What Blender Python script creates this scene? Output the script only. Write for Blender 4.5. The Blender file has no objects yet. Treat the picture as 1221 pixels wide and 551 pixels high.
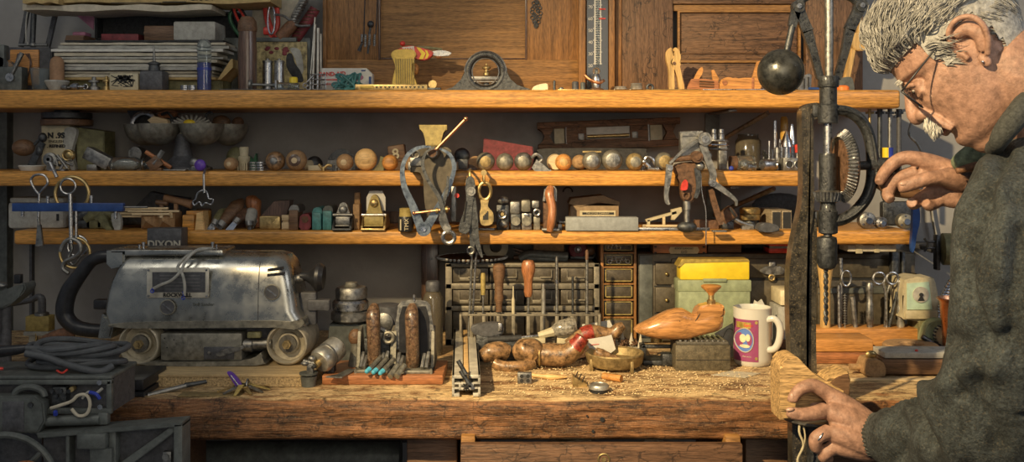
import bpy, bmesh, math, random
from mathutils import Vector, Matrix, noise
random.seed(7)
C = bpy.context.scene.collection
PI = math.pi
# The photograph's frame: focal length in pixels, horizon row, eye height
F = 1144.0; CX = 610.5; HY = 180.0; ZC = 1.37
TOPZ, MIDZ, LOWZ, BEN = 1.507, 1.325, 1.191, 0.92

def X(px, Y): return (px-CX)*Y/F
def Z(py, Y): return ZC-(py-HY)*Y/F
def P(px, py, Y): return Vector((X(px, Y), Y, Z(py, Y)))
def BP(z, Y): return HY+(ZC-z)*F/Y          # row at which a support of height z shows at depth Y

# ------------------------------------------------------------------ shapes: (verts, faces)
def _ext(bm):
    bm.verts.index_update()
    return [v.co.copy() for v in bm.verts], [tuple(v.index for v in f.verts) for f in bm.faces]
def join(*s):
    V = []; Fc = []
    for sh in s:
        if isinstance(sh, list): sh = join(*sh)
        k = len(V); V += sh[0]; Fc += [tuple(i+k for i in f) for f in sh[1]]
    return V, Fc
def xf(sh, M): return [M @ Vector(v) for v in sh[0]], sh[1]
def mov(sh, x=0, y=0, z=0): return xf(sh, Matrix.Translation((x, y, z)))
def rot(sh, deg, ax='Y', c=(0, 0, 0)):
    c = Vector(c)
    return xf(sh, Matrix.Translation(c) @ Matrix.Rotation(math.radians(deg), 4, ax) @ Matrix.Translation(-c))
def scl(sh, s, c=(0, 0, 0)):
    c = Vector(c)
    if not hasattr(s, '__len__'): s = (s, s, s)
    return xf(sh, Matrix.Translation(c) @ Matrix.Diagonal((*s, 1)) @ Matrix.Translation(-c))
def box(x0, x1, y0, y1, z0, z1, b=0, seg=2):
    bm = bmesh.new(); bmesh.ops.create_cube(bm, size=1)
    for v in bm.verts:
        v.co = Vector(((x0+x1)/2+v.co.x*abs(x1-x0), (y0+y1)/2+v.co.y*abs(y1-y0), (z0+z1)/2+v.co.z*abs(z1-z0)))
    b = min(b, abs(x1-x0)*.48, abs(y1-y0)*.48, abs(z1-z0)*.48)
    if b > 0: bmesh.ops.bevel(bm, geom=bm.edges[:], offset=b, segments=seg, affect='EDGES', profile=.5)
    r = _ext(bm); bm.free(); return r
def _frame(d):
    d = d.normalized(); a = Vector((0, 0, 1)) if abs(d.z) < .9 else Vector((1, 0, 0))
    u = d.cross(a).normalized(); return u, d.cross(u)
def cyl(p, q, r, r2=None, n=16):
    return tube([p, q], [r, r if r2 is None else r2], n)
def tube(pts, r, n=8, closed=False, flat=1.0):
    pts = [Vector(p) for p in pts]; m = len(pts)
    if not hasattr(r, '__len__'): r = [r]*m
    V = []; Fc = []; u = None
    for i, p in enumerate(pts):
        if closed: d = pts[(i+1) % m]-pts[i-1]
        else: d = pts[min(i+1, m-1)]-pts[max(i-1, 0)]
        if d.length < 1e-9: d = Vector((0, 0, 1))
        d.normalize()
        if u is None: u, w = _frame(d)
        else:
            u = u-d*u.dot(d)
            if u.length < 1e-6: u, w = _frame(d)
            u.normalize(); w = d.cross(u)
        for k in range(n):
            a = 2*PI*k/n; V.append(p+(u*math.cos(a)*flat+w*math.sin(a))*r[i])
    for i in range(m if closed else m-1):
        j = (i+1) % m
        for k in range(n): Fc.append((i*n+k, i*n+(k+1) % n, j*n+(k+1) % n, j*n+k))
    if not closed: Fc += [tuple(range(n))[::-1], tuple((m-1)*n+k for k in range(n))]
    return V, Fc
def strap(pts, w, t, side=(0, 1, 0)):
    """flat bar along pts: width w along side, thickness t"""
    pts = [Vector(p) for p in pts]; s = Vector(side).normalized(); V = []; Fc = []; m = len(pts)
    if not hasattr(w, '__len__'): w = [w]*m
    if not hasattr(t, '__len__'): t = [t]*m
    for i, p in enumerate(pts):
        d = (pts[min(i+1, m-1)]-pts[max(i-1, 0)]).normalized(); nrm = d.cross(s).normalized()
        for a, b in ((-1, -1), (1, -1), (1, 1), (-1, 1)): V.append(p+s*a*w[i]/2+nrm*b*t[i]/2)
    for i in range(m-1):
        for k in range(4): Fc.append((i*4+k, i*4+(k+1) % 4, i*4+4+(k+1) % 4, i*4+4+k))
    Fc += [(3, 2, 1, 0), tuple((m-1)*4+k for k in range(4))]
    return V, Fc
def lathe(prof, c=(0, 0, 0), ax='z', n=28, hollow=False):
    """prof: list of (radius, height along axis)"""
    V = []; Fc = []; c = Vector(c); m = len(prof)
    A = {'z': Vector((0, 0, 1)), 'x': Vector((1, 0, 0)), 'y': Vector((0, 1, 0))}[ax] if isinstance(ax, str) else Vector(ax).normalized()
    u, w = _frame(A)
    for r, h in prof:
        for k in range(n):
            a = 2*PI*k/n; V.append(c+A*h+(u*math.cos(a)+w*math.sin(a))*max(r, .001))
    for i in range(m-1):
        for k in range(n): Fc.append((i*n+k, i*n+(k+1) % n, i*n+n+(k+1) % n, i*n+n+k))
    if hollow:
        for k in range(n): Fc.append(((m-1)*n+k, (m-1)*n+(k+1) % n, (k+1) % n, k))
    else: Fc += [tuple(range(n)), tuple((m-1)*n+k for k in range(n))]
    return V, Fc
def ball(c, r, n=14):
    if not hasattr(r, '__len__'): r = (r, r, r)
    pr = [(math.sin(PI*i/n), -math.cos(PI*i/n)) for i in range(n+1)]
    return mov(scl(lathe(pr, n=max(n+6, 8)), r), *c)
def ring(c, R, r, ax='y', n=24, m=8, arc=(0, 360), sq=(1, 1)):
    full = abs(arc[1]-arc[0]) >= 360; pts = []
    k = n if full else n+1
    for i in range(k):
        a = math.radians(arc[0]+(arc[1]-arc[0])*i/n); x, z = R*math.cos(a)*sq[0], R*math.sin(a)*sq[1]
        pts.append({'y': (x, 0, z), 'z': (x, z, 0), 'x': (0, x, z)}[ax])
    return mov(tube(pts, r, m, closed=full), *c)
def prism(o, y0, y1, b=0, ax='y'):
    """outline (x,z) extruded in y; ax='z': outline (x,y) extruded in z; ax='x': outline (y,z) extruded in x"""
    def pt(a, h): return {'y': (a[0], h, a[1]), 'z': (a[0], a[1], h), 'x': (h, a[0], a[1])}[ax]
    bm = bmesh.new(); lo = [bm.verts.new(pt(p, y0)) for p in o]; hi = [bm.verts.new(pt(p, y1)) for p in o]; n = len(o)
    bm.faces.new(lo); bm.faces.new(hi[::-1])
    for i in range(n): bm.faces.new((lo[i], hi[i], hi[(i+1) % n], lo[(i+1) % n]))
    if b: 
        es = [e for e in bm.edges if (e.verts[0] in lo) == (e.verts[1] in lo)]
        bmesh.ops.bevel(bm, geom=es, offset=b, segments=2, affect='EDGES')
    r = _ext(bm); bm.free(); return r
def cr(pts, n=6, closed=False):
    pts = [Vector(p) if len(p) == 3 else Vector((p[0], p[1], 0)) for p in pts]; m = len(pts); out = []
    g = (lambda i: pts[i % m]) if closed else (lambda i: pts[max(0, min(m-1, i))])
    for i in range(m if closed else m-1):
        a, b, c_, d = g(i-1), g(i), g(i+1), g(i+2)
        for k in range(n):
            t = k/n
            out.append(.5*((2*b)+(c_-a)*t+(2*a-5*b+4*c_-d)*t*t+(3*b-a-3*c_+d)*t**3))
    if not closed: out.append(pts[-1])
    return out
def cr2(pts, n=6, closed=True): return [(v.x, v.y) for v in cr(pts, n, closed)]
def lerpl(vals, n):
    out = []
    m = len(vals)-1
    for i in range(n):
        t = i/(n-1)*m; k = min(int(t), m-1); out.append(vals[k]+(vals[k+1]-vals[k])*(t-k))
    return out
def ctube(pts, r, k=6, n=8, closed=False, flat=1.0):
    q = cr(pts, k, closed)
    if hasattr(r, '__len__'): r = lerpl(r, len(q))
    return tube(q, r, n, closed, flat)
def txt(s, size, c, depth=.4, rotz=0, ax='CENTER', bold=0):
    """raised lettering in the x-z plane facing the camera, in photo-pixel space (z grows downward)"""
    cu = bpy.data.curves.new('t', 'FONT'); cu.body = s; cu.size = size; cu.align_x = ax; cu.align_y = 'CENTER'
    cu.offset = bold; cu.resolution_u = 3
    o = bpy.data.objects.new('t', cu); C.objects.link(o); bpy.context.view_layer.update()
    me = bpy.data.meshes.new_from_object(o.evaluated_get(bpy.context.evaluated_depsgraph_get()))
    bm = bmesh.new(); bm.from_mesh(me); bmesh.ops.remove_doubles(bm, verts=bm.verts, dist=size*1e-4)
    g = bmesh.ops.extrude_face_region(bm, geom=bm.faces[:])
    for v in [e for e in g['geom'] if isinstance(e, bmesh.types.BMVert)]: v.co.z += depth
    V, Fc = _ext(bm); bm.free()
    bpy.data.objects.remove(o); bpy.data.curves.remove(cu); bpy.data.meshes.remove(me)
    V = [Vector((v.x, -v.z, -v.y)) for v in V]
    sh = (V, Fc)
    if rotz: sh = rot(sh, rotz, 'Y')
    return mov(sh, *c)

# ------------------------------------------------------------------ objects
def mesh_obj(name, mat, V, Fc, loc=(0, 0, 0), parent=None, sharp=38, wobble=0, flip=True):
    me = bpy.data.meshes.new(name); bm = bmesh.new()
    vs = [bm.verts.new(v) for v in V]
    for f in Fc:
        try: bm.faces.new([vs[i] for i in f])
        except ValueError: pass
    bmesh.ops.recalc_face_normals(bm, faces=bm.faces)
    bm.to_mesh(me); bm.free()
    me.materials.append(mat)
    me.shade_smooth(); me.set_sharp_from_angle(angle=math.radians(sharp))
    o = bpy.data.objects.new(name, me); C.objects.link(o); o.location = loc
    if parent: o.parent = parent
    return o
def tag(o, label=None, cat=None, group=None, kind=None):
    if label: o['label'] = label
    if cat: o['category'] = cat
    if group: o['group'] = group
    if kind: o['kind'] = kind
    return o
class T:
    """a thing: an Empty at its base; its parts are authored in photo pixels at depth Y (x right, y away, z = row)"""
    def __init__(s, name, label, cat, px, Y, zs, group=None, rz=0, rx=0, ry=0):
        s.u = Y/F; s.px = px; s.Y = Y; s.bp = BP(zs, Y)
        s.e = bpy.data.objects.new(name, None); C.objects.link(s.e); s.e.empty_display_size = .02
        s.e.location = (X(px, Y), Y, zs); s.e.rotation_euler = (math.radians(rx), math.radians(ry), math.radians(rz))
        tag(s.e, label, cat, group)
    def cv(s, sh):
        return [Vector(((v[0]-s.px)*s.u, v[1]*s.u, (s.bp-v[2])*s.u)) for v in sh[0]], sh[1]
    def p(s, name, mat, *sh, parent=None, label=None, sharp=38):
        V, Fc = s.cv(join(*sh)); o = mesh_obj(name, M(mat), V, Fc, parent=parent or s.e, sharp=sharp)
        if label: o['label'] = label
        return o
def one(name, label, cat, mat, px, Y, zs, *sh, group=None, rz=0, rx=0, ry=0, sharp=38, kind=None):
    u = Y/F; bp = BP(zs, Y); V, Fc = join(*sh)
    V = [Vector(((v[0]-px)*u, v[1]*u, (bp-v[2])*u)) for v in V]
    o = mesh_obj(name, M(mat), V, Fc, loc=(X(px, Y), Y, zs), sharp=sharp)
    o.rotation_euler = (math.radians(rx), math.radians(ry), math.radians(rz))
    return tag(o, label, cat, group, kind)
def struct(name, mat, x0, x1, y0, y1, z0, z1, b=0):
    c = ((x0+x1)/2, (y0+y1)/2, (z0+z1)/2); V, Fc = box(x0-c[0], x1-c[0], y0-c[1], y1-c[1], z0-c[2], z1-c[2], b)
    o = mesh_obj(name, M(mat), V, Fc, loc=c); o['kind'] = 'structure'; return o

# ------------------------------------------------------------------ materials
MD = {}; _mc = {}
def d(name, col, rough=.6, metal=0, kind='noise', var=.35, sc=60, bump=.25, ax='x', col2=None, tr=0, ior=1.45, em=0, coat=0, speck=0, stain=0):
    MD[name] = dict(col=col, rough=rough, metal=metal, kind=kind, var=var, sc=sc, bump=bump, ax=ax, col2=col2, tr=tr, ior=ior, em=em, coat=coat, speck=speck, stain=stain)
def M(name):
    if name in _mc: return _mc[name]
    p = MD[name]; m = bpy.data.materials.new(name); m.use_nodes = True; nt = m.node_tree; N = nt.nodes; L = nt.links
    b = N['Principled BSDF']; b.inputs['Metallic'].default_value = p['metal']; b.inputs['Roughness'].default_value = p['rough']
    b.inputs['Transmission Weight'].default_value = p['tr']; b.inputs['IOR'].default_value = p['ior']
    b.inputs['Coat Weight'].default_value = p['coat']; b.inputs['Coat Roughness'].default_value = .2
    tc = N.new('ShaderNodeTexCoord'); mp = N.new('ShaderNodeMapping'); L.new(tc.outputs['Object'], mp.inputs['Vector'])
    col = p['col']; v = p['var']
    c2 = p['col2'] or tuple(min(1, c*(1+v)+.01*v) for c in col); c1 = tuple(c*(1-v) for c in col)
    no = N.new('ShaderNodeTexNoise'); no.inputs['Scale'].default_value = p['sc']; no.inputs['Detail'].default_value = 7; no.inputs['Roughness'].default_value = .68
    L.new(mp.outputs['Vector'], no.inputs['Vector']); fac = no.outputs['Fac']; lo, hi = .32, .68
    if p['kind'] == 'wood':
        s = {'x': (.045, 1, 1), 'y': (1, .045, 1), 'z': (1, 1, .045)}[p['ax']]
        mp.inputs['Scale'].default_value = s; no.inputs['Distortion'].default_value = .6
        n2 = N.new('ShaderNodeTexNoise'); n2.inputs['Scale'].default_value = p['sc']*3.7; n2.inputs['Detail'].default_value = 4
        mp2 = N.new('ShaderNodeMapping'); mp2.inputs['Scale'].default_value = tuple(q if q == 1 else .12 for q in s)
        L.new(tc.outputs['Object'], mp2.inputs['Vector']); L.new(mp2.outputs['Vector'], n2.inputs['Vector'])
        mx = N.new('ShaderNodeMix'); mx.inputs['Factor'].default_value = .4; L.new(fac, mx.inputs[2]); L.new(n2.outputs['Fac'], mx.inputs[3]); fac = mx.outputs[0]; lo, hi = .38, .62
    rp = N.new('ShaderNodeValToRGB'); rp.color_ramp.elements[0].position = lo; rp.color_ramp.elements[1].position = hi
    rp.color_ramp.elements[0].color = (*c1, 1); rp.color_ramp.elements[1].color = (*c2, 1); L.new(fac, rp.inputs['Fac'])
    out = rp.outputs['Color']; hgt = fac
    if p['stain']:
        n3 = N.new('ShaderNodeTexNoise'); n3.inputs['Scale'].default_value = p['sc']*.13; n3.inputs['Detail'].default_value = 6; n3.inputs['Roughness'].default_value = .7
        L.new(tc.outputs['Object'], n3.inputs['Vector'])
        r3 = N.new('ShaderNodeValToRGB'); r3.color_ramp.elements[0].position = .4; r3.color_ramp.elements[1].position = .6
        k = 1-p['stain']; r3.color_ramp.elements[0].color = (k, k, k, 1); r3.color_ramp.elements[1].color = (1, 1, 1, 1); L.new(n3.outputs['Fac'], r3.inputs['Fac'])
        m3 = N.new('ShaderNodeMix'); m3.data_type = 'RGBA'; m3.blend_type = 'MULTIPLY'; m3.inputs['Factor'].default_value = 1
        L.new(out, m3.inputs[6]); L.new(r3.outputs['Color'], m3.inputs[7]); out = m3.outputs[2]
    if p['speck']:
        n4 = N.new('ShaderNodeTexNoise'); n4.inputs['Scale'].default_value = 330; n4.inputs['Detail'].default_value = 3
        L.new(tc.outputs['Object'], n4.inputs['Vector'])
        r4 = N.new('ShaderNodeValToRGB'); r4.color_ramp.elements[0].position = .56; r4.color_ramp.elements[1].position = .66
        r4.color_ramp.elements[0].color = (0, 0, 0, 1); L.new(n4.outputs['Fac'], r4.inputs['Fac'])
        mt = N.new('ShaderNodeMath'); mt.operation = 'MULTIPLY'; mt.inputs[1].default_value = p['speck']; L.new(r4.outputs['Color'], mt.inputs[0])
        m4 = N.new('ShaderNodeMix'); m4.data_type = 'RGBA'; L.new(mt.outputs[0], m4.inputs['Factor']); L.new(out, m4.inputs[6]); m4.inputs[7].default_value = (.62, .47, .26, 1); out = m4.outputs[2]
    if name == 'bench':                       # sawdust that has settled on the upward face
        ge = N.new('ShaderNodeNewGeometry'); sx = N.new('ShaderNodeSeparateXYZ'); L.new(ge.outputs['Normal'], sx.inputs[0])
        n5 = N.new('ShaderNodeTexNoise'); n5.inputs['Scale'].default_value = 34; n5.inputs['Detail'].default_value = 11; n5.inputs['Roughness'].default_value = .88
        m5 = N.new('ShaderNodeMapping'); m5.inputs['Scale'].default_value = (.35, 1, 1); L.new(tc.outputs['Object'], m5.inputs['Vector']); L.new(m5.outputs['Vector'], n5.inputs['Vector'])
        r5 = N.new('ShaderNodeValToRGB'); r5.color_ramp.elements[0].position = .43; r5.color_ramp.elements[1].position = .55; r5.color_ramp.elements[0].color = (.02, .02, .02, 1); L.new(n5.outputs['Fac'], r5.inputs['Fac'])
        rz = N.new('ShaderNodeMapRange'); rz.inputs[1].default_value = .8; rz.inputs[2].default_value = .98; L.new(sx.outputs[2], rz.inputs[0])
        mm = N.new('ShaderNodeMath'); mm.operation = 'MULTIPLY'; L.new(r5.outputs['Color'], mm.inputs[0]); L.new(rz.outputs[0], mm.inputs[1])
        m6 = N.new('ShaderNodeMix'); m6.data_type = 'RGBA'; L.new(mm.outputs[0], m6.inputs['Factor']); L.new(out, m6.inputs[6]); m6.inputs[7].default_value = (.72, .52, .27, 1); out = m6.outputs[2]
    if name in ('bench', 'drawerwood', 'darkoak', 'darkoakx'):      # open checks along the grain
        vo = N.new('ShaderNodeTexVoronoi'); vo.feature = 'DISTANCE_TO_EDGE'; vo.inputs['Scale'].default_value = 70
        m7 = N.new('ShaderNodeMapping'); m7.inputs['Scale'].default_value = (1, 1, .3) if name == 'darkoak' else (.3, 1, 1)
        n7 = N.new('ShaderNodeTexNoise'); n7.inputs['Scale'].default_value = 25; n7.inputs['Detail'].default_value = 4; L.new(tc.outputs['Object'], n7.inputs['Vector'])
        a7 = N.new('ShaderNodeMix'); a7.data_type = 'RGBA'; a7.blend_type = 'LINEAR_LIGHT'; a7.inputs['Factor'].default_value = .03; L.new(tc.outputs['Object'], a7.inputs[6]); L.new(n7.outputs['Color'], a7.inputs[7])
        L.new(a7.outputs[2], m7.inputs['Vector']); L.new(m7.outputs['Vector'], vo.inputs['Vector'])
        r7 = N.new('ShaderNodeMapRange'); r7.inputs[1].default_value = .0; r7.inputs[2].default_value = .09; r7.inputs[3].default_value = .25; r7.inputs[4].default_value = 1; L.new(vo.outputs['Distance'], r7.inputs[0])
        k7 = N.new('ShaderNodeMapRange'); k7.inputs[1].default_value = .48; k7.inputs[2].default_value = .58; L.new(n7.outputs['Fac'], k7.inputs[0])
        m8 = N.new('ShaderNodeMix'); m8.data_type = 'RGBA'; m8.blend_type = 'MULTIPLY'; L.new(k7.outputs[0], m8.inputs['Factor']); L.new(out, m8.inputs[6]); L.new(r7.outputs[0], m8.inputs[7]); out = m8.outputs[2]
    L.new(out, b.inputs['Base Color'])
    if p['em']:
        b.inputs['Emission Color'].default_value = (*col, 1); b.inputs['Emission Strength'].default_value = p['em']
    if p['metal'] > .3:
        mr = N.new('ShaderNodeMapRange'); mr.inputs[1].default_value = .3; mr.inputs[2].default_value = .7
        mr.inputs[3].default_value = max(.08, p['rough']-.15); mr.inputs[4].default_value = min(1, p['rough']+.2); L.new(no.outputs['Fac'], mr.inputs[0]); L.new(mr.outputs[0], b.inputs['Roughness'])
    if p['bump']:
        bp = N.new('ShaderNodeBump'); bp.inputs['Strength'].default_value = p['bump']; bp.inputs['Distance'].default_value = .004
        L.new(hgt, bp.inputs['Height']); L.new(bp.outputs['Normal'], b.inputs['Normal'])
    _mc[name] = m; return m

d('wall', (.31, .30, .285), .85, var=.12, sc=9, bump=.1, stain=.25)
d('floor', (.10, .09, .08), .8, sc=12)
d('pine', (.52, .245, .05), .42, kind='wood', var=.5, sc=120, bump=.35, coat=.15)
d('bench', (.205, .088, .031), .55, kind='wood', var=.8, sc=120, bump=1, speck=.12, stain=.5)
d('oak', (.25, .115, .033), .5, kind='wood', var=.5, sc=140, bump=.5, ax='z')
d('oakx', (.28, .138, .04), .5, kind='wood', var=.5, sc=140, bump=.5)
d('darkoak', (.145, .075, .036), .55, kind='wood', var=.55, sc=140, bump=.7, ax='z')
d('darkoakx', (.145, .075, .036), .55, kind='wood', var=.6, sc=120, bump=.8)
d('lightwood', (.52, .33, .12), .5, kind='wood', var=.3, sc=120, bump=.25, ax='z')
d('lightwoodx', (.62, .40, .17), .5, kind='wood', var=.3, sc=120, bump=.3)
d('palewood', (.60, .46, .27), .55, kind='wood', var=.25, sc=120, bump=.25)
d('redwood', (.33, .13, .05), .45, kind='wood', var=.5, sc=130, bump=.3)
d('redwoodz', (.33, .13, .05), .35, kind='wood', var=.5, sc=130, bump=.3, ax='z', coat=.3)
d('orangewood', (.48, .22, .06), .45, kind='wood', var=.4, sc=120, bump=.4)
d('drawerwood', (.12, .06, .03), .6, kind='wood', var=.6, sc=120, bump=.6)
d('wornred', (.24, .03, .015), .35, var=.9, sc=110, bump=.3, coat=.3)
d('lastwood', (.46, .22, .075), .28, kind='wood', var=.45, sc=100, bump=.1, coat=.5)
d('brownwood', (.14, .075, .038), .5, kind='wood', var=.45, sc=130, bump=.3)
d('walnut', (.10, .055, .035), .3, kind='wood', var=.6, sc=140, bump=.2, ax='z', coat=.4)
d('chip', (.42, .30, .15), .8, var=.7, sc=260, bump=.8)
d('iron', (.075, .078, .08), .42, .75, var=.5, sc=120, bump=.35)
d('castiron', (.03, .032, .034), .36, .35, var=.7, sc=140, bump=.55, coat=.25)
d('steel', (.38, .38, .38), .3, .95, var=.3, sc=110, bump=.12)
d('dullsteel', (.24, .235, .22), .42, .85, var=.45, sc=90, bump=.25)
d('alu', (.52, .50, .44), .36, .7, var=.3, sc=45, bump=.12, stain=.35)
d('cast', (.26, .245, .20), .48, .6, var=.35, sc=90, bump=.3, stain=.3)
d('chrome', (.75, .75, .76), .13, 1, var=.08, sc=60, bump=.03)
d('brass', (.44, .32, .14), .38, .85, var=.35, sc=90, bump=.15)
d('rust', (.14, .075, .042), .7, .35, var=.6, sc=110, bump=.5)
d('goldpaint', (.46, .33, .08), .4, .4, var=.3, sc=100, bump=.2)
d('black', (.018, .018, .02), .38, var=.4, sc=80, bump=.1)
d('blackmatte', (.025, .025, .026), .7, var=.5, sc=120, bump=.2)
d('graphite', (.07, .07, .075), .5, var=.4, sc=90, bump=.2)
d('machgrey', (.125, .135, .125), .5, .2, var=.3, sc=60, bump=.15, stain=.35)
d('white', (.58, .56, .50), .5, var=.12, sc=60, bump=.08)
d('porcelain', (.62, .60, .54), .12, var=.04, sc=30, bump=0, coat=.6)
d('paper', (.48, .43, .33), .85, var=.2, sc=50, bump=.15)
d('greypaper', (.36, .35, .31), .85, var=.25, sc=70, bump=.2)
d('kraft', (.42, .30, .13), .85, var=.25, sc=60, bump=.15)
d('card', (.26, .18, .105), .8, var=.25, sc=60, bump=.15)
d('blue', (.022, .06, .20), .35, var=.25, sc=50, bump=.1)
d('bluepl', (.03, .05, .32), .25, var=.15, sc=50, bump=.05)
d('purple', (.12, .05, .35), .3, var=.25, sc=50)
d('skyblue', (.08, .40, .55), .5, var=.2, sc=60)
d('red', (.55, .045, .03), .35, var=.3, sc=70, bump=.1)
d('darkred', (.16, .025, .03), .6, var=.4, sc=90, bump=.2)
d('pink', (.30, .12, .18), .6, var=.2, sc=50)
d('orange', (.80, .20, .04), .4, var=.2, sc=50)
d('yellow', (.78, .56, .03), .35, var=.12, sc=40, bump=.05)
d('mustard', (.33, .25, .08), .5, var=.35, sc=90, bump=.15)
d('teal', (.05, .17, .17), .45, var=.4, sc=80, bump=.2)
d('green', (.03, .11, .05), .35, var=.3, sc=60)
d('boxgreen', (.30, .34, .20), .5, var=.22, sc=60, bump=.12, stain=.2)
d('mint', (.42, .55, .42), .45, var=.15, sc=50, bump=.08)
d('cream', (.46, .40, .26), .5, var=.2, sc=60, bump=.12)
d('ivory', (.72, .62, .40), .35, var=.2, sc=60, bump=.08)
d('olive', (.16, .15, .07), .6, var=.4, sc=70, bump=.25)
d('steelgreen', (.115, .095, .065), .5, .3, var=.3, sc=70, bump=.2, stain=.35)
d('drawer', (.085, .07, .05), .42, .3, var=.4, sc=70, bump=.2)
d('drawerframe', (.20, .175, .13), .5, .4, var=.3, sc=90, bump=.25)
d('magenta', (.30, .07, .17), .3, var=.12, sc=40, bump=0)
d('mugblue', (.12, .22, .55), .3, var=.1, sc=40, bump=0)
d('terracotta', (.30, .17, .09), .7, var=.25, sc=60, bump=.15)
d('glass', (.75, .8, .78), .08, var=.03, sc=20, bump=0, tr=.95)
d('amber', (.45, .16, .03), .1, var=.1, sc=20, bump=0, tr=.7)
d('cork', (.33, .20, .095), .75, var=.3, sc=150, bump=.3)
d('bottleglass', (.20, .17, .12), .12, var=.2, sc=30, bump=0, tr=.6)
d('rubber', (.07, .075, .08), .6, var=.25, sc=80, bump=.1)
d('mottled', (.22, .125, .055), .3, var=.95, sc=90, bump=.3, coat=.4)
d('skin', (.32, .18, .125), .45, var=.38, sc=85, bump=.5)
d('dust', (.58, .42, .22), .9, var=.3, sc=90, bump=.2)
d('fleece', (.043, .051, .052), .95, var=.6, sc=230, bump=.8, stain=.55, speck=.05)
d('rib', (.05, .052, .047), .95, var=.45, sc=200, bump=.6)
d('hair', (.30, .29, .265), .45, var=.5, sc=130, bump=.4)
d('greencloth', (.20, .25, .16), .8, var=.6, sc=60, bump=.3)
d('leather', (.17, .08, .04), .55, var=.5, sc=140, bump=.5)
d('labelyellow', (.50, .43, .28), .7, var=.2, sc=60, bump=.05)
d('ink', (.02, .02, .02), .6, var=.2, sc=60, bump=0)
d('inkred', (.6, .05, .04), .6, var=.2, sc=60, bump=0)
d('gauge', (.008, .008, .008), .15, var=.2, sc=60, bump=0, coat=.6)
d('copper', (.62, .30, .16), .3, .95, var=.3, sc=90, bump=.1)
d('artpaint', (.34, .27, .12), .5, var=.9, sc=70, bump=.05)
d('bluesteel', (.14, .17, .21), .35, .85, var=.35, sc=70, bump=.15)
d('amberwood', (.45, .26, .05), .25, var=.2, sc=60, bump=.1, coat=.5)
d('alustone', (.26, .27, .26), .6, var=.2, sc=70, bump=.1)
d('palegrain', (.30, .24, .16), .6, kind='wood', var=.4, sc=120, bump=.3, ax='y')
d('sanderalu', (.46, .45, .40), .27, .9, var=.16, sc=22, bump=.05, stain=.2)
d('oldbrass', (.30, .22, .10), .5, .5, var=.5, sc=90, bump=.3)
d('dustycast', (.42, .37, .27), .6, .15, var=.3, sc=60, bump=.2)
d('castiron2', (.12, .11, .09), .6, .3, var=.5, sc=90, bump=.3)
d('castiron3', (.12, .10, .065), .55, .3, var=.45, sc=110, bump=.2, speck=.15)
d('flecked', (.22, .20, .16), .15, var=.9, sc=140, bump=.1, coat=.7)
d('shaving', (.66, .50, .28), .8, var=.5, sc=200, bump=0)
d('castcol', (.05, .043, .032), .32, .3, var=.9, sc=50, bump=.25, coat=.6, speck=.2)
d('brightalu', (.62, .58, .48), .4, .4, var=.2, sc=60, bump=.1, stain=.2)
d('dustwood', (.42, .30, .15), .8, kind='wood', var=.35, sc=120, bump=.2, speck=.3)
d('mottledark', (.10, .055, .03), .28, var=.95, sc=120, bump=.3, coat=.5, speck=.25)
d('ballmetal', (.10, .10, .09), .3, .7, var=.6, sc=45, bump=.12, stain=.4)
d('ironplate', (.12, .11, .10), .4, .6, var=.4, sc=60, bump=.15)
d('grainwood', (.44, .28, .12), .55, kind='wood', var=.75, sc=170, bump=.5)
d('nail', (.45, .28, .21), .3, var=.1, sc=60, bump=0, coat=.3)
d('lip', (.45, .17, .13), .45, var=.2, sc=90, bump=.1)
d('eyewhite', (.55, .48, .42), .25, var=.1, sc=60, bump=0)
d('whitehair', (.50, .48, .43), .5, var=.2, sc=130, bump=0)
d('lensglass', (.9, .92, .9), .03, var=.02, sc=20, bump=0, tr=.98)
# ================================================================== the setting
WALL = 2.42
w = struct('wall_back', 'wall', -2.2, 2.2, WALL, WALL+.1, 0, 2.7)
struct('floor', 'floor', -2.2, 2.2, -.6, WALL, -.05, 0)
SF = 2.15                                                # front edge of the shelves
def shelf(label, x0, x1, z0, z1):
    Y = SF; y0 = BP(z1, Y); y1 = BP(z0, Y)
    o = one('shelf_board', label, 'shelf', 'pine', (x0+x1)/2, Y, z0, box(x0, x1, 0, (WALL-SF)/(Y/F)-.5, y0, y1, 3.2, 3))
    return o
shelf('long pine top shelf with tools in front of panelled doors', -160, 1074, 1.466, TOPZ)
shelf('pine middle shelf with a row of round wooden knobs', -160, 958, 1.291, MIDZ)
shelf('pine lower shelf above the belt sander and the drawers', 16, 1091, 1.160, LOWZ)
struct('trim_1', 'machgrey', X(1, 2.405), X(12, 2.405), 2.39, 2.42, .9, 1.466)        # grey conduit strip down the wall at the left
struct('trim_2', 'graphite', X(36, 2.41), X(39, 2.41), 2.405, 2.42, .95, 1.16)
# angle brackets under the shelves
def bracket(label, px, zt, dx=-34):
    Y = 2.3; b = BP(zt, Y)
    t = T('shelf_bracket', label, 'bracket', px, Y, zt-.09)
    t.p('arm', 'dullsteel', strap([(px, -60, b+2), (px, 50, b+2)], 9, 2, (1, 0, 0)))
    t.p('brace', 'dullsteel', tube([(px+dx, -40, b+4), (px, 48, b+40)], 3))
    t.p('wall_plate', 'machgrey', box(px-9, px+9, 50, 53, b+1, b+46, 1))
    return t
bracket('grey metal bracket under the top shelf near the drill bits', 860, 1.466, 45)
bracket('grey metal bracket under the middle shelf behind the puller', 862, 1.291, 50)

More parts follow.
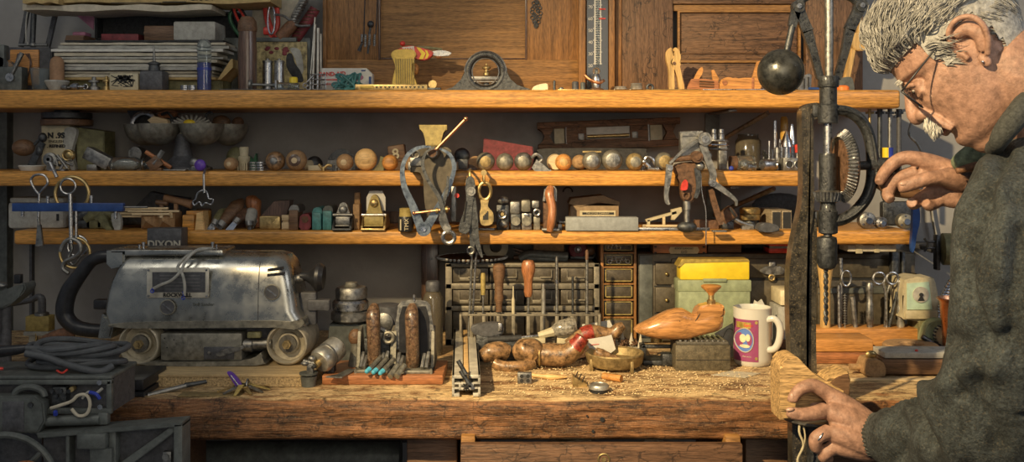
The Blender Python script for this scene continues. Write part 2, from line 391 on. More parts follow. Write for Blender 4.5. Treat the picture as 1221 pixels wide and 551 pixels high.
# ---------------------------------------------------------------- the bench
BF = 1.735
def bench():
    t = T('workbench', 'heavy worn wooden workbench with scarred sawdusty top', 'workbench', 585, BF, 0)
    bm = bmesh.new(); nx, ny, nz = 420, 120, 12
    x0, x1, y0, y1, z0, z1 = -1.35, 1.45, BF, WALL-.012, .846, BEN
    def hh(x, y, z):
        return Vector((0, 0, 0))
    # top + front as one curved sheet, closed behind
    prof = [(y1, z1)]+[(y1-(y1-y0-.018)*i/70, z1) for i in range(1, 71)]
    prof += [(y0+.018-.018*math.sin(a*PI/12), z1-.018+.018*math.cos(a*PI/12)) for a in range(1, 7)]
    prof += [(y0, z1-.018-(z1-.018-z0-.006)*i/14) for i in range(1, 15)]+[(y0+.006, z0), (y1, z0)]
    rows = []
    for i in range(nx+1):
        x = x0+(x1-x0)*i/nx; rows.append([])
        for k, (y, z) in enumerate(prof):
            p = Vector((x*2.2, y*9, z*9)); nn = noise.noise(p*3)+.5*noise.noise(p*9)
            e = .0035*nn
            v = Vector((x, y, z))
            if y < y0+.03: v.y += e*1.3+.006*max(0, noise.noise(Vector((x*6, z*14, 3))))-.001
            if z > z1-.02: v.z -= abs(e)*(.35 if y > y0+.04 else 1.0)
            rows[-1].append(bm.verts.new(v))
    m = len(prof)
    for i in range(nx):
        for k in range(m):
            bm.faces.new((rows[i][k], rows[i+1][k], rows[i+1][(k+1) % m], rows[i][(k+1) % m]))
    bm.faces.new(rows[0]); bm.faces.new(rows[-1][::-1])
    V, Fc = _ext(bm); bm.free(); o = t.e.location
    mesh_obj('bench_top', M('bench'), [v-Vector(o) for v in V], Fc, parent=t.e, sharp=60)
    lx = lambda px, Y: X(px, Y)-o.x
    def wb(name, x0, x1, y0, y1, z0, z1, mat='brownwood', b=.003):
        V, Fc = box(x0, x1, y0-o.y, y1-o.y, z0, z1, b); return mesh_obj(name, M(mat), V, Fc, parent=t.e)
    wb('leg', lx(485, 1.80), lx(545, 1.80), 1.80, 1.92, 0, .847)
    wb('leg', lx(889, 1.80), lx(940, 1.80), 1.80, 1.92, 0, .847)
    wb('leg', lx(165, 1.80), lx(222, 1.80), 1.80, 1.92, 0, .847)
    wb('rail', lx(222, 1.9), lx(485, 1.9), 2.2, 2.24, .70, .847, 'graphite')
    wb('rail', lx(940, 1.84), 1.4, 1.84, 1.9, .74, .847)
    # drilled holes and nicks in the front edge
    for px, py, r in ((718, 500, 2.6), (707, 514, 1.8), (700, 496, 1.2)):
        V, Fc = cyl((lx(px, BF), -.003, Z(py, BF)), (lx(px, BF), .004, Z(py, BF)), r*BF/F, n=14)
        mesh_obj('hole', M('ink'), V, Fc, parent=t.e)
    # the open drawer
    Y = 1.70; u = Y/F
    dr = wb('drawer', lx(549, Y), lx(886, Y), Y, Y+.018, .66, Z(530, Y), 'drawerwood')
    for a, b_, c_, d_ in ((549, 566, Y+.0, .2), (868, 886, Y+.0, .2)):
        V, Fc = box(lx(a, Y), lx(b_, Y), Y+.018-o.y, 2.0-o.y, .66, Z(524, Y), .002)
        mesh_obj('side', M('oakx'), V, Fc, parent=dr)
    V, Fc = box(lx(560, Y), lx(876, Y), Y+.01-o.y, 2.0-o.y, .66, .675); mesh_obj('drawer_bottom', M('brownwood'), V, Fc, parent=dr)
    V, Fc = join(ring((lx(720, Y), -.034, Z(548, Y)), 6.5*u, 1.6*u, 'y'), cyl((lx(720, Y), -.036, Z(548, Y)), (lx(720, Y), -.02, Z(548, Y)), 3*u, n=12))
    mesh_obj('lock_ring', M('brass'), V, Fc, parent=dr)
    return t
bench()
one('crumpled_bag', 'crumpled translucent plastic bag in the open drawer, the left one', 'bag', 'white', 680, 1.8, .675,
    scl(ball((680, 0, 540), (34, 18, 14), 10), 1), prism(cr2([(640, 545), (655, 529), (680, 524), (700, 522), (706, 529), (712, 560), (650, 560)]), -6, 8, 1))
one('white_sheet', 'pale rounded paper sheet standing in the open drawer, the right one', 'paper', 'white', 782, 1.8, .675,
    prism(cr2([(760, 560), (762, 530), (775, 523), (790, 525), (806, 533), (812, 560)]), -2, 2))
t = T('metal_pipe', 'thick grey metal pipe lying beneath the bench', 'pipe', 380, 2.0, .62)
t.p('tube', 'machgrey', cyl((240, 0, 545), (478, 0, 545), 19, n=24), cyl((250, 0, 570), (262, 0, 640), 14))
# camera and light
cam = bpy.data.cameras.new('camera'); co = bpy.data.objects.new('camera', cam); C.objects.link(co)
co.location = (0, 0, ZC); co.rotation_euler = (PI/2, 0, 0); cam.sensor_width = 36; cam.lens = 36*F/1221
cam.shift_y = -(551/2-HY)/1221; cam.shift_x = 0; cam.clip_start = .05
bpy.context.scene.camera = co
def lamp(kind, loc, aim, energy, col, size=.1, spot=None, blend=.6):
    l = bpy.data.lights.new(kind.lower()+'_light', kind); l.energy = energy; l.color = col
    if kind == 'SPOT': l.spot_size = math.radians(spot); l.spot_blend = blend; l.shadow_soft_size = size
    elif kind == 'AREA': l.size = size
    else: l.shadow_soft_size = size
    o = bpy.data.objects.new(kind.lower()+'_light', l); C.objects.link(o); o.location = loc
    o.rotation_euler = (Vector(aim)-Vector(loc)).to_track_quat('-Z', 'Y').to_euler(); return o
lamp('SPOT', (-1.0, .10, 2.42), (.56, 2.0, 1.0), 520, (1, .76, .42), .03, 46, .85)
lamp('AREA', (.15, -.5, 1.75), (.25, 2.2, 1.15), 10, (1, .88, .68), 1.0)  # soft unseen fill, added to brighten the wall under the shelves
lamp('AREA', (-1.2, .9, 2.3), (-.5, 2.1, 1.0), 3.6, (1, .94, .82), .5)  # unseen left fill, added to put highlights on the sander's top edges
lamp('AREA', (2.0, .5, 2.2), (.95, 1.5, 1.3), 9, (.95, .97, 1), .8)  # unseen cool fill from the right, added to lighten the man's shoulder
wd = bpy.data.worlds.new('world'); bpy.context.scene.world = wd; wd.use_nodes = True
wd.node_tree.nodes['Background'].inputs[0].default_value = (.75, .85, 1, 1); wd.node_tree.nodes['Background'].inputs[1].default_value = .16
vs = bpy.context.scene.view_settings; vs.view_transform = 'Standard'; vs.look = 'None'; vs.exposure = 0; vs.gamma = 1
bpy.context.scene.view_settings.use_curve_mapping = False
# ================================================================== top shelf
def panelA():
    Y = 2.34; t = T('cabinet_door', 'golden oak panelled door standing behind the toy bird and protractor', 'door panel', 540, Y, TOPZ); B = t.bp
    t.p('panel', 'oakx', box(452, 628, 2, 6, -60, 72, 0))
    t.p('stile', 'oak', box(388, 453, -3, 8, -60, 72, 1)); t.p('stile', 'oak', box(628, 690, -3, 8, -60, 72, 1))
    t.p('rail', 'oakx', box(388, 690, -3, 8, 71, B, 1))
    t.p('edge_strip', 'oak', box(386, 390, -6, 8, -60, B, .5))
    t.p('moulding', 'walnut', box(451.5, 454, -4.4, 3, -60, 72, .8), box(454, 627, -3.6, 3, 69.5, 71, .5), box(626, 628.5, -4, 3, -60, 72, .8))
    t.p('escutcheon', 'iron', *[ring((639+math.sin(i*2.4)*5.5*math.sin(PI*(.1+i/26)), -4.5, 2+i*1.3), 2.0, .55, n=10, m=5) for i in range(24)])
panelA()
def panelB():
    Y = 2.345; t = T('cabinet_door', 'dark weathered panelled door behind the wooden pliers and iron ball', 'door panel', 880, Y, TOPZ); B = t.bp
    t.p('stile', 'darkoak', box(741, 802, -3, 8, -60, B, 1)); t.p('stile', 'darkoak', box(960, 1028, -3, 8, -60, B, 1))
    t.p('rail', 'darkoakx', box(802, 960, -3, 8, -60, 5, 1)); t.p('rail', 'darkoakx', box(802, 960, -3, 8, 76, B, 1))
    t.p('moulding', 'oakx', box(802, 960, 1, 6, 5, 13, 1), box(808, 955, -1, 5, 12, 15, 1), box(808, 811, -1, 5, 13, 74, 1), box(952, 955, -1, 5, 13, 74, 1), box(808, 955, -1, 5, 72, 75, 1))
    t.p('raised_panel', 'darkoakx', box(812, 951, 0, 6, 16, 65, 3), box(811, 952, 2, 6, 15, 72, 1))
    t.p('edge_strip', 'oak', box(733, 741, -5, 8, -60, B, 1))
panelB()
def thermometer():
    Y = 2.32; t = T('thermometer', 'tall black-faced thermometer with red marks in a wooden case', 'thermometer', 714, Y, TOPZ); B = t.bp
    t.p('case', 'oak', box(690, 698, -3, 6, -60, B, 1), box(726, 733, -3, 6, -60, B, 1), box(698, 726, 4, 6, -60, B))
    t.p('dial', 'gauge', box(700, 725, 1, 4, -60, B-3))
    t.p('scale_strip', 'white', box(708.6, 710.2, .2, 1.4, -60, 77), box(715.6, 716.8, .2, 1.4, -60, 77), *[box(707 if k % 5 == 0 else 709, 718 if k % 5 == 0 else 716, .1, 1.2, 76-k*2.8-.35, 76-k*2.8+.35) for k in range(48)])
    t.p('tube', 'glass', cyl((712.8, -1, -60), (712.8, -1, 84), 1.3, n=10)); t.p('bulb', 'steel', ball((712.8, -1, 85), 3, 8))
    [t.p('number', 'white', txt(str(70-10*k), 5.4, (704, .6, 8.5+k*14), .4)) for k in range(6)]
    t.p('marker', 'red', box(714, 722, -.6, .4, 10, 11.7)); t.p('marker', 'red', box(714, 722, -.6, .4, 21.4, 23.1))
thermometer()
# hooks of keys
t = T('key_bunch', 'bunch of small keys hanging on a cord before the oak door', 'keys', 440, 2.29, Z(62, 2.29))
t.p('cord', 'black', tube([(434, 16, -40), (434, 2, 25), (434, 0, 44)], .7), tube([(449, 16, -40), (449, 3, 20), (448, 0, 42)], .7))
t.p('knob', 'iron', ball((442, 0, 29), (4, 4, 4.4)), cyl((442, 0, 32), (440, 0, 42), 1.4))
for i, (x, l) in enumerate(((432, 49), (436, 56), (441, 54), (447, 55))):
    t.p('key', 'dullsteel', tube([(x, -1, 41), (x-.5, -1, l)], 1.4), *[ring((x-.2, -1, 42+k*2.6), 1.6, .5, 'z', n=8, m=5) for k in range(5)])
t.p('key', 'black', tube([(432, 0, 50), (428, 0, 61)], [1, 2.6]), label='black key')
t.p('key', 'iron', tube([(440, 0, 50), (438.5, 0, 64)], [1.4, 1.2]))

# the cubby of paper at the upper left
Y = 2.30; b = BP(TOPZ, Y)
one('paper_shelf', 'dark overhead shelf box above the stacked papers', 'shelf', 'blackmatte', 195, 2.33, Z(47, 2.33), box(113, 283, 0, 18, 14, 17, 1), box(113, 116, 0, 18, 17, 46), box(116, 283, 16, 18, 17, 47), box(113, 283, 0, 18, 45.5, 47))
def sheet_bag(name, label, px0, px1, z0, z1, Y, mat, text=None, sag=2, g=None):
    o = []
    n = 16
    top = [(px0+(px1-px0)*i/n, z0+sag*math.sin(i*1.3+z0)*.5) for i in range(n+1)]
    bot = [(px1-(px1-px0)*i/n, z1+sag*math.sin(i*.9+z0)*.6) for i in range(n+1)]
    t = T(name, label, 'paper bag', (px0+px1)/2, Y, Z(z1, Y), group=g)
    t.p('bag', mat, prism(top+bot, -30, 24, .4))
    if text: t.p('print', 'ink', *text)
sheet_bag('paper_bag', 'folded tan paper bag with dark lettering, topmost at upper left', 86, 330, -14, 8, 2.27, 'kraft', [txt('GRAN', 10, (250, -30.8, 2), .5, bold=.3), txt('TARGET', 7, (152, -30.8, 1), .5), box(205, 232, -30.8, -30, 6.5, 7.4), box(145, 203, -30.8, -30, 7.8, 8.6)])
sheet_bag('paper_bag', 'flat tan folded paper bag just below the lettered one', 42, 262, 10.5, 17, 2.27, 'paper')
sheet_bag('paper_bag', 'yellowish paper bag edge hanging out toward the lamp frame', 42, 84, 1, 8, 2.25, 'kraft')
one('pink_card', 'dull pink card wedge hanging beside the dark overhead shelf', 'card', 'pink', 103, 2.3, Z(36, 2.3), prism([(86, 13), (114, 14), (113, 36)], -4, -2))
# stack of papers
k = 0; zz = b-18
random.seed(3)
rows = [(92, 266, 'paper'), (80, 266, 'paper'), (78, 268, 'greypaper'), (82, 262, 'white'), (84, 272, 'paper'), (82, 274, 'greypaper'), (80, 268, 'paper'), (79, 277, 'white'), (84, 282, 'greypaper'), (88, 279, 'paper')]
one('shallow_box', 'dark shallow wooden tray carrying the stack of papers', 'tray', 'olive', 182, Y, TOPZ, box(84, 274, -28, 20, b-14, b, 1), box(200, 272, -30, -28, b-13, b-1))
zc = b-14
one('cardboard_folder', 'orange-brown open folder under the paper stack', 'folder', 'kraft', 182, Y, Z(zc, Y), box(80, 268, -36, 20, zc-3, zc, .5), prism([(270, zc), (286, zc-24), (288, zc-24), (288, zc-14), (274, zc)], -36, 10))
zc -= 3
for i, (a, c_, mt) in enumerate(rows):
    h = (3.4, 2.6, 3.9, 3.1)[i % 4]; j = random.uniform(-3, 3)
    n = 14; amp = .7
    top = [(a+j+(c_-a)*q/n, zc-h+amp*noise.noise(Vector((q*.7, i, 0)))*1.4) for q in range(n+1)]
    bot = [(c_+j-(c_-a)*q/n, zc-.15) for q in range(n+1)]
    one('paper_sheaf', 'worn folded paper sheaf in the tall stack at upper left', 'paper', mt, (a+c_)/2, Y, Z(zc, Y), prism(top+bot, -38+random.uniform(-3, 6), 20), group='papers in the stack')
    zc -= h+.9
one('paper_sheaf', 'dark-covered magazine lying on top of the paper stack', 'paper', 'blackmatte', 182, Y, Z(zc, Y), box(92, 276, -32, 18, zc-2.4, zc, .5))
zc -= 2.4
zt = zc
one('pocket_book', 'small brown book on the paper stack left of the stone', 'book', 'darkred', 150, Y, Z(zt, Y), box(128, 172, -18, 15, zt-9, zt, 1))
one('pocket_book', 'thick brown ledger on the paper stack touching the grey stone', 'book', 'brownwood', 197, Y, Z(zt, Y), box(180, 215, -22, 15, zt-18, zt, 1), box(180, 215, -22.6, -22, zt-11, zt-8))
one('sharpening_stone', 'speckled grey stone block on top of the paper stack', 'stone', 'greypaper', 241, Y, Z(zt, Y), box(217, 266, -30, 12, zt-22, zt, 2))
one('pink_eraser', 'pink rounded lump on a dark box left on the papers', 'eraser', 'pink', 101, Y, Z(zt-7, Y), box(92, 108, -14, 4, zt-12, zt-7, 2))
one('small_box', 'dark little wooden box under the pink lump', 'box', 'brownwood', 100, Y, Z(zt, Y), prism([(86, zt), (88, zt-7), (109, zt-7), (108, zt)], -20, 12, .5))

# far left gadgets
Y = 2.28; b = BP(TOPZ, Y)
t = T('mantel_clock', 'dark rounded clock with carved brown front behind the glass cup', 'clock', 45, 2.32, TOPZ); B = t.bp
t.p('case', 'graphite', prism([(14, B), (14, 62), (18, 58), (66, 58), (69, 62), (69, B)], -16, 16, 1)); t.p('carved_front', 'orangewood', box(21, 55, -18, -15, 61, 103, 1))
t.p('carving', 'walnut', *[ctube([(38+s*2, -19, 100), (38+s*(6+k), -19.5, 88-k*3), (38+s*(9-k), -19.5, 76-k*4), (38+s*(2+k*2), -19, 66)], .8, 5, 5) for k in range(3) for s in (-1, 1)])
t = T('lamp_stand', 'dark slanting metal frame rising above the clock', 'stand', 43, 2.32, Z(58, 2.32)); 
t.p('leg', 'graphite', strap([(40, 0, -30), (25, 0, 56)], 4, 5)); t.p('leg', 'graphite', strap([(70, 0, 0), (57, 0, 56)], 4, 5))
t.p('post', 'iron', cyl((44, -3, -30), (40, -3, 56), 3.2)); t.p('crossbar', 'dullsteel', cyl((24, -3, 54), (58, -3, 54), 1.8), ball((41, -3, 54), 4, 8)); t.p('cable', 'greypaper', ctube([(40, -5, 5), (35, -6, 20), (34, -6, 45), (36, -5, 54)], .9))
t = T('clamp_gadget', 'grey metal gadget with a lever at the far left shelf end', 'tool', 14, 2.22, TOPZ); B = t.bp
t.p('body', 'machgrey', box(2, 30, -8, 8, 80, B, 2)); t.p('upright', 'machgrey', box(-2, 8, -6, 6, 54, 92, 1)); t.p('lever', 'dullsteel', tube([(17, -9, 93), (31, -9, 64)], [2, 3]))
t.p('pivot', 'steel', cyl((17, -11, 93), (17, -8, 93), 5)); t.p('cowl', 'glass', prism(cr2([(2, 68), (22, 80), (28, 82), (28, 84), (2, 82)], 3), -6, 6))
t = T('glass_cup', 'small clear tapering glass cup on the shelf by the cork bung', 'cup', 49, 2.2, TOPZ); B = t.bp
t.p('bowl', 'glass', lathe([(9, B), (12.5, 82), (12, 81.5), (8.5, B-2), (.1, B-2)], (49, 0, 0)))
t = T('cork_bung', 'tall round-topped tan bung on a white dish', 'bung', 68, 2.2, Z(96, 2.2))
t.p('body', 'terracotta', lathe([(8, 96), (8, 76), (7, 71), (4, 68), (.1, 67)], (68, 0, 0)))
one('small_dish', 'shallow white dish under the tan bung', 'dish', 'greypaper', 68, 2.2, TOPZ, lathe([(8, BP(TOPZ, 2.2)), (14, 97.5), (13.5, 96.2), (.1, 96.2)], (68, 0, 0)))
def bolt(label, px, Y, r, h, mat='dullsteel', cat='bolt', name='brass_valve', lying=False):
    b = BP(TOPZ, Y)
    if lying: return one(name, label, cat, mat, px, Y, TOPZ, lathe([(r*.5, -h), (r, -h*.6), (r, 0), (r*.4, h*.1), (r*.4, h), (r*.7, h)], (px, 0, b-r), 'x', 12), ring((px+h, 0, b-r), r*.6, .8))
    return one(name, label, cat, mat, px, Y, TOPZ, lathe([(r, b), (r, b-h*.3), (r*.5, b-h*.35), (r*.5, b-h*.6), (r*.9, b-h*.62), (r*.9, b-h*.75), (r*.35, b-h*.8), (r*.35, b-h)], (px, 0, 0), n=14))
bolt('steel bolt lying at the foot of the papers, leftmost', 80, 2.18, 3.6, 7, lying=True)
bolt('chromed ball-headed bolt lying beside the first', 93, 2.18, 4.6, 9, 'steel', lying=True)
bolt('round-topped metal valve standing left of the speckled tin', 112, 2.2, 7, 17)
bolt('small brass valve standing against the speckled tin', 127, 2.2, 5, 18, 'brass')
t = T('speckled_tin', 'short tin box with black and cream speckled pattern', 'tin', 151, 2.2, TOPZ); B = t.bp
t.p('box', 'cream', box(134, 169, -10, 10, 88, B, 2)); 
t.p('pattern', 'ink', *[strap([(136+random.random()*30, -10.3, 90+random.random()*14), (136+random.random()*30, -10.3, 90+random.random()*14)], .8, .9) for _ in range(34)])
t = T('oil_can', 'dark square-shouldered oil can with thin spout', 'oil can', 184, 2.2, TOPZ); B = t.bp
t.p('body', 'graphite', box(170, 198, -12, 12, 85, B, 3)); t.p('cap', 'iron', lathe([(7, 86), (6, 78), (7, 77), (7, 75), (2, 73)], (184, 0, 0))); t.p('spout', 'dullsteel', cyl((184, 0, 76), (183.5, 0, 54), 1.8, .7)); t.p('cap_wing', 'dullsteel', box(178, 190, -1, 1, 74, 76, .5))
# the row of tubes
for i in range(2):
    one('coin_stack', ('stack of steel washers standing left of the blue tube', 'second stack of washers touching the blue tube')[i], 'washers', 'steel', 220+i*9, 2.18, TOPZ, *[lathe([(5, 107.5-k*2), (5, 106-k*2)], (220+i*9, 0, 0), n=14) for k in range(3)])
t = T('blue_tube', 'clear round-topped tube filled blue in its lower half', 'tube', 243.5, 2.2, TOPZ); B = t.bp
t.p('fill', 'bluepl', lathe([(7.4, B), (7.4, 75), (.1, 75)], (243.5, 0, 0))); t.p('cover', 'glass', lathe([(8.2, B-1), (8.2, 54), (7, 49.5), (4, 47), (.1, 46.5)], (243.5, 0, 0))); t.p('band', 'bluepl', lathe([(8.6, 84), (8.6, 81)], (243.5, 0, 0)))
t = T('wooden_tube', 'tall dark turned wooden needle case with domed cap', 'case', 295, 2.2, TOPZ); B = t.bp
t.p('body', 'walnut', lathe([(10.5, B), (11, 95), (11.2, 60), (10, 38)], (295, 0, 0))); t.p('cap', 'brownwood', lathe([(10.6, 38), (11.4, 35), (10.6, 26), (7, 20.5), (.1, 19)], (295, 0, 0)))
t = T('syringe', 'metal and clear syringe lying on a perforated rule', 'syringe', 312, 2.17, TOPZ); B = t.bp
t.p('plunger', 'dullsteel', lathe([(6, -1), (6, 1)], (299, 0, B-7), 'x')); t.p('rod', 'dullsteel', cyl((300, 0, B-7), (330, 0, B-6), 1.6)); t.p('barrel', 'glass', cyl((326, 0, B-6), (356, 0, B-5), 4)); t.p('flange', 'steel', box(329, 331, -5, 5, B-12, B-1))
one('perforated_rule', 'dark perforated strip lying along the shelf edge', 'rule', 'iron', 310, 2.165, TOPZ, box(262, 362, -3, 3, BP(TOPZ, 2.165)-1.4, BP(TOPZ, 2.165)), *[box(264+4*k, 266+4*k, -3.6, -2.9, 108.1, 109.4) for k in range(24)])
def picture():
    t = T('picture_card', 'painted card showing a dark figure and flowers, grey top edge', 'picture', 336, 2.27, TOPZ); B = t.bp
    t.p('card', 'artpaint', box(306, 366, 0, 2, 50, B)); t.p('top_bar', 'machgrey', box(306, 354, -3, 2, 45, 50, .5))
    t.p('painted_shape', 'blackmatte', prism(cr2([(342, 66), (348, 64), (352, 76), (358, 84), (362, 96), (356, 98), (348, 90), (342, 80)], 3), -.8, .5), label='dark painted figure')
    t.p('painted_shape', 'greypaper', prism(cr2([(346, 58), (358, 60), (362, 84), (357, 88), (352, 70)], 3), -.6, .5)); t.p('painted_shape', 'darkred', *[ball((312+random.random()*34, -.2, 56+random.random()*10), (3, .5, 2), 6) for _ in range(9)])
picture()
for i, x in enumerate((319, 333)):
    t = T('metal_vial', ('left one of two steel vials before the painted card', 'right one of two steel vials before the painted card')[i], 'vial', x, 2.23, TOPZ); B = t.bp
    t.p('body', 'steel', lathe([(5.6, B), (5.6, 74)], (x, 0, 0))); t.p('cap', 'dullsteel', lathe([(6, 75), (6, 72.5), (2, 72), (2, 70), (.1, 69.5)], (x, 0, 0)))
t = T('glue_bottle', 'small clear vial with bright yellow cap', 'bottle', 350, 2.18, TOPZ); B = t.bp
t.p('vial', 'glass', lathe([(5.5, B), (5.5, 100)], (350, 0, 0))); t.p('cap', 'yellow', lathe([(5, 101), (5, 93.5), (4, 92), (.1, 91.6)], (350, 0, 0)))
t = T('loop_scissors', 'fine steel scissor loops lying at the foot of the cards', 'scissors', 365, 2.18, TOPZ)
t.p('loop', 'steel', ring((364, 0, 102), 2.6, .8), ring((368, -1, 105), 2.4, .8)); t.p('blade', 'steel', tube([(366, 0, 98), (374, 0, 90)], 1)) 
# handles in the rack
t = T('tool_holder', 'grey metal holder behind the painted card carrying upright handles', 'holder', 330, 2.33, TOPZ); B = t.bp
t.p('tray', 'machgrey', box(268, 372, -10, 10, 46, B, 1))
def handle(name, label, cat, mat, pts, r, Y=2.31, extra=(), flat=1, zs=None):
    t = T(name, label, cat, pts[0][0], Y, Z(pts[0][2], Y)); t.p('handle', mat, ctube(pts, r, 5, 10, flat=flat))
    for nm, mt, sh in extra: t.p(nm, mt, sh)
    return t
handle('garden_snips', 'green-handled snips left of the red-handled scissors', 'snips', 'green', [(288, -4, 44), (278, -4, 30), (276, -5, 18), (284, -4, 10)], 2.4, extra=[('blade', 'dullsteel', strap([(284, 0, 12), (268, 2, -12)], 5, 9))])
t = T('red_scissors', 'scissors with long red and black loop handle, pointing up', 'scissors', 300, 2.3, Z(46, 2.3))
t.p('grip', 'black', ring((301, -3, 20), 11, 2.4, sq=(.45, 1.9))); t.p('grip_lining', 'red', ring((301, -5, 20), 8.6, 1.6, sq=(.45, 1.9)))
t.e.rotation_euler.y = 0
t2 = t
t2.e.children[0].rotation_euler = (0, math.radians(-28), 0); t2.e.children[1].rotation_euler = (0, math.radians(-28), 0)
t = T('red_pliers', 'bright red plier handles with a chromed loop', 'pliers', 323, 2.3, Z(46, 2.3))
t.p('grip', 'red', ctube([(330, 0, 44), (320, 0, 28), (314, 0, -10)], [3, 4, 3], flat=.7)); t.p('grip', 'red', ctube([(322, 0, 44), (330, 0, 30), (328, 0, -10)], [3, 4, 3], flat=.7)); t.p('loop', 'chrome', ring((325, -6, 24), 6, 1.2, sq=(.7, 2.9)))
t.p('joint', 'red', box(314, 328, -3, 3, 32, 42, 2))
one('paper_napkin', 'pale folded paper with a tiny blue emblem behind the handles', 'paper', 'paper', 345, 2.34, Z(46, 2.34), prism([(300, 46), (302, -20), (366, -20), (356, 20), (352, 46)], 0, 2), box(328, 336, -.6, 0, 3, 10))
handle('leather_knife', 'knife with brown leather grip and curved guard', 'knife', 'leather', [(334, -2, 46), (345, -2, 34), (352, -2, 27)], [7, 7.5, 6], 2.28, extra=[('guard', 'dullsteel', ctube([(329, -4, 18), (340, -5, 20), (355, -6, 31), (371, -4, 31)], 1.5)), ('spiral_grip', 'dullsteel', join(ctube([(350, -3, 26), (358, -3, 8), (370, -3, -10)], 4.5), *[ring((351+k*1.7, -3, 25-k*3.2), 5, .8, 'z', n=10, m=5) for k in range(9)]))])
handle('ridged_knife', 'knife with ribbed dark red handle beside the leather one', 'knife', 'darkred', [(352, 0, 47), (366, 0, 26), (376, 0, 10)], [6, 7, 6], 2.3, extra=[('ribs', 'rust', join(*[ring((353+k*2.6, 0, 45-k*4), 6.8, .7, 'z', n=12, m=5) for k in range(9)]))])
for i, (x, dx, r) in enumerate(((369, 6, 1.3), (373, 2, 2), (379, 0, 2.4), (383, -1, 1.5))):
    one('steel_file', ('thin bright steel rod leaning right of the painted card', 'flat white-metal rod second from the card', 'broad pale metal rod nearest the oak door', 'thin rod standing against the oak door')[i], 'rod', 'alu', x, 2.24, TOPZ, strap([(x, 0, BP(TOPZ, 2.24)), (x+dx, 4, (20, 28, 33, 40)[i])], r*2, r))
# ---------------------------------------------------------------- top shelf, right of the papers
t = T('bandage_box', 'white cardboard bandage box with red lettering and blue edge', 'box', 414, 2.24, TOPZ); B = t.bp
t.p('carton', 'white', prism([(385, B), (385, 82), (438, 82), (445, 89), (445, B)], -8, 8, .5))
t.p('lettering', 'inkred', txt('BAND-AID', 6.6, (398, -8.8, 89), .5, 2, bold=.15), box(390, 410, -8.6, -8, 95, 96.3), txt('BRAND', 4, (396, -8.8, 101), .5))
t.p('blue_edge', 'blue', box(441, 444, -8.6, -8, 92, B-1), box(432, 437, -8.5, -8, 84, 85.5)); t.p('print', 'pink', ball((427, -8, 93), (8, .6, 4), 8))
one('wire_tangle', 'tangled green coated wire heap before the bandage box', 'wire', 'teal', 411, 2.18, TOPZ,
    *[ctube([(396+random.random()*36, random.uniform(-5, 5), 107-random.random()*random.choice((9, 20))) for _ in range(5)], 1.3, 5, 6) for _ in range(11)], tube([(396, 0, 107.5), (432, 0, 107.5)], 1.0))
t = T('wire_basket', 'tiny bright wire rack at the foot of the steel rods', 'rack', 379, 2.19, TOPZ); B = t.bp
t.p('wires', 'steel', *[ring((379, 0, B-1.5-k*6), 9, .7, 'z', sq=(1, .6)) for k in range(4)], *[cyl((379+9*math.cos(a), 5*math.sin(a), B), (379+9*math.cos(a), 5*math.sin(a), B-20), .6, n=6) for a in (0, 1.2, 2.4, 3.6, 4.8)])
t = T('slide_rule', 'brass toothed measuring rule lying along the shelf edge', 'rule', 470, 2.17, TOPZ); B = t.bp
t.p('bar', 'brass', box(424, 510, -4, 4, B-7, B, .6)); t.p('teeth', 'ink', *[prism([(448+5*k, B-4.5), (451.5+5*k, B-4.5), (449.7+5*k, B-2)], -4.4, -3.8) for k in range(12)]); t.p('slide', 'goldpaint', box(430, 446, -4.6, 4.4, B-5.6, B-2, .3)); t.p('end_disc', 'brass', cyl((516, -3, B-7), (516, 3, B-7), 5)); t.p('foot', 'iron', box(510, 526, -4, 4, B-3, B, .5))
def toy():
    t = T('striped_toy', 'red and yellow striped carved duck-like knife perched on a fluted yellow pedestal', 'ornament', 482, 2.26, TOPZ); B = t.bp
    o = [(470, B-2), (470, 92), (473, 78), (468, 69), (468, 64), (474, 60), (492, 60), (497, 66), (493, 74), (492, 86), (496, 96), (497, B-2)]
    t.p('pedestal', 'goldpaint', prism(cr2(o, 3), -9, 9, 1)); t.p('flutes', 'mustard', *[tube([(473+k*2.7, -9.5, 71), (474+k*2.5, -9.5, B-4)], .8, 6) for k in range(9)]); t.p('base', 'brass', box(466, 500, -11, 11, B-3, B, 1))
    t.p('knife_body', 'red', prism(cr2([(470, 66), (474, 60), (486, 55), (500, 57), (514, 61), (517, 64), (512, 70), (503, 72), (488, 68), (474, 68)], 4), -5, 5, 1))
    t.p('stripe', 'yellow', prism([(497, 57), (501, 57.5), (508, 64), (505, 71), (500, 71), (503, 65)], -5.6, 5.6)); t.p('stripe', 'yellow', prism([(507, 60), (510, 61), (512, 66), (510, 70), (507, 70.5), (509, 65)], -5.6, 5.6))
    t.p('stripe', 'white', prism([(480, 57), (494, 55.5), (495, 62), (481, 64)], -5.8, 5.8), label='cream lettered band'); t.p('lettering', 'inkred', txt('MAN', 6, (487, -6.2, 60), .4, 5))
    t.p('crest', 'red', ball((480, 0, 52), (3.4, 3, 3), 8)); t.p('blade', 'steel', prism(cr2([(514, 62), (526, 60), (536, 62), (538, 64), (532, 67), (516, 66)], 3), -1.5, 1.5, .4)); t.p('back_spring', 'olive', strap([(498, 0, 56), (512, 0, 57), (527, 0, 59)], 5, 2.6)); t.p('lower_bolster', 'redwood', ball((523, 0, 68), (4, 2, 2), 8))
    t.p('handle', 'orangewood', ball((495, 4, 82), (4, 4, 7), 10))
toy()
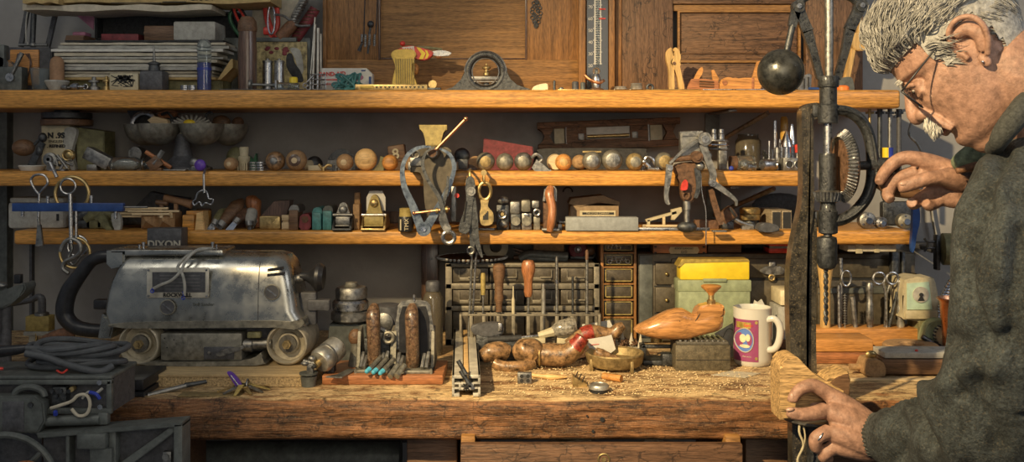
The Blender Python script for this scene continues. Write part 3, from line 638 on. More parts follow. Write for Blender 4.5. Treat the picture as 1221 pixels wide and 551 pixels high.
def protractor():
    t = T('protractor_head', 'black cast protractor head with a ring and brass clamp screw', 'protractor', 578, 2.25, TOPZ); B = t.bp
    cx, cz = 579, 86
    arch = [(524, B), (524, B-2), (540, B-5), (552, 96), (554, 84)]+[(cx+26*math.cos(a), cz-26*math.sin(a)) for a in [PI-.15-i*(PI-.3)/18 for i in range(19)]]+[(604, 84), (606, 93), (614, 101), (632, B-4), (632, B)]
    V = prism(arch, -4, 4, .8)
    # ring and body as separate solids round the open eye
    t.p('frame', 'iron', ring((cx, 0, cz), 21, 4.6, 'y', 40, 10), prism([(524, B), (524, B-2), (540, B-5), (550, 96), (555, 84), (560, 84), (562, 98), (568, 105), (590, 105), (597, 98), (599, 84), (604, 84), (608, 95), (616, 102), (632, B-4), (632, B)], -4, 4, .8))
    t.p('rim', 'dullsteel', ring((cx, -3, cz), 24.6, .9, 'y', 40, 6, (180, 360)), ring((cx, -3.6, cz), 16, .8, 'y', 36, 6))
    t.p('graduation', 'dullsteel', *[tube([(cx+19*math.cos(a), -5, cz-19*math.sin(a)), (cx+22.5*math.cos(a), -4.6, cz-22.5*math.sin(a))], .3, 4) for a in [i*PI/30 for i in range(31)]])
    t.p('blade_slot', 'dullsteel', box(562, 597, -3, 3, 91, 96, 1), box(564, 594, -3.6, -3, 97, 98)); t.p('clamp_screw', 'brass', lathe([(4, 90), (4, 87), (2.4, 86), (2.4, 83), (5.2, 82), (5.4, 80), (3, 79), (1.2, 78), (1.2, 76)], (580, 0, 0), n=16)); t.p('lower_screw', 'iron', ball((580, -1, 101), (4, 3, 2.5), 8))
protractor()
one('ivory_case', 'small rounded ivory-coloured case at the protractor foot', 'case', 'ivory', 643, 2.19, TOPZ, prism(cr2([(635, 109), (636, 104), (643, 101), (652, 100), (653, 106), (651, 109)], 4), -6, 6, 2))
for i, (x, h, r, mt, lb) in enumerate(((661, 11, 1.6, 'iron', 'dark upright pin between the ivory case and thermometer'), (669, 3, 3, 'dullsteel', 'low steel washer just right of the upright pin'), (686, 10, 4, 'graphite', 'little dark glass vial left of the thermometer case'), (695, 9, 3, 'machgrey', 'small grey stub touching the thermometer case'))):
    one('small_bit', lb, 'hardware', mt, x, 2.18, TOPZ, lathe([(r, 108), (r, 108-h), (r*.6, 107-h)], (x, 0, 0), n=14))
one('flat_strip', 'thin brass strip lying on the shelf left of the thermometer', 'strip', 'brass', 675, 2.17, TOPZ, box(665, 708, -2, 2, 106.6, 108, .3))
t = T('figurine', 'small glass and silver figurine before the thermometer', 'figurine', 711, 2.22, TOPZ); B = t.bp
t.p('base', 'rust', lathe([(9, B), (9, B-3), (4, B-5)], (711, 0, 0))); t.p('body', 'steel', lathe([(5, B-4), (6, 96), (4, 90), (3, 88)], (711, 0, 0), n=10)); t.p('head', 'glass', ball((711, 0, 85), 4.6, 8)); t.p('ribbon', 'copper', ctube([(697, -2, 90), (704, -5, 96), (714, -6, 99), (720, -4, 96)], 1.8))
for i, (x, lb) in enumerate(((740, 'dull coil spring lying right of the thermometer, leftmost coil'), (759, 'shiny coiled steel strip in front of the dark door'))):
    one('coil', lb, 'coil', 'alu', x, 2.2, TOPZ, *[ring((x, 0, 106-k*1.9), 7-k*.4, 1.0, 'z', sq=(1, .7), n=18, m=6) for k in range(2+i*2)], tube([(x-8, 0, 107.2), (x+8, 0, 107.2)], .8))
one('steel_ring', 'small steel ring lying between the coil and the wooden pliers', 'ring', 'iron', 775, 2.19, TOPZ, ring((775, 0, 104.5), 3.4, 1.6))
one('brass_rod', 'thin brass rod lying along the shelf below the wooden pliers', 'rod', 'brass', 800, 2.165, TOPZ, tube([(770, 0, 107.2), (835, 0, 107.2)], .8))
t = T('wooden_pliers', 'pair of carved pale wooden pliers standing on end', 'pliers', 805, 2.24, TOPZ); B = t.bp
t.p('arm', 'lightwood', prism(cr2([(798, B), (797, 84), (794, 72), (794, 62), (799, 57), (801, 60), (801, 67), (805, 72), (803, 84), (804, B)], 3), -4, 4, 1)); t.p('arm', 'lightwood', prism(cr2([(810, B), (805, 84), (799, 75), (804, 66), (802, 60), (805, 57), (810, 62), (811, 74), (810, 80), (816, B)], 3), -5, 3, 1)); t.p('pin', 'brownwood', cyl((803, -6, 76), (803, -4, 76), 2))
def woodknife(label, pts, x, Y=2.22):
    t = T('wooden_knife', label, 'carving', x, Y, TOPZ); return t
t = woodknife('whittled folding knife with two half-open wooden blades, by the wooden pliers', 0, 840); B = t.bp
t.p('handle', 'redwood', prism(cr2([(821, B), (823, 97), (828, 94), (852, 96), (856, 100), (854, B)], 3), -4, 4, 1)); t.p('blade', 'orangewood', prism(cr2([(824, B-4), (828, 92), (833, 83), (837, 80), (838, 86), (832, 96)], 3), -2, 2, .5)); t.p('blade', 'orangewood', prism([(850, 98), (848, 84), (851, 83), (857, 94), (856, 98)], -2, 2, .5)); t.p('ribs', 'brownwood', *[tube([(833, -4.6, 97+k*3), (850, -4.6, 98+k*3)], 1, 5) for k in range(3)])
t = woodknife('long carved wooden knife with a blade rising beside the iron ball', 0, 885); B = t.bp
t.p('handle', 'orangewood', prism(cr2([(857, 103), (860, 95), (868, 92), (876, 94), (888, 93), (904, 94), (907, 103), (900, B), (862, B)], 3), -5, 5, 1)); t.p('bolster', 'redwood', box(895, 898, -5.6, 5.6, 93, B-1, .5), cyl((863, -6, 99), (863, 6, 99), 3)); t.p('blade', 'orangewood', prism([(896, 94), (902, 74), (908, 72), (908, 96)], -2, 2, .5))
one('grey_strip', 'pale metal strip under the carved knives on the shelf edge', 'strip', 'steel', 880, 2.16, TOPZ, box(838, 918, -2, 2, 106.3, 107.6, .3))
t = T('tape_dispenser', 'small grey perforated metal plate behind the iron ball', 'plate', 958, 2.24, TOPZ); B = t.bp
t.p('body', 'dullsteel', prism([(950, B), (952, 92), (964, 88), (967, 90), (966, B)], -4, 4, 1)); t.p('slot', 'ink', box(957, 958.5, -4.6, -4, 94, B-4), box(962, 963.5, -4.6, -4, 92, B-4))
one('blue_rod', 'short blue rod lying just left of the drill frame top', 'rod', 'blue', 970, 2.18, TOPZ, cyl((964, 0, 105.8), (978, 0, 105.8), 1.8))
t = T('wooden_mallet', 'jointed wooden hammer toy leaning behind the drill linkage', 'mallet', 1016, 2.28, TOPZ); B = t.bp
t.p('handle', 'lightwood', prism([(1004, B-10), (1014, 58), (1020, 58), (1010, B-2), (1004, B)], -4, 4, 1)); t.p('head', 'lightwood', prism(cr2([(1012, 42), (1024, 40), (1031, 50), (1030, 60), (1018, 60), (1013, 52)], 3), -6, 6, 1)); t.p('beak', 'lightwood', prism([(1020, 42), (1026, 22), (1028, 44)], -3, 3, .5))
one('sheet_offcut', 'small rounded grey sheet metal piece behind the orange cap', 'plate', 'machgrey', 1010, 2.27, TOPZ, prism(cr2([(998, 111), (1000, 96), (1008, 92), (1016, 94), (1017, 111)], 3), -1.5, 1.5))
one('orange_cap', 'low orange plastic cap just right of the drill frame', 'cap', 'orange', 1005, 2.19, TOPZ, lathe([(7.5, 108), (7.5, 104), (5, 102), (.1, 101.5)], (1005, 0, 0)))
# ================================================================== middle shelf
t = T('paper_canister', 'cream paper-wrapped canister with black stencilled letters', 'canister', 74, 2.28, MIDZ); B = t.bp
t.p('body', 'labelyellow', box(56, 89, -14, 14, 150, B, 1)); t.p('lettering', 'ink', txt('N .9S', 9, (74, -14.8, 162), .5, bold=.4), txt('ENGLISH', 4.6, (74, -14.6, 169), .4), txt('. REFINED', 5, (74, -14.6, 174.5), .4, bold=.2))
for i, (r, z, mt, lb) in enumerate(((29, 150, 'brownwood', 'dark wide round disc lying directly on the cream canister'), (28, 142, 'iron', 'upper dark round disc with small raised lid above the canister'))):
    one('round_disc', lb, 'disc', mt, 80, 2.28, Z(z, 2.28), lathe([(r*.96, z), (r, z-1), (r, z-7), (r*.9, z-7.8)]+([(r*.5, z-8), (r*.5, z-10), (.1, z-10)] if i else []), (80, 0, 0)))
t = T("egg_lever", 'brown wooden egg-shaped knob on a dark slanting lever', 'lever', 30, 2.22, MIDZ); B = t.bp
t.p('knob', 'brownwood', ball((28, 0, 176), (13, 11, 10), 14)); t.p('lever', 'iron', tube([(38, 2, 174), (52, 4, 160)], 2), prism([(30, B), (40, B), (54, 172), (48, 168)], -2, 2, .5)); t.p('weight', 'iron', ball((49, 4, 164), (5, 5, 6), 8), ball((47, 0, 180), (4, 4, 7), 8))
one('white_dish', 'low white china dish at the shelf edge far left', 'dish', 'white', 38, 2.2, MIDZ, lathe([(12, BP(MIDZ, 2.2)), (15, 198), (14, 197), (.1, 198)], (38, 0, 0)))
t = T('wrapped_box', 'dark box whose left face is wrapped in curling grey paper', 'box', 112, 2.3, MIDZ); B = t.bp
t.p('box', 'olive', prism([(99, B), (99, 156), (97, 152), (131, 157), (131, B)], -16, 16, 1)); t.p('paper', 'greypaper', prism(cr2([(88, 154), (96, 152), (102, 156), (99, 170), (96, 182), (101, B-1), (95, B-1), (92, 184), (86, 172)], 3), -24, -17, .5))
one('tilted_tin', 'small speckled grey tin leaning at a slant against the dark box', 'tin', 'dullsteel', 118, 2.2, MIDZ, rot(box(102, 134, -8, 8, 181, 196, 1), -27, 'Y', (118, 0, 189)), box(106, 118, -7, 7, 196, 204, 1))
def valve():
    t = T('valve_cluster', 'small metal crank mechanism with a round dial and handle, on the shelf edge', 'mechanism', 72, 2.17, MIDZ); B = t.bp
    t.p('base', 'iron', box(60, 80, -5, 5, B-2, B+2, 1)); t.p('dial', 'dullsteel', lathe([(8, 0), (8, 3), (5, 4), (4, 7)], (62, -3, 190), (0, -1, 0)), cyl((62, -10, 190), (62, -2, 190), 2)); t.p('crank', 'steel', tube([(63, -8, 192), (73, -10, 211)], [2, 2.4]))
    t.p('gear', 'brass', ball((83, 0, 185), (7, 5, 7), 8), ring((83, -5, 185), 6, 1)); t.p('linkage', 'dullsteel', *[tube([(66+random.random()*24, -4+random.random()*6, 182+random.random()*20), (66+random.random()*24, -4, 184+random.random()*20)], 1.6) for _ in range(9)]); t.p('plate', 'dullsteel', box(56, 66, -2, 2, 184, B, 1))
    t.p('rivet', 'steel', cyl((63, -6, B), (63, -4.5, B), 2)); t.p('rivet', 'steel', cyl((77, -6, B), (77, -4.5, B), 2))
valve()
t = T('glass_bottle', 'small clear bottle lying on its side with a wire bail', 'bottle', 152, 2.2, MIDZ); B = t.bp
t.p('body', 'glass', lathe([(3, -22), (6.5, -20), (8, -15), (8, 12), (6, 17), (3, 19), (3, 23)], (150, 0, B-8.2), 'x', 20)); t.p('bail', 'steel', ring((132, 0, B-8), 7, .7, 'x'), ring((172, 0, B-8), 7, .7, 'x')); t.p('contents', 'greypaper', ball((150, 0, B-7), (14, 5, 5), 8))
one('round_stub', 'little round grey knob behind the lying bottle', 'knob', 'dullsteel', 164, 2.3, MIDZ, cyl((164, -8, 183), (164, 8, 183), 8), box(158, 170, -6, 6, 184, BP(MIDZ, 2.3)))
t = T('wooden_jig', 'small crossed wooden jig block left of the bowl pedestal', 'jig', 188, 2.19, MIDZ); B = t.bp
t.p('block', 'brownwood', rot(box(178, 194, -6, 6, 188, 202, 1), 38, 'Y', (186, 0, 195)), box(180, 194, -5, 5, 200, B)); t.p('cross_bar', 'redwood', tube([(174, 0, 181), (204, 0, 200)], 2.6, 6)); t.p('cross_bar', 'dullsteel', tube([(185, -4, 196), (195, -2, 180)], 3, 6))
def bowls():
    t = T('bowl_stand', 'dull metal stand of four joined hemispherical bowls', 'bowl stand', 218, 2.26, MIDZ); B = t.bp
    def bowl(x, y, r, zr, dep):
        pr = [(r*math.sin(a), zr+dep*math.cos(a)) for a in [i*PI/2/9 for i in range(10)]]+[(r-2, zr), (r*.6, zr+dep*.6), (.1, zr+dep*.8)]
        return lathe(pr[1:], (x, y, 0), n=30)
    for x, y, r in ((168, 12, 24), (269, 12, 23), (194, -12, 25), (245, -12, 26)): t.p('bowl', 'cast', bowl(x, y, r, 148, 26))
    t.p('pedestal', 'graphite', lathe([(34, B), (34, B-3), (20, B-8), (11, 186), (9, 170), (12, 160)], (218, 0, 0))); t.p('hub', 'cast', box(200, 238, -6, 14, 152, 164, 3))
bowls()
ub = Z(150, 2.26)
def inb(name, label, cat, mat, px, dy, *sh): return one(name, label, cat, mat, px, 2.26, Z(158, 2.26), *[mov(q, 0, dy, 0) for q in sh])
inb('metal_band', 'shiny curved metal band standing in the left front bowl', 'band', 'steel', 176, -8, ring((176, 0, 150), 15, 3.2, 'y', 20, 8, (190, 330)), ring((176, 4, 150), 15, 3.2, 'y', 20, 8, (190, 330)))
inb('black_wedge', 'flat black tapered piece sticking out of the rear left bowl', 'wedge', 'blackmatte', 163, 12, prism([(146, 128), (150, 126), (172, 130), (182, 150), (160, 156)], -4, 4, 1))
inb('wood_offcut', 'thin dark reddish wood slab leaning in the rear left bowl', 'offcut', 'redwood', 190, 10, prism([(178, 140), (198, 127), (208, 134), (202, 152), (184, 156)], -3, 3, .6))
inb('wood_offcut', 'pale angled wood block at the top of the front left bowl', 'offcut', 'palewood', 198, -14, prism([(183, 144), (190, 139), (206, 143), (208, 150), (196, 156)], -6, 6, .8))
inb('shell', 'pale ribbed fan of shavings heaped in the front right bowl', 'shell', 'greypaper', 230, -14, *[tube([(233, 0, 152), (233+24*math.cos(a), 0, 150-12*math.sin(a))], [2.2, 1.2], 6) for a in [i*PI/12 for i in range(13)]])
inb('yellow_disc', 'small yellow round cap among the shavings in the bowl', 'cap', 'yellow', 233, -22, ball((233, 0, 147), (7, 3, 4), 10))
inb('small_clip', 'small black clip at the middle of the bowls', 'clip', 'black', 204, -10, ctube([(196, 0, 137), (204, -1, 135), (210, 0, 141), (216, 0, 140)], 1.6, 5), box(200, 212, -1, 1, 141, 152, 1))
inb('brown_knob', 'rounded brown knob resting in the rear right bowl, left one', 'knob', 'brownwood', 261, 10, ball((261, 0, 145), (11, 6, 8), 10))
inb('brown_knob', 'dark rounded knob resting in the rear right bowl, rightmost', 'knob', 'rust', 281, 10, ball((281, 0, 146), (7, 6, 7), 10))
inb('iron_hook', 'little bent iron hook rising behind the pale shavings', 'hook', 'iron', 248, 0, ctube([(246, 0, 150), (246, 0, 137), (252, 0, 134), (253, 0, 137)], 1.4, 4))
t = T('pipe_tap', 'silver pipe tap with violet painted knob hanging over the shelf edge', 'tap', 237, 2.155, MIDZ); B = t.bp
t.p('body', 'dullsteel', ball((231, 3, 194), (6, 4, 6), 8), box(228, 244, 0, 8, 198, B, 1)); t.p('knob', 'purple', ball((239, -1, 197), (7, 4, 7), 10), label='mottled violet knob')
t = T('wire_figure', 'small silver wire creature dangling from a rod over the shelf edge', 'ornament', 243, 2.135, MIDZ-.06)
t.p('rod', 'steel', tube([(243, 22, 200), (243, 6, 202), (243, 0, 208), (243.5, 0, 230)], 1.5)); t.p('figure', 'steel', ctube([(236, 0, 230), (233, 0, 238), (230, 0, 241), (232, 0, 245), (238, 0, 241), (241, 0, 246), (245, 0, 242), (252, 0, 244), (254, 0, 238), (249, 0, 237), (247, 0, 230), (243, 0, 227)], 1.1, 4, 6, closed=True))
one('flat_plate', 'low flat grey plate on the shelf in front of the bowl pedestal', 'plate', 'dullsteel', 213, 2.17, MIDZ, box(196, 223, -5, 5, 202, BP(MIDZ, 2.17), .5))
# sockets and knobs
t = T('pipe_fitting', 'pale ribbed plastic fitting standing upright', 'fitting', 291, 2.22, MIDZ); B = t.bp
t.p('body', 'cream', lathe([(6, B), (6, 193), (7, 191), (7, 187), (5, 186), (5.5, 176), (4, 175)], (291, 0, 0))); t.p('rib', 'cream', *[box(285+k*2.6, 286.4+k*2.6, -7, -5, 194, B) for k in range(5)])
def knob(label, x, z, r, mat, Y=2.19, eye='brownwood', grp=None, L=22, cat='knob', eyer=.45):
    B = BP(MIDZ, Y); z = B-r if z is None else z
    t = T('turned_knob', label, cat, x, Y, MIDZ, group=grp)
    t.p('body', mat, lathe([(r*.55, L), (r*.8, L*.5), (r, 4), (r, 0), (r*.95, -2.5), (r*.84, -4.8), (r*.68, -6.6), (r*.5, -7.6)], (x, 0, B-r), 'y', 24))
    if eye: t.p('end_grain', eye, lathe([(r*eyer*.75, -3), (r*eyer*.75, -8), (r*eyer*.5, -8.8), (.1, -9)], (x, 0, B-r), 'y', 18))
    return t
knob('small round wooden end just left of the upright pale fitting', 275, None, 8, 'cork', eye='palewood')
one('grey_bulge', 'dim grey rounded bulb behind the upright pale fitting', 'bulb', 'olive', 281, 2.3, MIDZ, ball((281, 0, 189), (11, 9, 14), 12))
for i in range(2):
    one('ring_stack', ('stack of bright washers left of the wooden knobs', 'dark flat rings under a stub beside the bright washers')[i], 'washers', ('steel', 'dullsteel')[i], 311-i*10, 2.2, MIDZ, *[lathe([((7, 6)[i], 204-k*3), ((7, 6)[i], 202-k*3)], (311-i*9, 0, 0), n=16) for k in range(4)])
one('dark_sprig', 'little dark green broken stub behind the stacked washers', 'stub', 'green', 304, 2.3, MIDZ, prism([(298, 203), (298, 186), (303, 190), (306, 183), (308, 203)], -4, 4))
knob('round wooden chuck end, first of the pair near the washers', 328, None, 11.5, 'mottled', eye='dullsteel', eyer=.5)
knob('round wooden end with dark centre ring, second of the pair', 353, None, 12.3, 'cork', eye='walnut', eyer=.78).p('centre', 'palewood', cyl((353, -10, BP(MIDZ, 2.19)-12.3), (353, -7, BP(MIDZ, 2.19)-12.3), 3.5))
one('pale_tube', 'short pale tube lying behind the dark-centred wooden end', 'tube', 'cream', 372, 2.2, MIDZ, cyl((364, 6, 197), (370, 4, 197), 6), box(368, 384, -4, 6, 197, BP(MIDZ, 2.2), 1))
one('dark_dome', 'low dark dome behind the pale tube', 'dome', 'iron', 375, 2.32, MIDZ, ball((375, 0, 196), (10, 8, 10), 10))
t = T('brass_wing', 'tiny brass wing screw lying before the grey hammer', 'screw', 385, 2.18, MIDZ); B = t.bp
t.p('wing', 'brass', ctube([(380, 0, 196), (385, 0, 201), (391, 0, 197), (396, 0, 198)], 1.6, 4)); t.p('shank', 'brass', cyl((385, 0, 199), (386, 0, B), 2))
t = T('hammer_head', 'grey curved metal plane iron leaning behind the knobs', 'plane iron', 400, 2.28, MIDZ); B = t.bp
t.p('body', 'dullsteel', prism(cr2([(391, B), (391, 194), (398, 185), (410, 180), (418, 182), (424, B)], 3), -4, 4, 1)); t.p('cap', 'iron', prism(cr2([(392, 190), (400, 180), (412, 178), (422, 186), (410, 186), (400, 190)], 3), -6, -4, .5))
one('small_spur', 'thin dark spike hanging over the shelf edge by the knobs', 'spike', 'iron', 399, 2.165, MIDZ, tube([(398, -2, 197), (398, -3, 203), (401, -7, 211)], [2, 1.6, .5]), box(394, 402, -3, 4, 200, 205))
knob('grey-rimmed wooden handle end beneath the curved grey plane iron', 411, None, 10, 'cork', eye='palewood', eyer=.5).p('rim', 'dullsteel', ring((411, -1, BP(MIDZ, 2.19)-10), 8.4, 1.4))
knob('largest pale round wooden knob right of the grey-rimmed one', 436, None, 13.3, 'lightwoodx', eye='lightwoodx', eyer=.55)
knob('smaller smooth reddish wooden knob left of the number block', 465, None, 9.5, 'orangewood', eye=None)
one('scraper', 'pale flared scraper lying between two wooden knobs', 'scraper', 'olive', 451, 2.2, MIDZ, prism([(443, 204), (452, 196), (454, 186), (459, 188), (458, 204)], -3, 3, .6))
t = T('number_block', 'dark cube stamped with a pale figure eight', 'block', 475, 2.3, MIDZ); B = t.bp
t.p('cube', 'brownwood', rot(box(464, 484, -9, 9, 173, 193, 1.5), 8, 'Y', (474, 0, 183)), box(466, 484, -8, 8, 190, B)); t.p('figure', 'cream', txt('8', 17, (473, -9.8, 184), .5, 8, bold=.3))
one('turned_knob', 'small yellowish knob half hidden by the caliper leg', 'knob', 'cork', 488, 2.25, MIDZ, lathe([(6, 10), (8, 2), (8, -2), (5, -4)], (488, 0, BP(MIDZ, 2.25)-8), 'y'))
# the small vice with calipers
def vice():
    t = T('bench_vice', 'small grey-painted metal vice with pale thin tommy bar', 'vice', 518, 2.10, Z(262, 2.10)); 
    t.p('jaw', 'mustard', prism([(500, 149), (533, 149), (533, 155), (528, 158), (526, 174), (508, 174), (506, 158), (501, 155)], -5, 12, 1), label='worn cream-painted jaw')
    t.p('screw_boss', 'dullsteel', lathe([(8, 0), (8, 4), (6, 8), (6, 14)], (517, -6, 182), (0, -1, 0))); t.p('boss_cap', 'rust', cyl((517, -22, 182), (517, -20, 182), 5.2))
    t.p('tommy_bar', 'copper', tube([(521, -21, 179), (556, -22, 143)], 1.7), ball((556.5, -22, 142.5), 2.8, 8))
    t.p('body', 'steelgreen', prism(cr2([(500, 176), (534, 176), (540, 190), (543, 204), (520, 260), (511, 262), (506, 240), (503, 205), (490, 206), (490, 198)], 3), 0, 14, 2)); t.p('clamp', 'dullsteel', box(486, 545, 2, 50, 193, 203.6, 1.5), box(538, 544, -2, 10, 222, 264, 1)); t.p('red_dot', 'red', cyl((545, -5, 233), (545, -2, 233), 2.8)); t.p('ring', 'dullsteel', ring((496, 0, 184), 4, 1.2), box(489, 503, -3, 4, 188, 198, 1))
    t.p('dome', 'iron', ball((548, 55, 186), (10, 8, 10), 10), box(541, 556, 40, 62, 190, 203, 1))
vice()
def caliper(name, label, L, R, w, mat, Y, zs, wing=True):
    t = T(name, label, 'caliper', 505, Y, zs)
    t.p('leg', mat, strap(cr(L, 6), lerpl(w, len(cr(L, 6))), 2.4, (0, 1, 0)) if False else flatleg(L, w)); t.p('leg', mat, mov(flatleg(R, w), 0, 3, 0)); return t
def flatleg(pts, w, th=2.4):
    q = [(v.x, v.y) for v in cr([(a, b) for a, b in pts], 6)]; W = lerpl(w, len(q)); a = []; b = []
    for i, (x, z) in enumerate(q):
        x0, z0 = q[max(i-1, 0)]; x1, z1 = q[min(i+1, len(q)-1)]; dx, dz = x1-x0, z1-z0; l = math.hypot(dx, dz) or 1
        a.append((x-dz/l*W[i]/2, z+dx/l*W[i]/2)); b.append((x+dz/l*W[i]/2, z-dx/l*W[i]/2))
    V = []; Fc = []; m = len(q)
    for i in range(m):
        for (px, pz) in (a[i], b[i]):
            for y in (-th/2, th/2): V.append(Vector((px, y, pz)))
    for i in range(m-1):
        k = i*4; n = k+4
        Fc += [(k, n, n+2, k+2), (k+1, k+3, n+3, n+1), (k, k+1, n+1, n), (k+2, n+2, n+3, k+3)]
    Fc += [(0, 2, 3, 1), ((m-1)*4, (m-1)*4+1, (m-1)*4+3, (m-1)*4+2)]
    return V, Fc
t = caliper('outside_caliper', 'large blued steel outside caliper hanging in front of the vice, bowed legs up', [(502, 272), (492, 245), (482, 222), (480, 200), (487, 184), (500, 176), (514, 175)], [(508, 272), (520, 252), (532, 230), (540, 208), (541, 196), (536, 184), (524, 177)], [11, 9, 7, 5, 5, 4, 2], 'bluesteel', 2.065, LOWZ+.0)
t.p('pivot', 'bluesteel', cyl((505.5, -4, 273), (505.5, 6, 273), 8.5)); t.p('pivot_screw', 'chrome', cyl((505.5, -6, 273), (505.5, -4, 273), 3)); t.p('adjusting_rod', 'copper', tube([(494, -4, 254), (536, -4, 249)], 1.4), ball((494, -4, 254), 2.4, 7)); t.p('knurled_nut', 'brass', lathe([(3, 0), (4, 1), (4, 4), (3, 5)], (530, -4, 249.6), 'x'), lathe([(3.4, 0), (3.4, 3)], (520, -4, 251), 'x'))
t = caliper('inside_caliper', 'slim dark caliper nested inside the large blued one', [(536, 278), (529, 256), (524, 236), (510, 214), (504, 196), (508, 182), (518, 176)], [(534, 278), (526, 262), (530, 238), (533, 224), (534, 210)], [6, 6, 5, 4, 4, 3, 2], 'iron', 2.05, LOWZ-.01)
t.p('spring', 'steel', ring((535, 0, 283), 7, 2.6, 'y', 20, 8), label='bright ring spring'); t.p('nut', 'dullsteel', cyl((533, -3, 272), (533, 4, 272), 5))
MD_done = True
# knobs to the right of the vice
one('rose_finial', 'grey tapering metal cone lying left of the silver knobs', 'finial', 'dullsteel', 560, 2.28, MIDZ, lathe([(11, 206), (10, 200), (5, 196), (4, 190)], (560, 0, 0)))
one('dim_disc', 'dim wooden disc behind the silver knobs left end', 'disc', 'cork', 567, 2.27, MIDZ, cyl((567, 0, 195), (567, 8, 195), 9))
knob('silver-rimmed round knob, first right of the pliers hook', 579, None, 11, 'cast', eye='oldbrass', eyer=.8)
knob('silver-rimmed round knob, second right of the pliers hook', 602, None, 10.5, 'cast', eye='cast', eyer=.7)
knob('silver-rimmed round knob left of the folded grey strap', 624, None, 11, 'dullsteel', eye='cast', eyer=.75)
one('grey_strap', 'folded grey lead strap hanging over the shelf edge', 'strap', 'dullsteel', 648, 2.165, MIDZ, prism([(634, 200), (640, 190), (646, 196), (656, 202), (662, 208), (640, 207)], -6, 10, 1.2), ctube([(634, 0, 188), (640, -2, 184), (646, 0, 190), (640, -2, 196)], 2.2, 4))
one('red_case', 'dark red leather-covered box slanting behind the silver knobs', 'case', 'darkred', 604, 2.32, MIDZ, prism([(575, 206), (577, 165), (635, 175), (636, 190), (632, 206)], -10, 10, 1))
knob('orange wooden tapered end right of the folded strap', 672, None, 10, 'orangewood', eye='lightwood', eyer=.6).p('shaft', 'palewood', lathe([(9, 0), (10, 20)], (663, 8, BP(MIDZ, 2.19)-10), 'y'))
knob('small shaded wooden end between orange and silver knobs', 691, None, 9, 'cork', Y=2.28, eye='cork')
knob('silver ball-faced knob right of the orange wooden end', 706, None, 11.5, 'cast', eye='dullsteel', eyer=.85)
knob('largest silver ball-faced knob on the middle shelf', 730, None, 12.5, 'cast', eye='dullsteel', eyer=.9)
knob('silver knob with yellowed face, left of the steel bolts', 757, None, 10.5, 'oldbrass', eye='cast', eyer=.8)
knob('bright brass-yellow ball knob behind the puller arm', 792, None, 11, 'cast', eye='oldbrass', eyer=.9)
t = T('steel_bolt', 'pair of small bright bolts lying beside the brassy ball knob', 'bolts', 772, 2.18, MIDZ); B = t.bp
t.p('bolt', 'steel', tube([(768, 0, 193), (776, 0, 201)], 2.2), ball((768, 0, 193), 3.4, 8)); t.p('bolt', 'steel', tube([(772, -2, 201), (784, -2, 202)], 2), cyl((782, -2, 201.5), (785, -2, 201.5), 3.6))
one('wire_clip', 'small black wire clip at the shelf edge near the bolts', 'clip', 'steel', 782, 2.27, MIDZ, ctube([(766, 0, 204), (770, 0, 188), (778, 0, 190), (782, 0, 198), (790, 0, 204)], 2, 4))
# spirit level
def level():
    t = T('spirit_level', 'long dark wooden spirit level leaning at the back of the shelf', 'level', 726, 2.37, MIDZ+.025); B = t.bp
    c = (726, 0, 160)
    def R(s): return rot(s, 2.2, 'Y', c)
    def notch(x, s): return [(x+s*math.sqrt(max(0, 81-(z-160)**2)), z) for z in (151, 153, 156, 160, 164, 167, 169)]
    H = 17
    # rails and webs leave the ports open
    t.p('body', 'darkoakx', R(box(641, 811, -5, 5, 143, 151, 1)), R(box(641, 811, -5, 5, 169, 177, 1)),
        R(prism([(641, 151)]+[(641+s, z) for z, s in ((151, 2), (155, 6), (160, 8), (165, 6), (169, 2))]+[(660, 169), (655, 160), (660, 151)], -5, 5)),
        R(box(675, 699, -5, 5, 151, 169)), R(box(751, 772, -5, 5, 151, 169)), R(box(699, 751, -5, 5, 165, 169)), R(prism([(790, 151), (795, 160), (790, 169), (806, 169), (802, 160), (806, 151)], -5, 5)))
    t.p('vial_port', 'white', R(box(699, 751, 1, 4, 151, 166)), label='pale vial window'); t.p('vial', 'brass', R(cyl((700, -1, 162), (750, -1, 162), 2.2)))
    t.p('end_port', 'cream', R(box(661, 674, 2, 4, 151, 169))); t.p('end_port', 'cream', R(box(773, 790, 2, 4, 151, 169))); t.p('end_vial', 'dullsteel', R(cyl((675, -3, 150), (675, -3, 170), 2))); t.p('end_vial', 'dullsteel', R(cyl((773, -3, 150), (773, -3, 170), 2)))
    t.p('screw_plate', 'dullsteel', R(box(689, 696, -6, -5, 158, 166, 1))); t.p('screw_plate', 'dullsteel', R(box(753, 760, -6, -5, 158, 166, 1)))
    return t
level()
t = T('long_case', 'long dark flat case with brass label under the spirit level', 'case', 700, 2.35, MIDZ); B = t.bp
t.p('body', 'blackmatte', prism(cr2([(643, 183), (650, 177), (760, 177), (768, 181), (768, B), (646, B)], 2), -10, 18, 1)); t.p('label_plate', 'brass', box(694, 716, -11, -10, 180, 182))
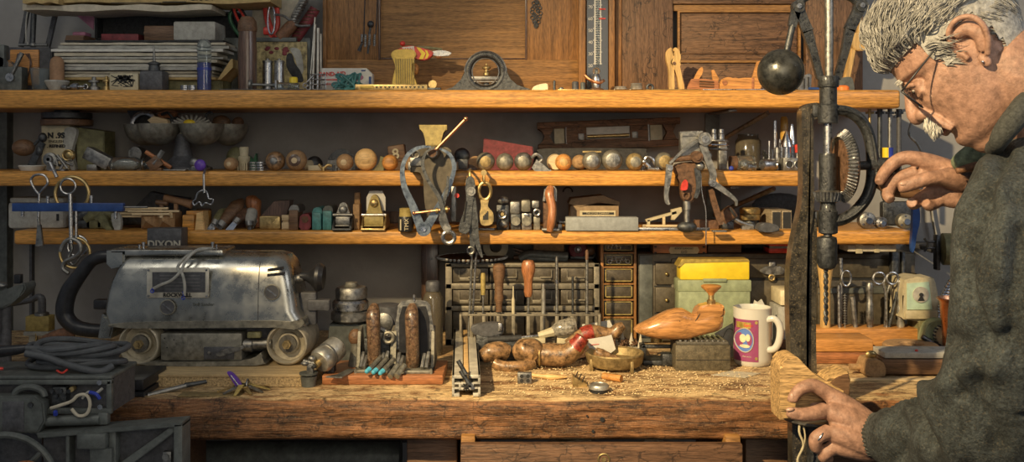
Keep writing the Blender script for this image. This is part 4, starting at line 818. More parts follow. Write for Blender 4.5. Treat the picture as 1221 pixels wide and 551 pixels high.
# ---------------------------------------------------------------- the puller, drawn up as a clamped tool
def puller():
    Y = 2.12; t = T('gear_puller', 'old three-armed metal puller with a small red tag, standing on the lower shelf', 'puller', 822, Y, LOWZ); B = t.bp
    t.p('body', 'rust', prism(cr2([(806, 196), (832, 194), (834, 210), (832, 224), (826, 240), (817, 241), (812, 232), (811, 214), (805, 206)], 3), -4, 12, 2)); t.p('head', 'dullsteel', prism([(811, 157), (838, 156), (838, 174), (834, 186), (812, 190)], -2, 12, 1.5), box(813, 837, -4, -2, 159, 162))
    t.p('screw', 'dullsteel', cyl((819, 0, 236), (819, 0, 268), 3.4), cyl((819, 0, 240), (819, 0, 250), 4.6)); t.p('foot', 'iron', ball((819, 0, B-6), (12, 7, 7), 10)); t.p('eye', 'rust', ring((817, -6, 233), 4, 1.5))
    t.p('pivot', 'dullsteel', cyl((838, -14, 166), (838, 4, 166), 8)); t.p('pivot_nut', 'steel', cyl((838, -16, 166), (838, -14, 166), 4.4))
    t.p('arm', 'dullsteel', mov(flatleg([(836, 164), (815, 178), (800, 192), (797, 195)], [5, 4, 3, 3], 4), 0, -8, 0)); t.p('arm', 'rust', tube([(798, -6, 191), (832, -8, 187)], [3, 3.6]), cyl((829, -13, 187), (829, -2, 187), 7), cyl((829, -15, 187), (829, -13, 187), 4)); 
    t.p('jaw', 'dullsteel', mov(flatleg([(797, 196), (795, 215), (793, 230), (794, 240), (797, 243)], [8, 7, 5, 5, 2], 4), 0, -8, 0)); t.p('jaw_pin', 'steel', cyl((797, -13, 200), (797, -6, 200), 3.4))
    t.p('arm', 'dullsteel', mov(flatleg([(836, 172), (842, 190), (848, 206), (847, 218)], [9, 8, 8, 8], 4), 0, -9, 0)); t.p('jaw', 'dullsteel', mov(flatleg([(845, 216), (862, 228), (874, 238), (875, 245)], [8, 6, 4, 2], 4), 0, -11, 0)); t.p('jaw_pin', 'steel', cyl((846, -16, 218), (846, -10, 218), 4))
    t.p('arm', 'rust', mov(flatleg([(848, 226), (852, 242), (857, 258), (860, 268)], [6, 7, 7, 6], 4), 0, 2, 0)); t.p('toe', 'dullsteel', box(849, 866, -4, 6, B-2, B, .6)); t.p('joint', 'dullsteel', ball((834, -4, 198), (6, 5, 6), 8), ball((843, -6, 186), (5, 4, 6), 8))
    t.p('arm', 'iron', mov(flatleg([(830, 200), (832, 222), (828, 236)], [7, 6, 4], 4), 0, -4, 0))
    return t
puller()
one('red_tag', 'small crumpled red tag hanging at the middle of the puller', 'tag', 'red', 816, 2.10, Z(227, 2.10), prism(cr2([(811, 226), (813, 218), (817, 214), (820, 218), (819, 226), (814, 227)], 2), -3, 1, .5))
one('steel_wire', 'thin bright wire hanging down beside the puller', 'wire', 'steel', 839, 2.12, Z(292, 2.12), ctube([(836, 20, 203.5), (836, 4, 204), (837, 0, 230), (841, -2, 250), (841, -4, 270), (841, -4, 292)], .8, 5, 6))
def sock(x, z, zs, label, r=6.5, h=14, Y=2.26, mat='steel', lie=False):
    return one('socket', label, 'socket', mat, x, Y, zs, lathe([(r, z), (r, z-h*.5), (r*.85, z-h*.55), (r*.85, z-h), (r*.5, z-h), (r*.5, z-h+3)], (x, 0, 0), n=18) if not lie else lathe([(r, -h), (r, 0), (r*.6, 0), (r*.6, 3), (r*.9, 4), (r*.9, h)], (x, 0, z-r), 'x', 18))
t = T('square_bar', 'grey square steel bar standing behind the puller jaws', 'bar', 861, 2.3, MIDZ); B = t.bp
t.p('bar', 'dullsteel', box(856, 866, -5, 5, 166, B, 1))
t = T('ring_bundle', 'bundle of bright metal rings strung above the square bar', 'rings', 857, 2.2, Z(178, 2.2))
for k in range(3): t.p('ring', ('steel', 'chrome', 'dullsteel')[k], ring((857, 0, 168+k*5), 11, 1.6, 'z', sq=(1, .5)))
sock(851, 166, Z(166, 2.2), 'left upright chrome socket above the puller arm', 3.6, 12, 2.2); sock(860, 166, Z(166, 2.2), 'right upright chrome socket above the puller arm', 3.6, 12, 2.2)
t = T('lying_jar', 'small clear jar on its side with brown lid, right of the puller', 'jar', 885, 2.2, MIDZ); B = t.bp
t.p('glass', 'glass', lathe([(8, -10), (9, -8), (9, 9), (7, 11)], (889, 0, B-9), 'x', 20)); t.p('lid', 'rust', lathe([(8.5, -5), (8.5, 3)], (875, 0, B-9), 'x', 18)); t.p('contents', 'steel', ball((888, 0, B-7), (7, 5, 5), 7))
one('blue_marble', 'tiny dark blue bead at the shelf edge right of the puller', 'bead', 'bluepl', 872, 2.16, MIDZ, ball((872, 0, BP(MIDZ, 2.16)-3), 3, 10))
sock(896, BP(MIDZ, 2.17), MIDZ, 'small round-faced steel nut in front of the lying jar', 4.5, 5, 2.17, 'steel', True)
t = T('roller', 'short bright steel roller lying left of the drill bit block', 'roller', 918, 2.19, MIDZ); B = t.bp
t.p('body', 'steel', lathe([(6, -12), (7, -10), (7, 6), (6, 8)], (918, 0, B-7), (.9, .4, 0), 20)); t.p('end', 'chrome', cyl((926, -3, B-7), (927, -3.5, B-7), 4))
one('glass_jar_dim', 'dim wide glass jar standing behind the lying jar', 'jar', 'bottleglass', 892, 2.33, MIDZ, lathe([(14, BP(MIDZ, 2.33)), (15, 190), (15, 168), (12, 164), (12, 160)], (892, 0, 0)))
# bit block
t = T('bit_block', 'drilled grey steel block holding bits and a cone', 'tool block', 945, 2.2, MIDZ); B = t.bp
t.p('block', 'dullsteel', box(932, 958, -8, 8, 188, B, 1)); t.p('hole', 'ink', *[cyl((x, -8.6, 196), (x, -7, 196), 4) for x in (939,)]); t.p('hole', 'ink', cyl((950, -8.6, 196), (950, -7, 196), 4.6)); t.p('hole_rim', 'steel', ring((939, -8.4, 196), 4.4, .7), ring((950, -8.4, 196), 5, .7))
def stick(name, label, cat, mat, x, z0, z1, r, Y=2.23, top=None, group=None):
    t = T(name, label, cat, x, Y, Z(z0, Y), group=group); t.p('shank', mat, cyl((x, 0, z0), (x, 0, z1), r, n=12))
    if top: t.p(*top)
    return t
stick('cone_bit', 'bright steel step cone standing on the drilled block', 'drill bit', 'chrome', 938, 188, 174, 5, 2.2, ('cone', 'chrome', lathe([(8, 175), (6, 168), (3, 160), (.4, 155)], (938, 0, 0))))
stick('screwdriver', 'screwdriver with amber handle standing behind the cone bit', 'screwdriver', 'steel', 935, 190, 170, 1.5, 2.27, ('handle', 'amberwood', lathe([(4, 176), (4.6, 160), (4.4, 142), (3, 139)], (935, 0, 0))))
stick('tapered_bit', 'tall tapered steel bit right of the amber screwdriver', 'drill bit', 'steel', 944, 190, 170, 3, 2.24, ('taper', 'chrome', lathe([(4.4, 172), (3, 158), (1.8, 150), (1.8, 148)], (944, 0, 0))))
stick('slim_bit', 'tall slim silver tube at the left of the bit cluster', 'drill bit', 'chrome', 924, 203, 144, 2.2, 2.26)
stick('red_bit', 'short stub with bright red cap at the block right end', 'bit', 'steel', 951, 188, 180, 2.4, 2.2, ('cap', 'red', lathe([(3, 182), (3.6, 173), (.1, 171.5)], (951, 0, 0))))
for i, (x, z0, z1, r) in enumerate(((927, 203, 176, 3.5), (932, 188, 170, 2.6), (944, 188, 178, 3), (917, 203, 168, 1.2), (921, 203, 178, 1.6), (930, 203, 166, 1.4))):
    stick('steel_bit', 'bright short router bit or punch in the cluster left of the red cap', 'drill bit', ('steel', 'chrome')[i % 2], x, z0, z1, r, 2.22+.02*(i % 3), group='bits around the drilled block')
one('bit_tray', 'small dark tray under the steel bit cluster', 'tray', 'iron', 918, 2.25, MIDZ, box(904, 932, -10, 10, 201, BP(MIDZ, 2.25)+.0, 1), *[tube([(905+random.random()*24, random.uniform(-8, 6), 200), (905+random.random()*24, random.uniform(-8, 4), 190-random.random()*12)], 1.2) for _ in range(10)])
# ================================================================== lower shelf
def L(name, label, cat, mat, px, Y, *sh, **k): return one(name, label, cat, mat, px, Y, LOWZ, *sh, **k)
def lowb(Y): return BP(LOWZ, Y)
t = T('white_box', 'dull white rounded plastic box at the left end of the lower shelf', 'box', 52, 2.24, LOWZ); B = t.bp
t.p('body', 'greypaper', box(18, 84, -18, 18, 240, B, 4)); t.p('lid', 'greypaper', box(20, 84, -17, 17, 235, 241, 2)); t.p('side_slot', 'ink', box(76, 79, -18.6, -18, 254, 262))
t = T('clamp_bar', 'long blue metal bar hanging by hooks with steel pegs', 'clamp', 80, 2.08, Z(252, 2.08))
t.p('bar', 'blue', box(16, 148, -4, 4, 242, 252, .8)); t.p('screw_end', 'dullsteel', cyl((148, 0, 247), (176, 0, 247), 1.2))
for x, a, b_ in ((27, 251, 258), (57, 234, 242), (109, 233, 242), (138, 252, 261)): t.p('peg', 'steel', cyl((x, 0, a), (x, 0, b_), 2))
t = T('hanging_snips', 'thin steel snips with spring loop hung from the middle shelf at far left', 'snips', 46, 2.12, Z(294, 2.12))
t.p('spring_loop', 'steel', ctube([(47, 0, 232), (42, 0, 226), (37, 0, 216), (40, 0, 210), (47, 0, 208), (54, 0, 210), (57, 0, 218), (51, 0, 226), (46, 0, 232)], 1.5, 4)); t.p('shank', 'steel', tube([(47, 0, 231), (46, 0, 262)], [1.6, 1.8])); t.p('foot', 'dullsteel', prism([(45, 268), (49, 268), (52, 293), (45, 294), (43, 293)], -2, 2, .5), tube([(46, 0, 258), (47, 0, 272)], 1.8))
t = T('brass_ring', 'large dull brass ring hanging with a smaller steel key ring', 'ring', 86, 2.10, Z(244, 2.10))
t.p('large_ring', 'brass', ring((86, 0, 231), 20, 2.2, 'y', 36)); t.p('key_ring', 'steel', ring((84, -6, 222), 9, 1.3, 'y', 28))
t = T('hook_bundle', 'cluster of steel S hooks and rings hanging below the blue bar', 'hooks', 86, 2.06, Z(326, 2.06))
t.p('rod', 'steel', tube([(84, 0, 231), (85, 0, 290)], 2.4), tube([(90, 2, 252), (90, 2, 284)], 1.6))
t.p('hook', 'dullsteel', ctube([(72, 0, 300), (77, 0, 289), (86, 0, 285), (95, 0, 290), (96, 0, 300), (88, 0, 307), (78, 0, 312), (75, 0, 320), (82, 0, 326)], 2.6, 5)); t.p('ring', 'brass', ring((88, 3, 302), 18, 1.8, 'y', 30)); t.p('hook', 'dullsteel', ctube([(80, 4, 285), (84, 4, 296), (80, 4, 308), (86, 4, 316), (94, 4, 306)], 2, 5)); t.p('ring', 'steel', ring((90, 6, 294), 12, 1.6, 'y', 24))
for i in range(3):
    x = 96+i*13
    L('pipe_end', ('dark round metal fitting lying behind the steel hooks', 'rolled grey leather scrap on the lower shelf', 'second rolled leather scrap right of the first')[i], 'scrap', ('iron', 'olive', 'olive')[i], x+6, 2.22, ctube([(x-4, 0, 262), (x+8, 0, 255), (x+20, 6, 262)], [9, 8, 5], 4, 12) , box(x-4, x+16, -8, 8, 262, lowb(2.22), 2))
L('leather_tongue', 'thin bent leather strip hanging at the shelf edge, left one', 'strip', 'olive', 128, 2.18, prism(cr2([(118, 258), (126, 256), (132, 268), (136, 276), (128, 274), (121, 266)], 3), -4, 2, .5))
L('leather_tongue', 'curled leather strip hanging at the shelf edge, right one', 'strip', 'greypaper', 141, 2.18, prism(cr2([(134, 256), (142, 254), (146, 264), (144, 275), (138, 274)], 3), -4, 2, .5))
L('black_bundle', 'black rolled cloth bundle left of the pyramid-ended blocks', 'bundle', 'blackmatte', 158, 2.22, ctube([(146, 0, 262), (158, 0, 258), (174, 0, 262)], [7, 10, 8], 4, 14))
random.seed(5)
for i in range(7):
    x = 132+i*6; z = 246+(i % 4)*3.2; l = 44+8*(i % 3)
    L('wood_slip', 'thin split wooden slip in the loose pile of slips', 'wood slip', 'palewood', x+20, 2.23, box(x, x+l, -10-i*3, -6-i*3, z, z+2.4, .5), box(x+l-12, x+l-8, -9-i*3, -7-i*3, z+2, 258), group='loose wooden slips')
L('wood_offcut', 'dark stained board end behind the wooden slips', 'offcut', 'graphite', 175, 2.33, prism([(140, 268), (182, 228), (198, 232), (226, 236), (226, 270)], -6, 6, 1))
L('wood_peg', 'turned pale wooden peg lying on top of the wooden slips', 'peg', 'terracotta', 213, 2.22, ctube([(196, 0, 236), (214, 0, 240), (229, 0, 244)], [4.5, 4, 5.5], 4, 12), box(208, 212, -2, 2, 240, 256))
L('wood_peg', 'short rounded peg lying left of the turned pale peg', 'peg', 'brownwood', 192, 2.2, ctube([(186, 0, 241), (200, 0, 243)], 3, 3, 10), box(191, 195, -2, 2, 243, 256))
for i in range(2):
    x0 = 170+i*20
    L('pyramid_block', ('wooden block with pyramid-cut end, left of the pair', 'wooden block with pyramid-cut end, right of the pair')[i], 'block', 'cork', x0+10, 2.20, box(x0, x0+20, -4, 20, 253, 272.5), ([Vector((x0, -4, 253)), Vector((x0+20, -4, 253)), Vector((x0+20, -4, 272.5)), Vector((x0, -4, 272.5)), Vector((x0+10, -16, 263))], [(0, 1, 4), (1, 2, 4), (2, 3, 4), (3, 0, 4)]))
t = T('lettered_block', 'black iron block reading DIXON hanging at the shelf edge', 'block', 198, 2.115, Z(299, 2.115)); t.p('block', 'graphite', box(177, 218, -5, 18, 272, 299, 1)); t.p('lettering', 'brightalu', txt('DIXON', 12, (198, -5.8, 291), .9, bold=.3))
L('pine_block', 'pale pine block standing at the right of the lettered block', 'block', 'pine', 227, 2.19, box(220, 234, -8, 12, 256, lowb(2.19), 1), box(219, 246, 8, 20, 252, lowb(2.19), 1))
t = T('wooden_wedge', 'narrow pine wedge overhanging the shelf beside the chisels', 'wedge', 238, 2.17, LOWZ); B = t.bp
t.p('body', 'lightwoodx', prism([(234, B), (236, 254), (243, 252), (246, B)], -6, 16, 1))
L('cap_jar', 'small dark cylinder with metal rim behind the wedge', 'cylinder', 'brownwood', 243, 2.26, lathe([(9, lowb(2.26)), (9, 252), (8, 249), (3, 249)], (243, 0, 0)))
def chisel(label, x0, z0, x1, z1, r, bw, bl, mat='brownwood', Y=2.19, bm='steel'):
    t = T('short_chisel', label, 'chisel', x0, Y, LOWZ)
    dx, dz = x1-x0, z1-z0; l = math.hypot(dx, dz); ux, uz = dx/l, dz/l
    t.p('handle', mat, tube(cr([(x1, 26, z1), (x0+dx*.55, 14, z0+dz*.55), (x0, 0, z0)], 6), lerpl([r*.35, r, r*.9, r*.55], 13), 14))
    ex, ez = x0-ux*bl, z0-uz*bl
    t.p('blade', bm, strap([(x0, 0, z0), (ex, -7, ez)], [bw*.7, bw], 1.8, (uz, 0, -ux))); t.p('ferrule', 'dullsteel', tube([(x0+ux*3, 1, z0+uz*3), (x0-ux*2, -2, z0-uz*2)], [r*.7, r*.6], 12))
    return t
chisel('short flared chisel with flat pale blade, leftmost in the row', 256, 266, 262, 252, 7, 9, 12, 'olive')
chisel('fat wooden-handled carving chisel with long bulging handle', 264, 268, 282, 240, 9, 9, 5, 'brownwood')
chisel('steel-tipped socket chisel with bright square blade', 282, 264, 290, 252, 7, 8, 14, 'walnut', bm='chrome')
chisel('small round-ended chisel right of the bright square blade', 298, 268, 294, 250, 7.5, 5, 7, 'greypaper')
t = T('wooden_mallet', 'dark egg-topped wooden handle standing behind the chisels', 'mallet', 304, 2.24, LOWZ); B = t.bp
t.p('handle', 'redwoodz', tube(cr([(303, 0, 233), (302, -1, 240), (306, -3, 252), (309, -6, 264), (311, -8, B)], 5), lerpl([2, 9, 9.5, 6, 4, 4, 5], 21), 16)); t.p('blade', 'dullsteel', strap([(309, -8, 262), (303, -14, 276)], 6, 2))
t = T('brass_block', 'wooden bar with a bright brass faceted end', 'block', 322, 2.2, LOWZ); B = t.bp
t.p('bar', 'walnut', prism([(312, B), (312, 257), (327, 240), (346, 239), (345, 246), (336, B)], -2, 20, 1)); t.p('brass_end', 'brass', box(311, 336, -8, -2, 257, B, 2), prism([(313, 258), (334, 258), (324, 267)], -9, -8))
def blk(label, x0, x1, z0, mat, Y=2.18, top=None, name='hone_block'):
    t = T(name, label, 'block', (x0+x1)/2, Y, LOWZ); B = t.bp
    t.p('face', mat, box(x0, x1, -8, 20, z0+5, B, 1.5)); t.p('top', top or mat, prism(cr2([(x0, z0+8), (x0+2, z0), (x1-1, z0), (x1, z0+8)], 3), -6, 30, 1)); return t
L('wood_shim', 'short stack of pale shims between the brass block and brown hone', 'shim', 'palewood', 341, 2.2, box(337, 346, -6, 14, 265, lowb(2.2), 1), box(337, 346, -6, 14, 256, 263, 1), box(338, 345, -4, 12, 262, 266))
blk('dark brown rounded hone block left of the red hexagonal one', 346, 357, 245, 'brownwood', top='dullsteel')
t = T('hone_block', 'dark red hexagonal-ended bar between brown and teal blocks', 'block', 365, 2.18, LOWZ); B = t.bp
t.p('bar', 'darkred', prism([(359, 258), (362, 255), (369, 255), (372, 259), (372, 270), (369, B), (361, B), (358, 270)], -8, 24, 1)); t.p('end', 'rust', prism([(361, 260), (363, 257.5), (368, 257.5), (370, 261), (367, 265), (363, 265)], -9, -8))
blk('teal green square hone block, the left of the teal pair', 373.5, 384.5, 248, 'teal')
blk('paler teal hone block, the right of the teal pair', 386, 397, 246, 'teal', top='machgrey')
def plane(label, x0, x1, ztop, Y=2.17, body='iron', lever='dullsteel', white=False):
    t = T('block_plane', label, 'plane', (x0+x1)/2, Y, LOWZ); B = t.bp; c = (x0+x1)/2; w = x1-x0
    t.p('sole', body, box(x0, x1, -14, 34, B-3, B, 1)); t.p('side', body, prism([(-12, B), (-12, B-6), (6, 256), (22, 256), (34, B-4), (34, B)], x0, x0+2.4, .5, 'x')); t.p('side', body, prism([(-12, B), (-12, B-6), (6, 256), (22, 256), (34, B-4), (34, B)], x1-2.4, x1, .5, 'x'))
    t.p('iron', lever, box(x0+3, x1-3, -6, -2, 258, 268, 1), box(x0+3, x1-3, -9, -5, 268, B-5, 1)); t.p('cap', lever, prism(cr2([(c-w*.32, 258), (c-w*.28, 250), (c-w*.12, ztop), (c+w*.12, ztop), (c+w*.28, 250), (c+w*.32, 258)], 3), -2, 8, 1)); t.p('knob', 'brass' if white else 'dullsteel', ball((c, -3, ztop+8), (5, 3, 5), 10)); t.p('cross_bar', 'chrome' if white else 'dullsteel', cyl((x0, -5, 256), (x1, -5, 256), 2))
    if white: t.p('front_plate', 'white', prism([(c-11, 252), (c-11, 236), (c-7, 228), (c+8, 228), (c+12, 236), (c+12, 252)], 9, 12, .5), label='pale octagonal plate')
    return t
plane('small dark metal block plane seen end on, left of the wood slab', 398, 421, 242)
L('wood_slab', 'narrow brown wood slab standing between the two planes', 'slab', 'cork', 426, 2.2, box(422, 430, -8, 8, 243, lowb(2.2), 1), box(421, 428, 8, 14, 230, lowb(2.2), 1))
plane('larger brassy block plane with a pale octagonal plate behind', 432, 461, 234, body='brass', lever='mustard', white=True)
L('dark_backboard', 'dark wood board standing behind the film canister', 'board', 'walnut', 470, 2.38, box(458, 500, -2, 4, 252, lowb(2.38)))
t = T('film_canister', 'black film canister with yellow lettering and green-gold cap', 'canister', 484, 2.14, LOWZ); B = t.bp
t.p('body', 'black', lathe([(8.8, B), (9.4, B-2), (9.4, 260), (8.8, 258)], (484, 0, 0))); t.p('cap', 'mustard', lathe([(8, 258), (7.6, 250), (8, 248.6), (6, 248), (.1, 248)], (484, 0, 0))); t.p('lettering', 'labelyellow', rot(txt('TMX', 7, (486, -9.8, 267), .5), 90, 'Y', (486, -9.8, 267)), box(478, 479.5, -9.6, -8, 261, 274))
def pliers():
    t = T('combination_pliers', 'slender dark steel pliers hanging from a brass hook, legs down', 'pliers', 561, 2.10, Z(306, 2.10))
    t.p('jaw', 'iron', prism(cr2([(557, 240), (555, 226), (556, 214), (560, 210), (565, 213), (567, 226), (564, 240), (560, 276), (547, 275), (551, 258)], 3), -3, 3, .8)); t.p('slot', 'ink', tube([(556, -3.4, 240), (553, -3.4, 264)], 1.2, 6)); t.p('pivot', 'dullsteel', cyl((562, -5, 228), (562, 3, 228), 5.4), cyl((562, -6.5, 228), (562, -5, 228), 2.6))
    t.p('leg', 'iron', flatleg([(563, 236), (566, 262), (568, 285), (575, 307)], [8, 8, 7, 2], 3)); t.p('leg', 'iron', mov(flatleg([(560, 240), (562, 270), (563, 296), (561, 306)], [6, 7, 5, 2], 3), 0, 4, 0)); t.p('tip_ring', 'dullsteel', ring((561, 3, 299), 4, 1.4)); t.p('hook', 'brass', ctube([(560, 28, 203.6), (560, 14, 203), (560, 3, 204), (560, 0, 211)], 1.6, 4, 6))
pliers()
t = T('sheet_shears', 'brass-coloured flat opener hanging beside the dark pliers', 'opener', 579, 2.11, Z(269, 2.11))
t.p('body', 'brass', prism(cr2([(573, 238), (583, 238), (581, 246), (588, 254), (587, 267), (574, 268), (572, 254), (574, 246)], 3), -2, 2, .6)); t.p('ring', 'brass', ring((578, 0, 228), 8.5, 2.2, sq=(.85, 1.2))); t.p('notch', 'ink', *[box(576+k*1.6, 577.6+k*1.6, -2.5, -2, 257-k*1.8, 262) for k in range(4)]); t.p('hook', 'brass', ctube([(576, 26, 203.6), (576, 12, 202), (577, 0, 206), (577, -2, 214), (578, -1, 219)], 1.7, 4, 6), cyl((577, 2, 206), (577, -3, 206), 3.6))
L('steel_rail', 'short steel strip lying under the hanging opener', 'strip', 'dullsteel', 580, 2.17, box(565, 590, -4, 4, 272, lowb(2.17), .5))
def fit(label, x, parts, Y=2.18):
    t = T('machine_fitting', label, 'fitting', x, Y, LOWZ)
    for q in parts: t.p(*q)
    return t
B = lowb(2.18)
fit('dark fitting with round steel washer face and domed cap', 600, [('body', 'iron', box(592, 607, -6, 10, 244, B, 1.5)), ('washer', 'steel', ring((599, -8, 255), 4.6, 1.6)), ('hub', 'brass', cyl((599, -9, 255), (599, -6, 255), 2.2)), ('dome', 'dullsteel', ball((600, 0, 239), (7, 6, 5), 10)), ('base', 'dullsteel', ball((600, -6, 267), (6, 4, 5), 8))])
fit('square grey fitting with a round boss below, second in the row', 614, [('block', 'dullsteel', box(608, 620, -6, 10, 240, 255, 2)), ('boss', 'cast', cyl((615, -9, 263), (615, 4, 263), 5.4)), ('foot', 'iron', box(609, 621, -4, 10, 255, B, 1))])
fit('tallest square fitting with polished rounded top, third in the row', 628, [('block', 'cast', box(621, 633, -7, 10, 238, 253, 3)), ('boss', 'cast', cyl((628, -10, 263), (628, 4, 263), 5.6)), ('foot', 'dullsteel', box(622, 634, -6, 10, 254, B, 1)), ('neck', 'steel', box(625, 631, -8, 4, 254, 258, 1))])
fit('small square fitting with ring boss beside the wooden tote', 639, [('block', 'dullsteel', box(634, 643, -6, 8, 239, 248, 1.5)), ('boss', 'steel', ring((640, -7, 253), 3.4, 1.4)), ('foot', 'cast', box(636, 644, -4, 8, 258, B, 1)), ('neck', 'iron', box(637, 642, -3, 6, 248, 259))])
t = T('bench_plane', 'plane standing end on with a glossy worn wooden handle', 'plane', 656, 2.15, LOWZ); B = t.bp
t.p('frame', 'dullsteel', prism([(647, 240), (649, 226), (653, 222), (661, 222), (664, 226), (664, 240), (661, 240), (660, 228), (652, 228), (650, 240)], -1, 3, .5), box(646, 667, -6, 22, B-3, B, .6)); t.p('handle', 'redwoodz', tube(cr([(657, -2, 223), (655, -6, 232), (658, -10, 248), (657, -12, 262), (655, -10, 275)], 6), lerpl([4, 5.6, 5.2, 5, 5, 3.5], 25), 14)); t.p('rear', 'rust', box(648, 664, 4, 14, 236, B-2, 1))
t = T('oil_stone', 'long pale grey sharpening stone lying on the shelf', 'sharpening stone', 717, 2.165, LOWZ); B = t.bp
t.p('stone', 'alustone', box(674, 760, -10, 10, 258.5, B, 1)); t.p('clamp_screw', 'dullsteel', cyl((667, 0, 265), (674, 0, 265), 1.6), cyl((667, 0, 265), (669, 0, 265), 3.4), box(665, 670, -3, 3, 267, B, .5))
t = T('cardboard_carton', 'brown cardboard carton with printed label and loose slanting lid', 'carton', 708, 2.28, LOWZ); B = t.bp
t.p('carton', 'card', box(679, 736, -18, 18, 244, B, 1)); t.p('lid', 'card', prism([(677, 242), (680, 236), (717, 232), (737, 240), (737, 244), (712, 240), (690, 246)], -19, 18, .5)); t.p('label', 'labelyellow', box(690, 732, -18.8, -18, 250, 264)); t.p('lettering', 'ink', box(693, 730, -19.2, -18.8, 252, 254.6), txt('THE STONE COMPANY', 2.9, (711, -19.3, 257.4), .3), txt('NIAGARA FALLS N.Y.', 2.6, (711, -19.3, 260.4), .3)); t.p('top_lettering', 'labelyellow', txt('THE STONE COMPANY', 2.6, (711, -19.6, 253.4), .3))
one('curved_wire', 'small dark wire loop on the wall above the carton', 'wire', 'black', 677, 2.417, Z(238, 2.417), ring((677, 0, 229), 5.5, .9, 'y', 16, 6, (180, 360)))
B = lowb(2.2)
L('try_square', 'small try square of pale bars, left of the puller foot', 'square', 'cream', 787, 2.2, strap([(770, 0, 263), (806, 0, 253)], 8, 3), strap([(773, 0, 262), (773, 0, B)], 8, 3), prism([(800, 250), (812, 247), (813, 252), (804, 262), (800, 262)], -4, 4, .5))
L('try_square', 'second pale angle bar lying lower beside the first square', 'square', 'palewood', 795, 2.17, box(766, 812, -3, 3, 268, 270.5, .5), box(790, 793, -3, 3, 258, 268, .5), box(766, 770, -3, 3, 269, lowb(2.17)))
L('flat_bar', 'long thin steel bar lying in front of the try squares', 'bar', 'steel', 800, 2.155, box(760, 846, -2, 2, 271.4, lowb(2.155), .4))
L('slotted_file', 'flat dark bar lying to the right of the puller screw', 'bar', 'rust', 843, 2.21, box(828, 856, -6, 6, 262, lowb(2.21), 1))
t = T('roller_clamp', 'tilted brown rectangular metal shackle behind the puller arm', 'shackle', 868, 2.2, LOWZ); B = t.bp
t.p('body', 'rust', rot(box(858, 877, -6, 8, 249, 264, 2), 34, 'Y', (867, 0, 257))); t.p('slot', 'ink', rot(box(872, 875, -7, -6, 250, 262, .5), 34, 'Y', (867, 0, 257))); t.p('base', 'iron', box(860, 874, -5, 8, 264, B, 1))
L('folded_iron', 'bent grey metal strip lying left of the brass tin', 'strip', 'dullsteel', 884, 2.19, ctube([(876, 0, 262), (884, 0, 266), (898, 0, 270)], 2.8, 4), box(884, 898, -3, 3, 269, lowb(2.19)))
t = T('brass_tin', 'squat round brass tin standing before the hollow bars', 'tin', 894, 2.23, LOWZ); B = t.bp
t.p('lid', 'brass', lathe([(11.5, 255), (12, 254), (12, 249), (10.5, 247.6), (.1, 247)], (894, 0, 0))); t.p('body', 'brass', lathe([(11.5, 262), (12, 260), (12, 255.6), (11, 255.4)], (894, 0, 0))); t.p('stand', 'iron', lathe([(9, B), (8, 262)], (894, 0, 0)))
for i in range(2):
    x0 = 920+i*12.5
    t = T('hollow_bar', ('square wooden bar with dark hollow end, left of the pair', 'square wooden bar with dark hollow end, right of the pair')[i], 'bar', x0+6, 2.2, LOWZ); B = t.bp
    t.p('bar', 'palegrain', prism([(x0, B), (x0, 251), (x0+11.5, 251), (x0+11.5, B)], 0, 60, .6)); t.p('hollow_end', 'ink', box(x0+1.2, x0+10.3, -.6, .2, 253, B-1))
L('flat_stone', 'thin smooth grey slate overhanging the shelf edge', 'stone', 'graphite', 915, 2.15, prism(cr2([(903, lowb(2.15)), (904, 267), (912, 265.5), (922, 267), (926, 271), (924, lowb(2.15))], 3), -12, 8, 1.5))
one('dark_foliage', 'crumpled dark metal mesh heaped behind the hollow bars', 'mesh', 'blackmatte', 925, 2.38, LOWZ, ball((930, 0, 246), (34, 6, 16), 9), box(900, 958, -4, 4, 246, lowb(2.38)))
# right of the drill: chucks and things on the shelf end
B = lowb(2.2)
for i, (x, z, r, mt, lb) in enumerate(((1035, 258, 10, 'dullsteel', 'round metal chuck with bright centre on the shelf right of the drill'), (1052, 265, 7, 'steel', 'small steel collar beside the round chuck'), (1080, 258, 9, 'cast', 'bright machine spindle nose at the right end of the lower shelf'))):
    t = T('metal_chuck', lb, 'chuck', x, 2.2, LOWZ); z = B-r
    t.p('body', mt, lathe([(r*.7, 14), (r, 10), (r, 0), (r*.7, -2)], (x, 0, z), 'y')); t.p('centre', 'chrome', lathe([(r*.4, -5), (r*.45, -1)], (x, 0, z), 'y')); t.p('bolt', 'steel', *[cyl((x+r*.75*math.cos(a), -2, z+r*.75*math.sin(a)), (x+r*.75*math.cos(a), 2, z+r*.75*math.sin(a)), 1.4, n=8) for a in (.5, 2.5, 4.6)])
L('tool_bracket', 'dark upright casting with lever behind the spindle nose', 'casting', 'iron', 1066, 2.3, box(1050, 1090, -6, 6, 240, lowb(2.3), 3), ctube([(1056, 0, 240), (1052, -2, 226), (1062, -3, 214)], 3, 4))
one('blue_rag', 'dark blue rag hanging at the right end of the lower shelf', 'rag', 'blue', 1090, 2.14, Z(300, 2.14), prism(cr2([(1088, 240), (1094, 242), (1096, 262), (1092, 280), (1089, 300), (1085, 296), (1087, 270)], 3), -3, 3, 1))
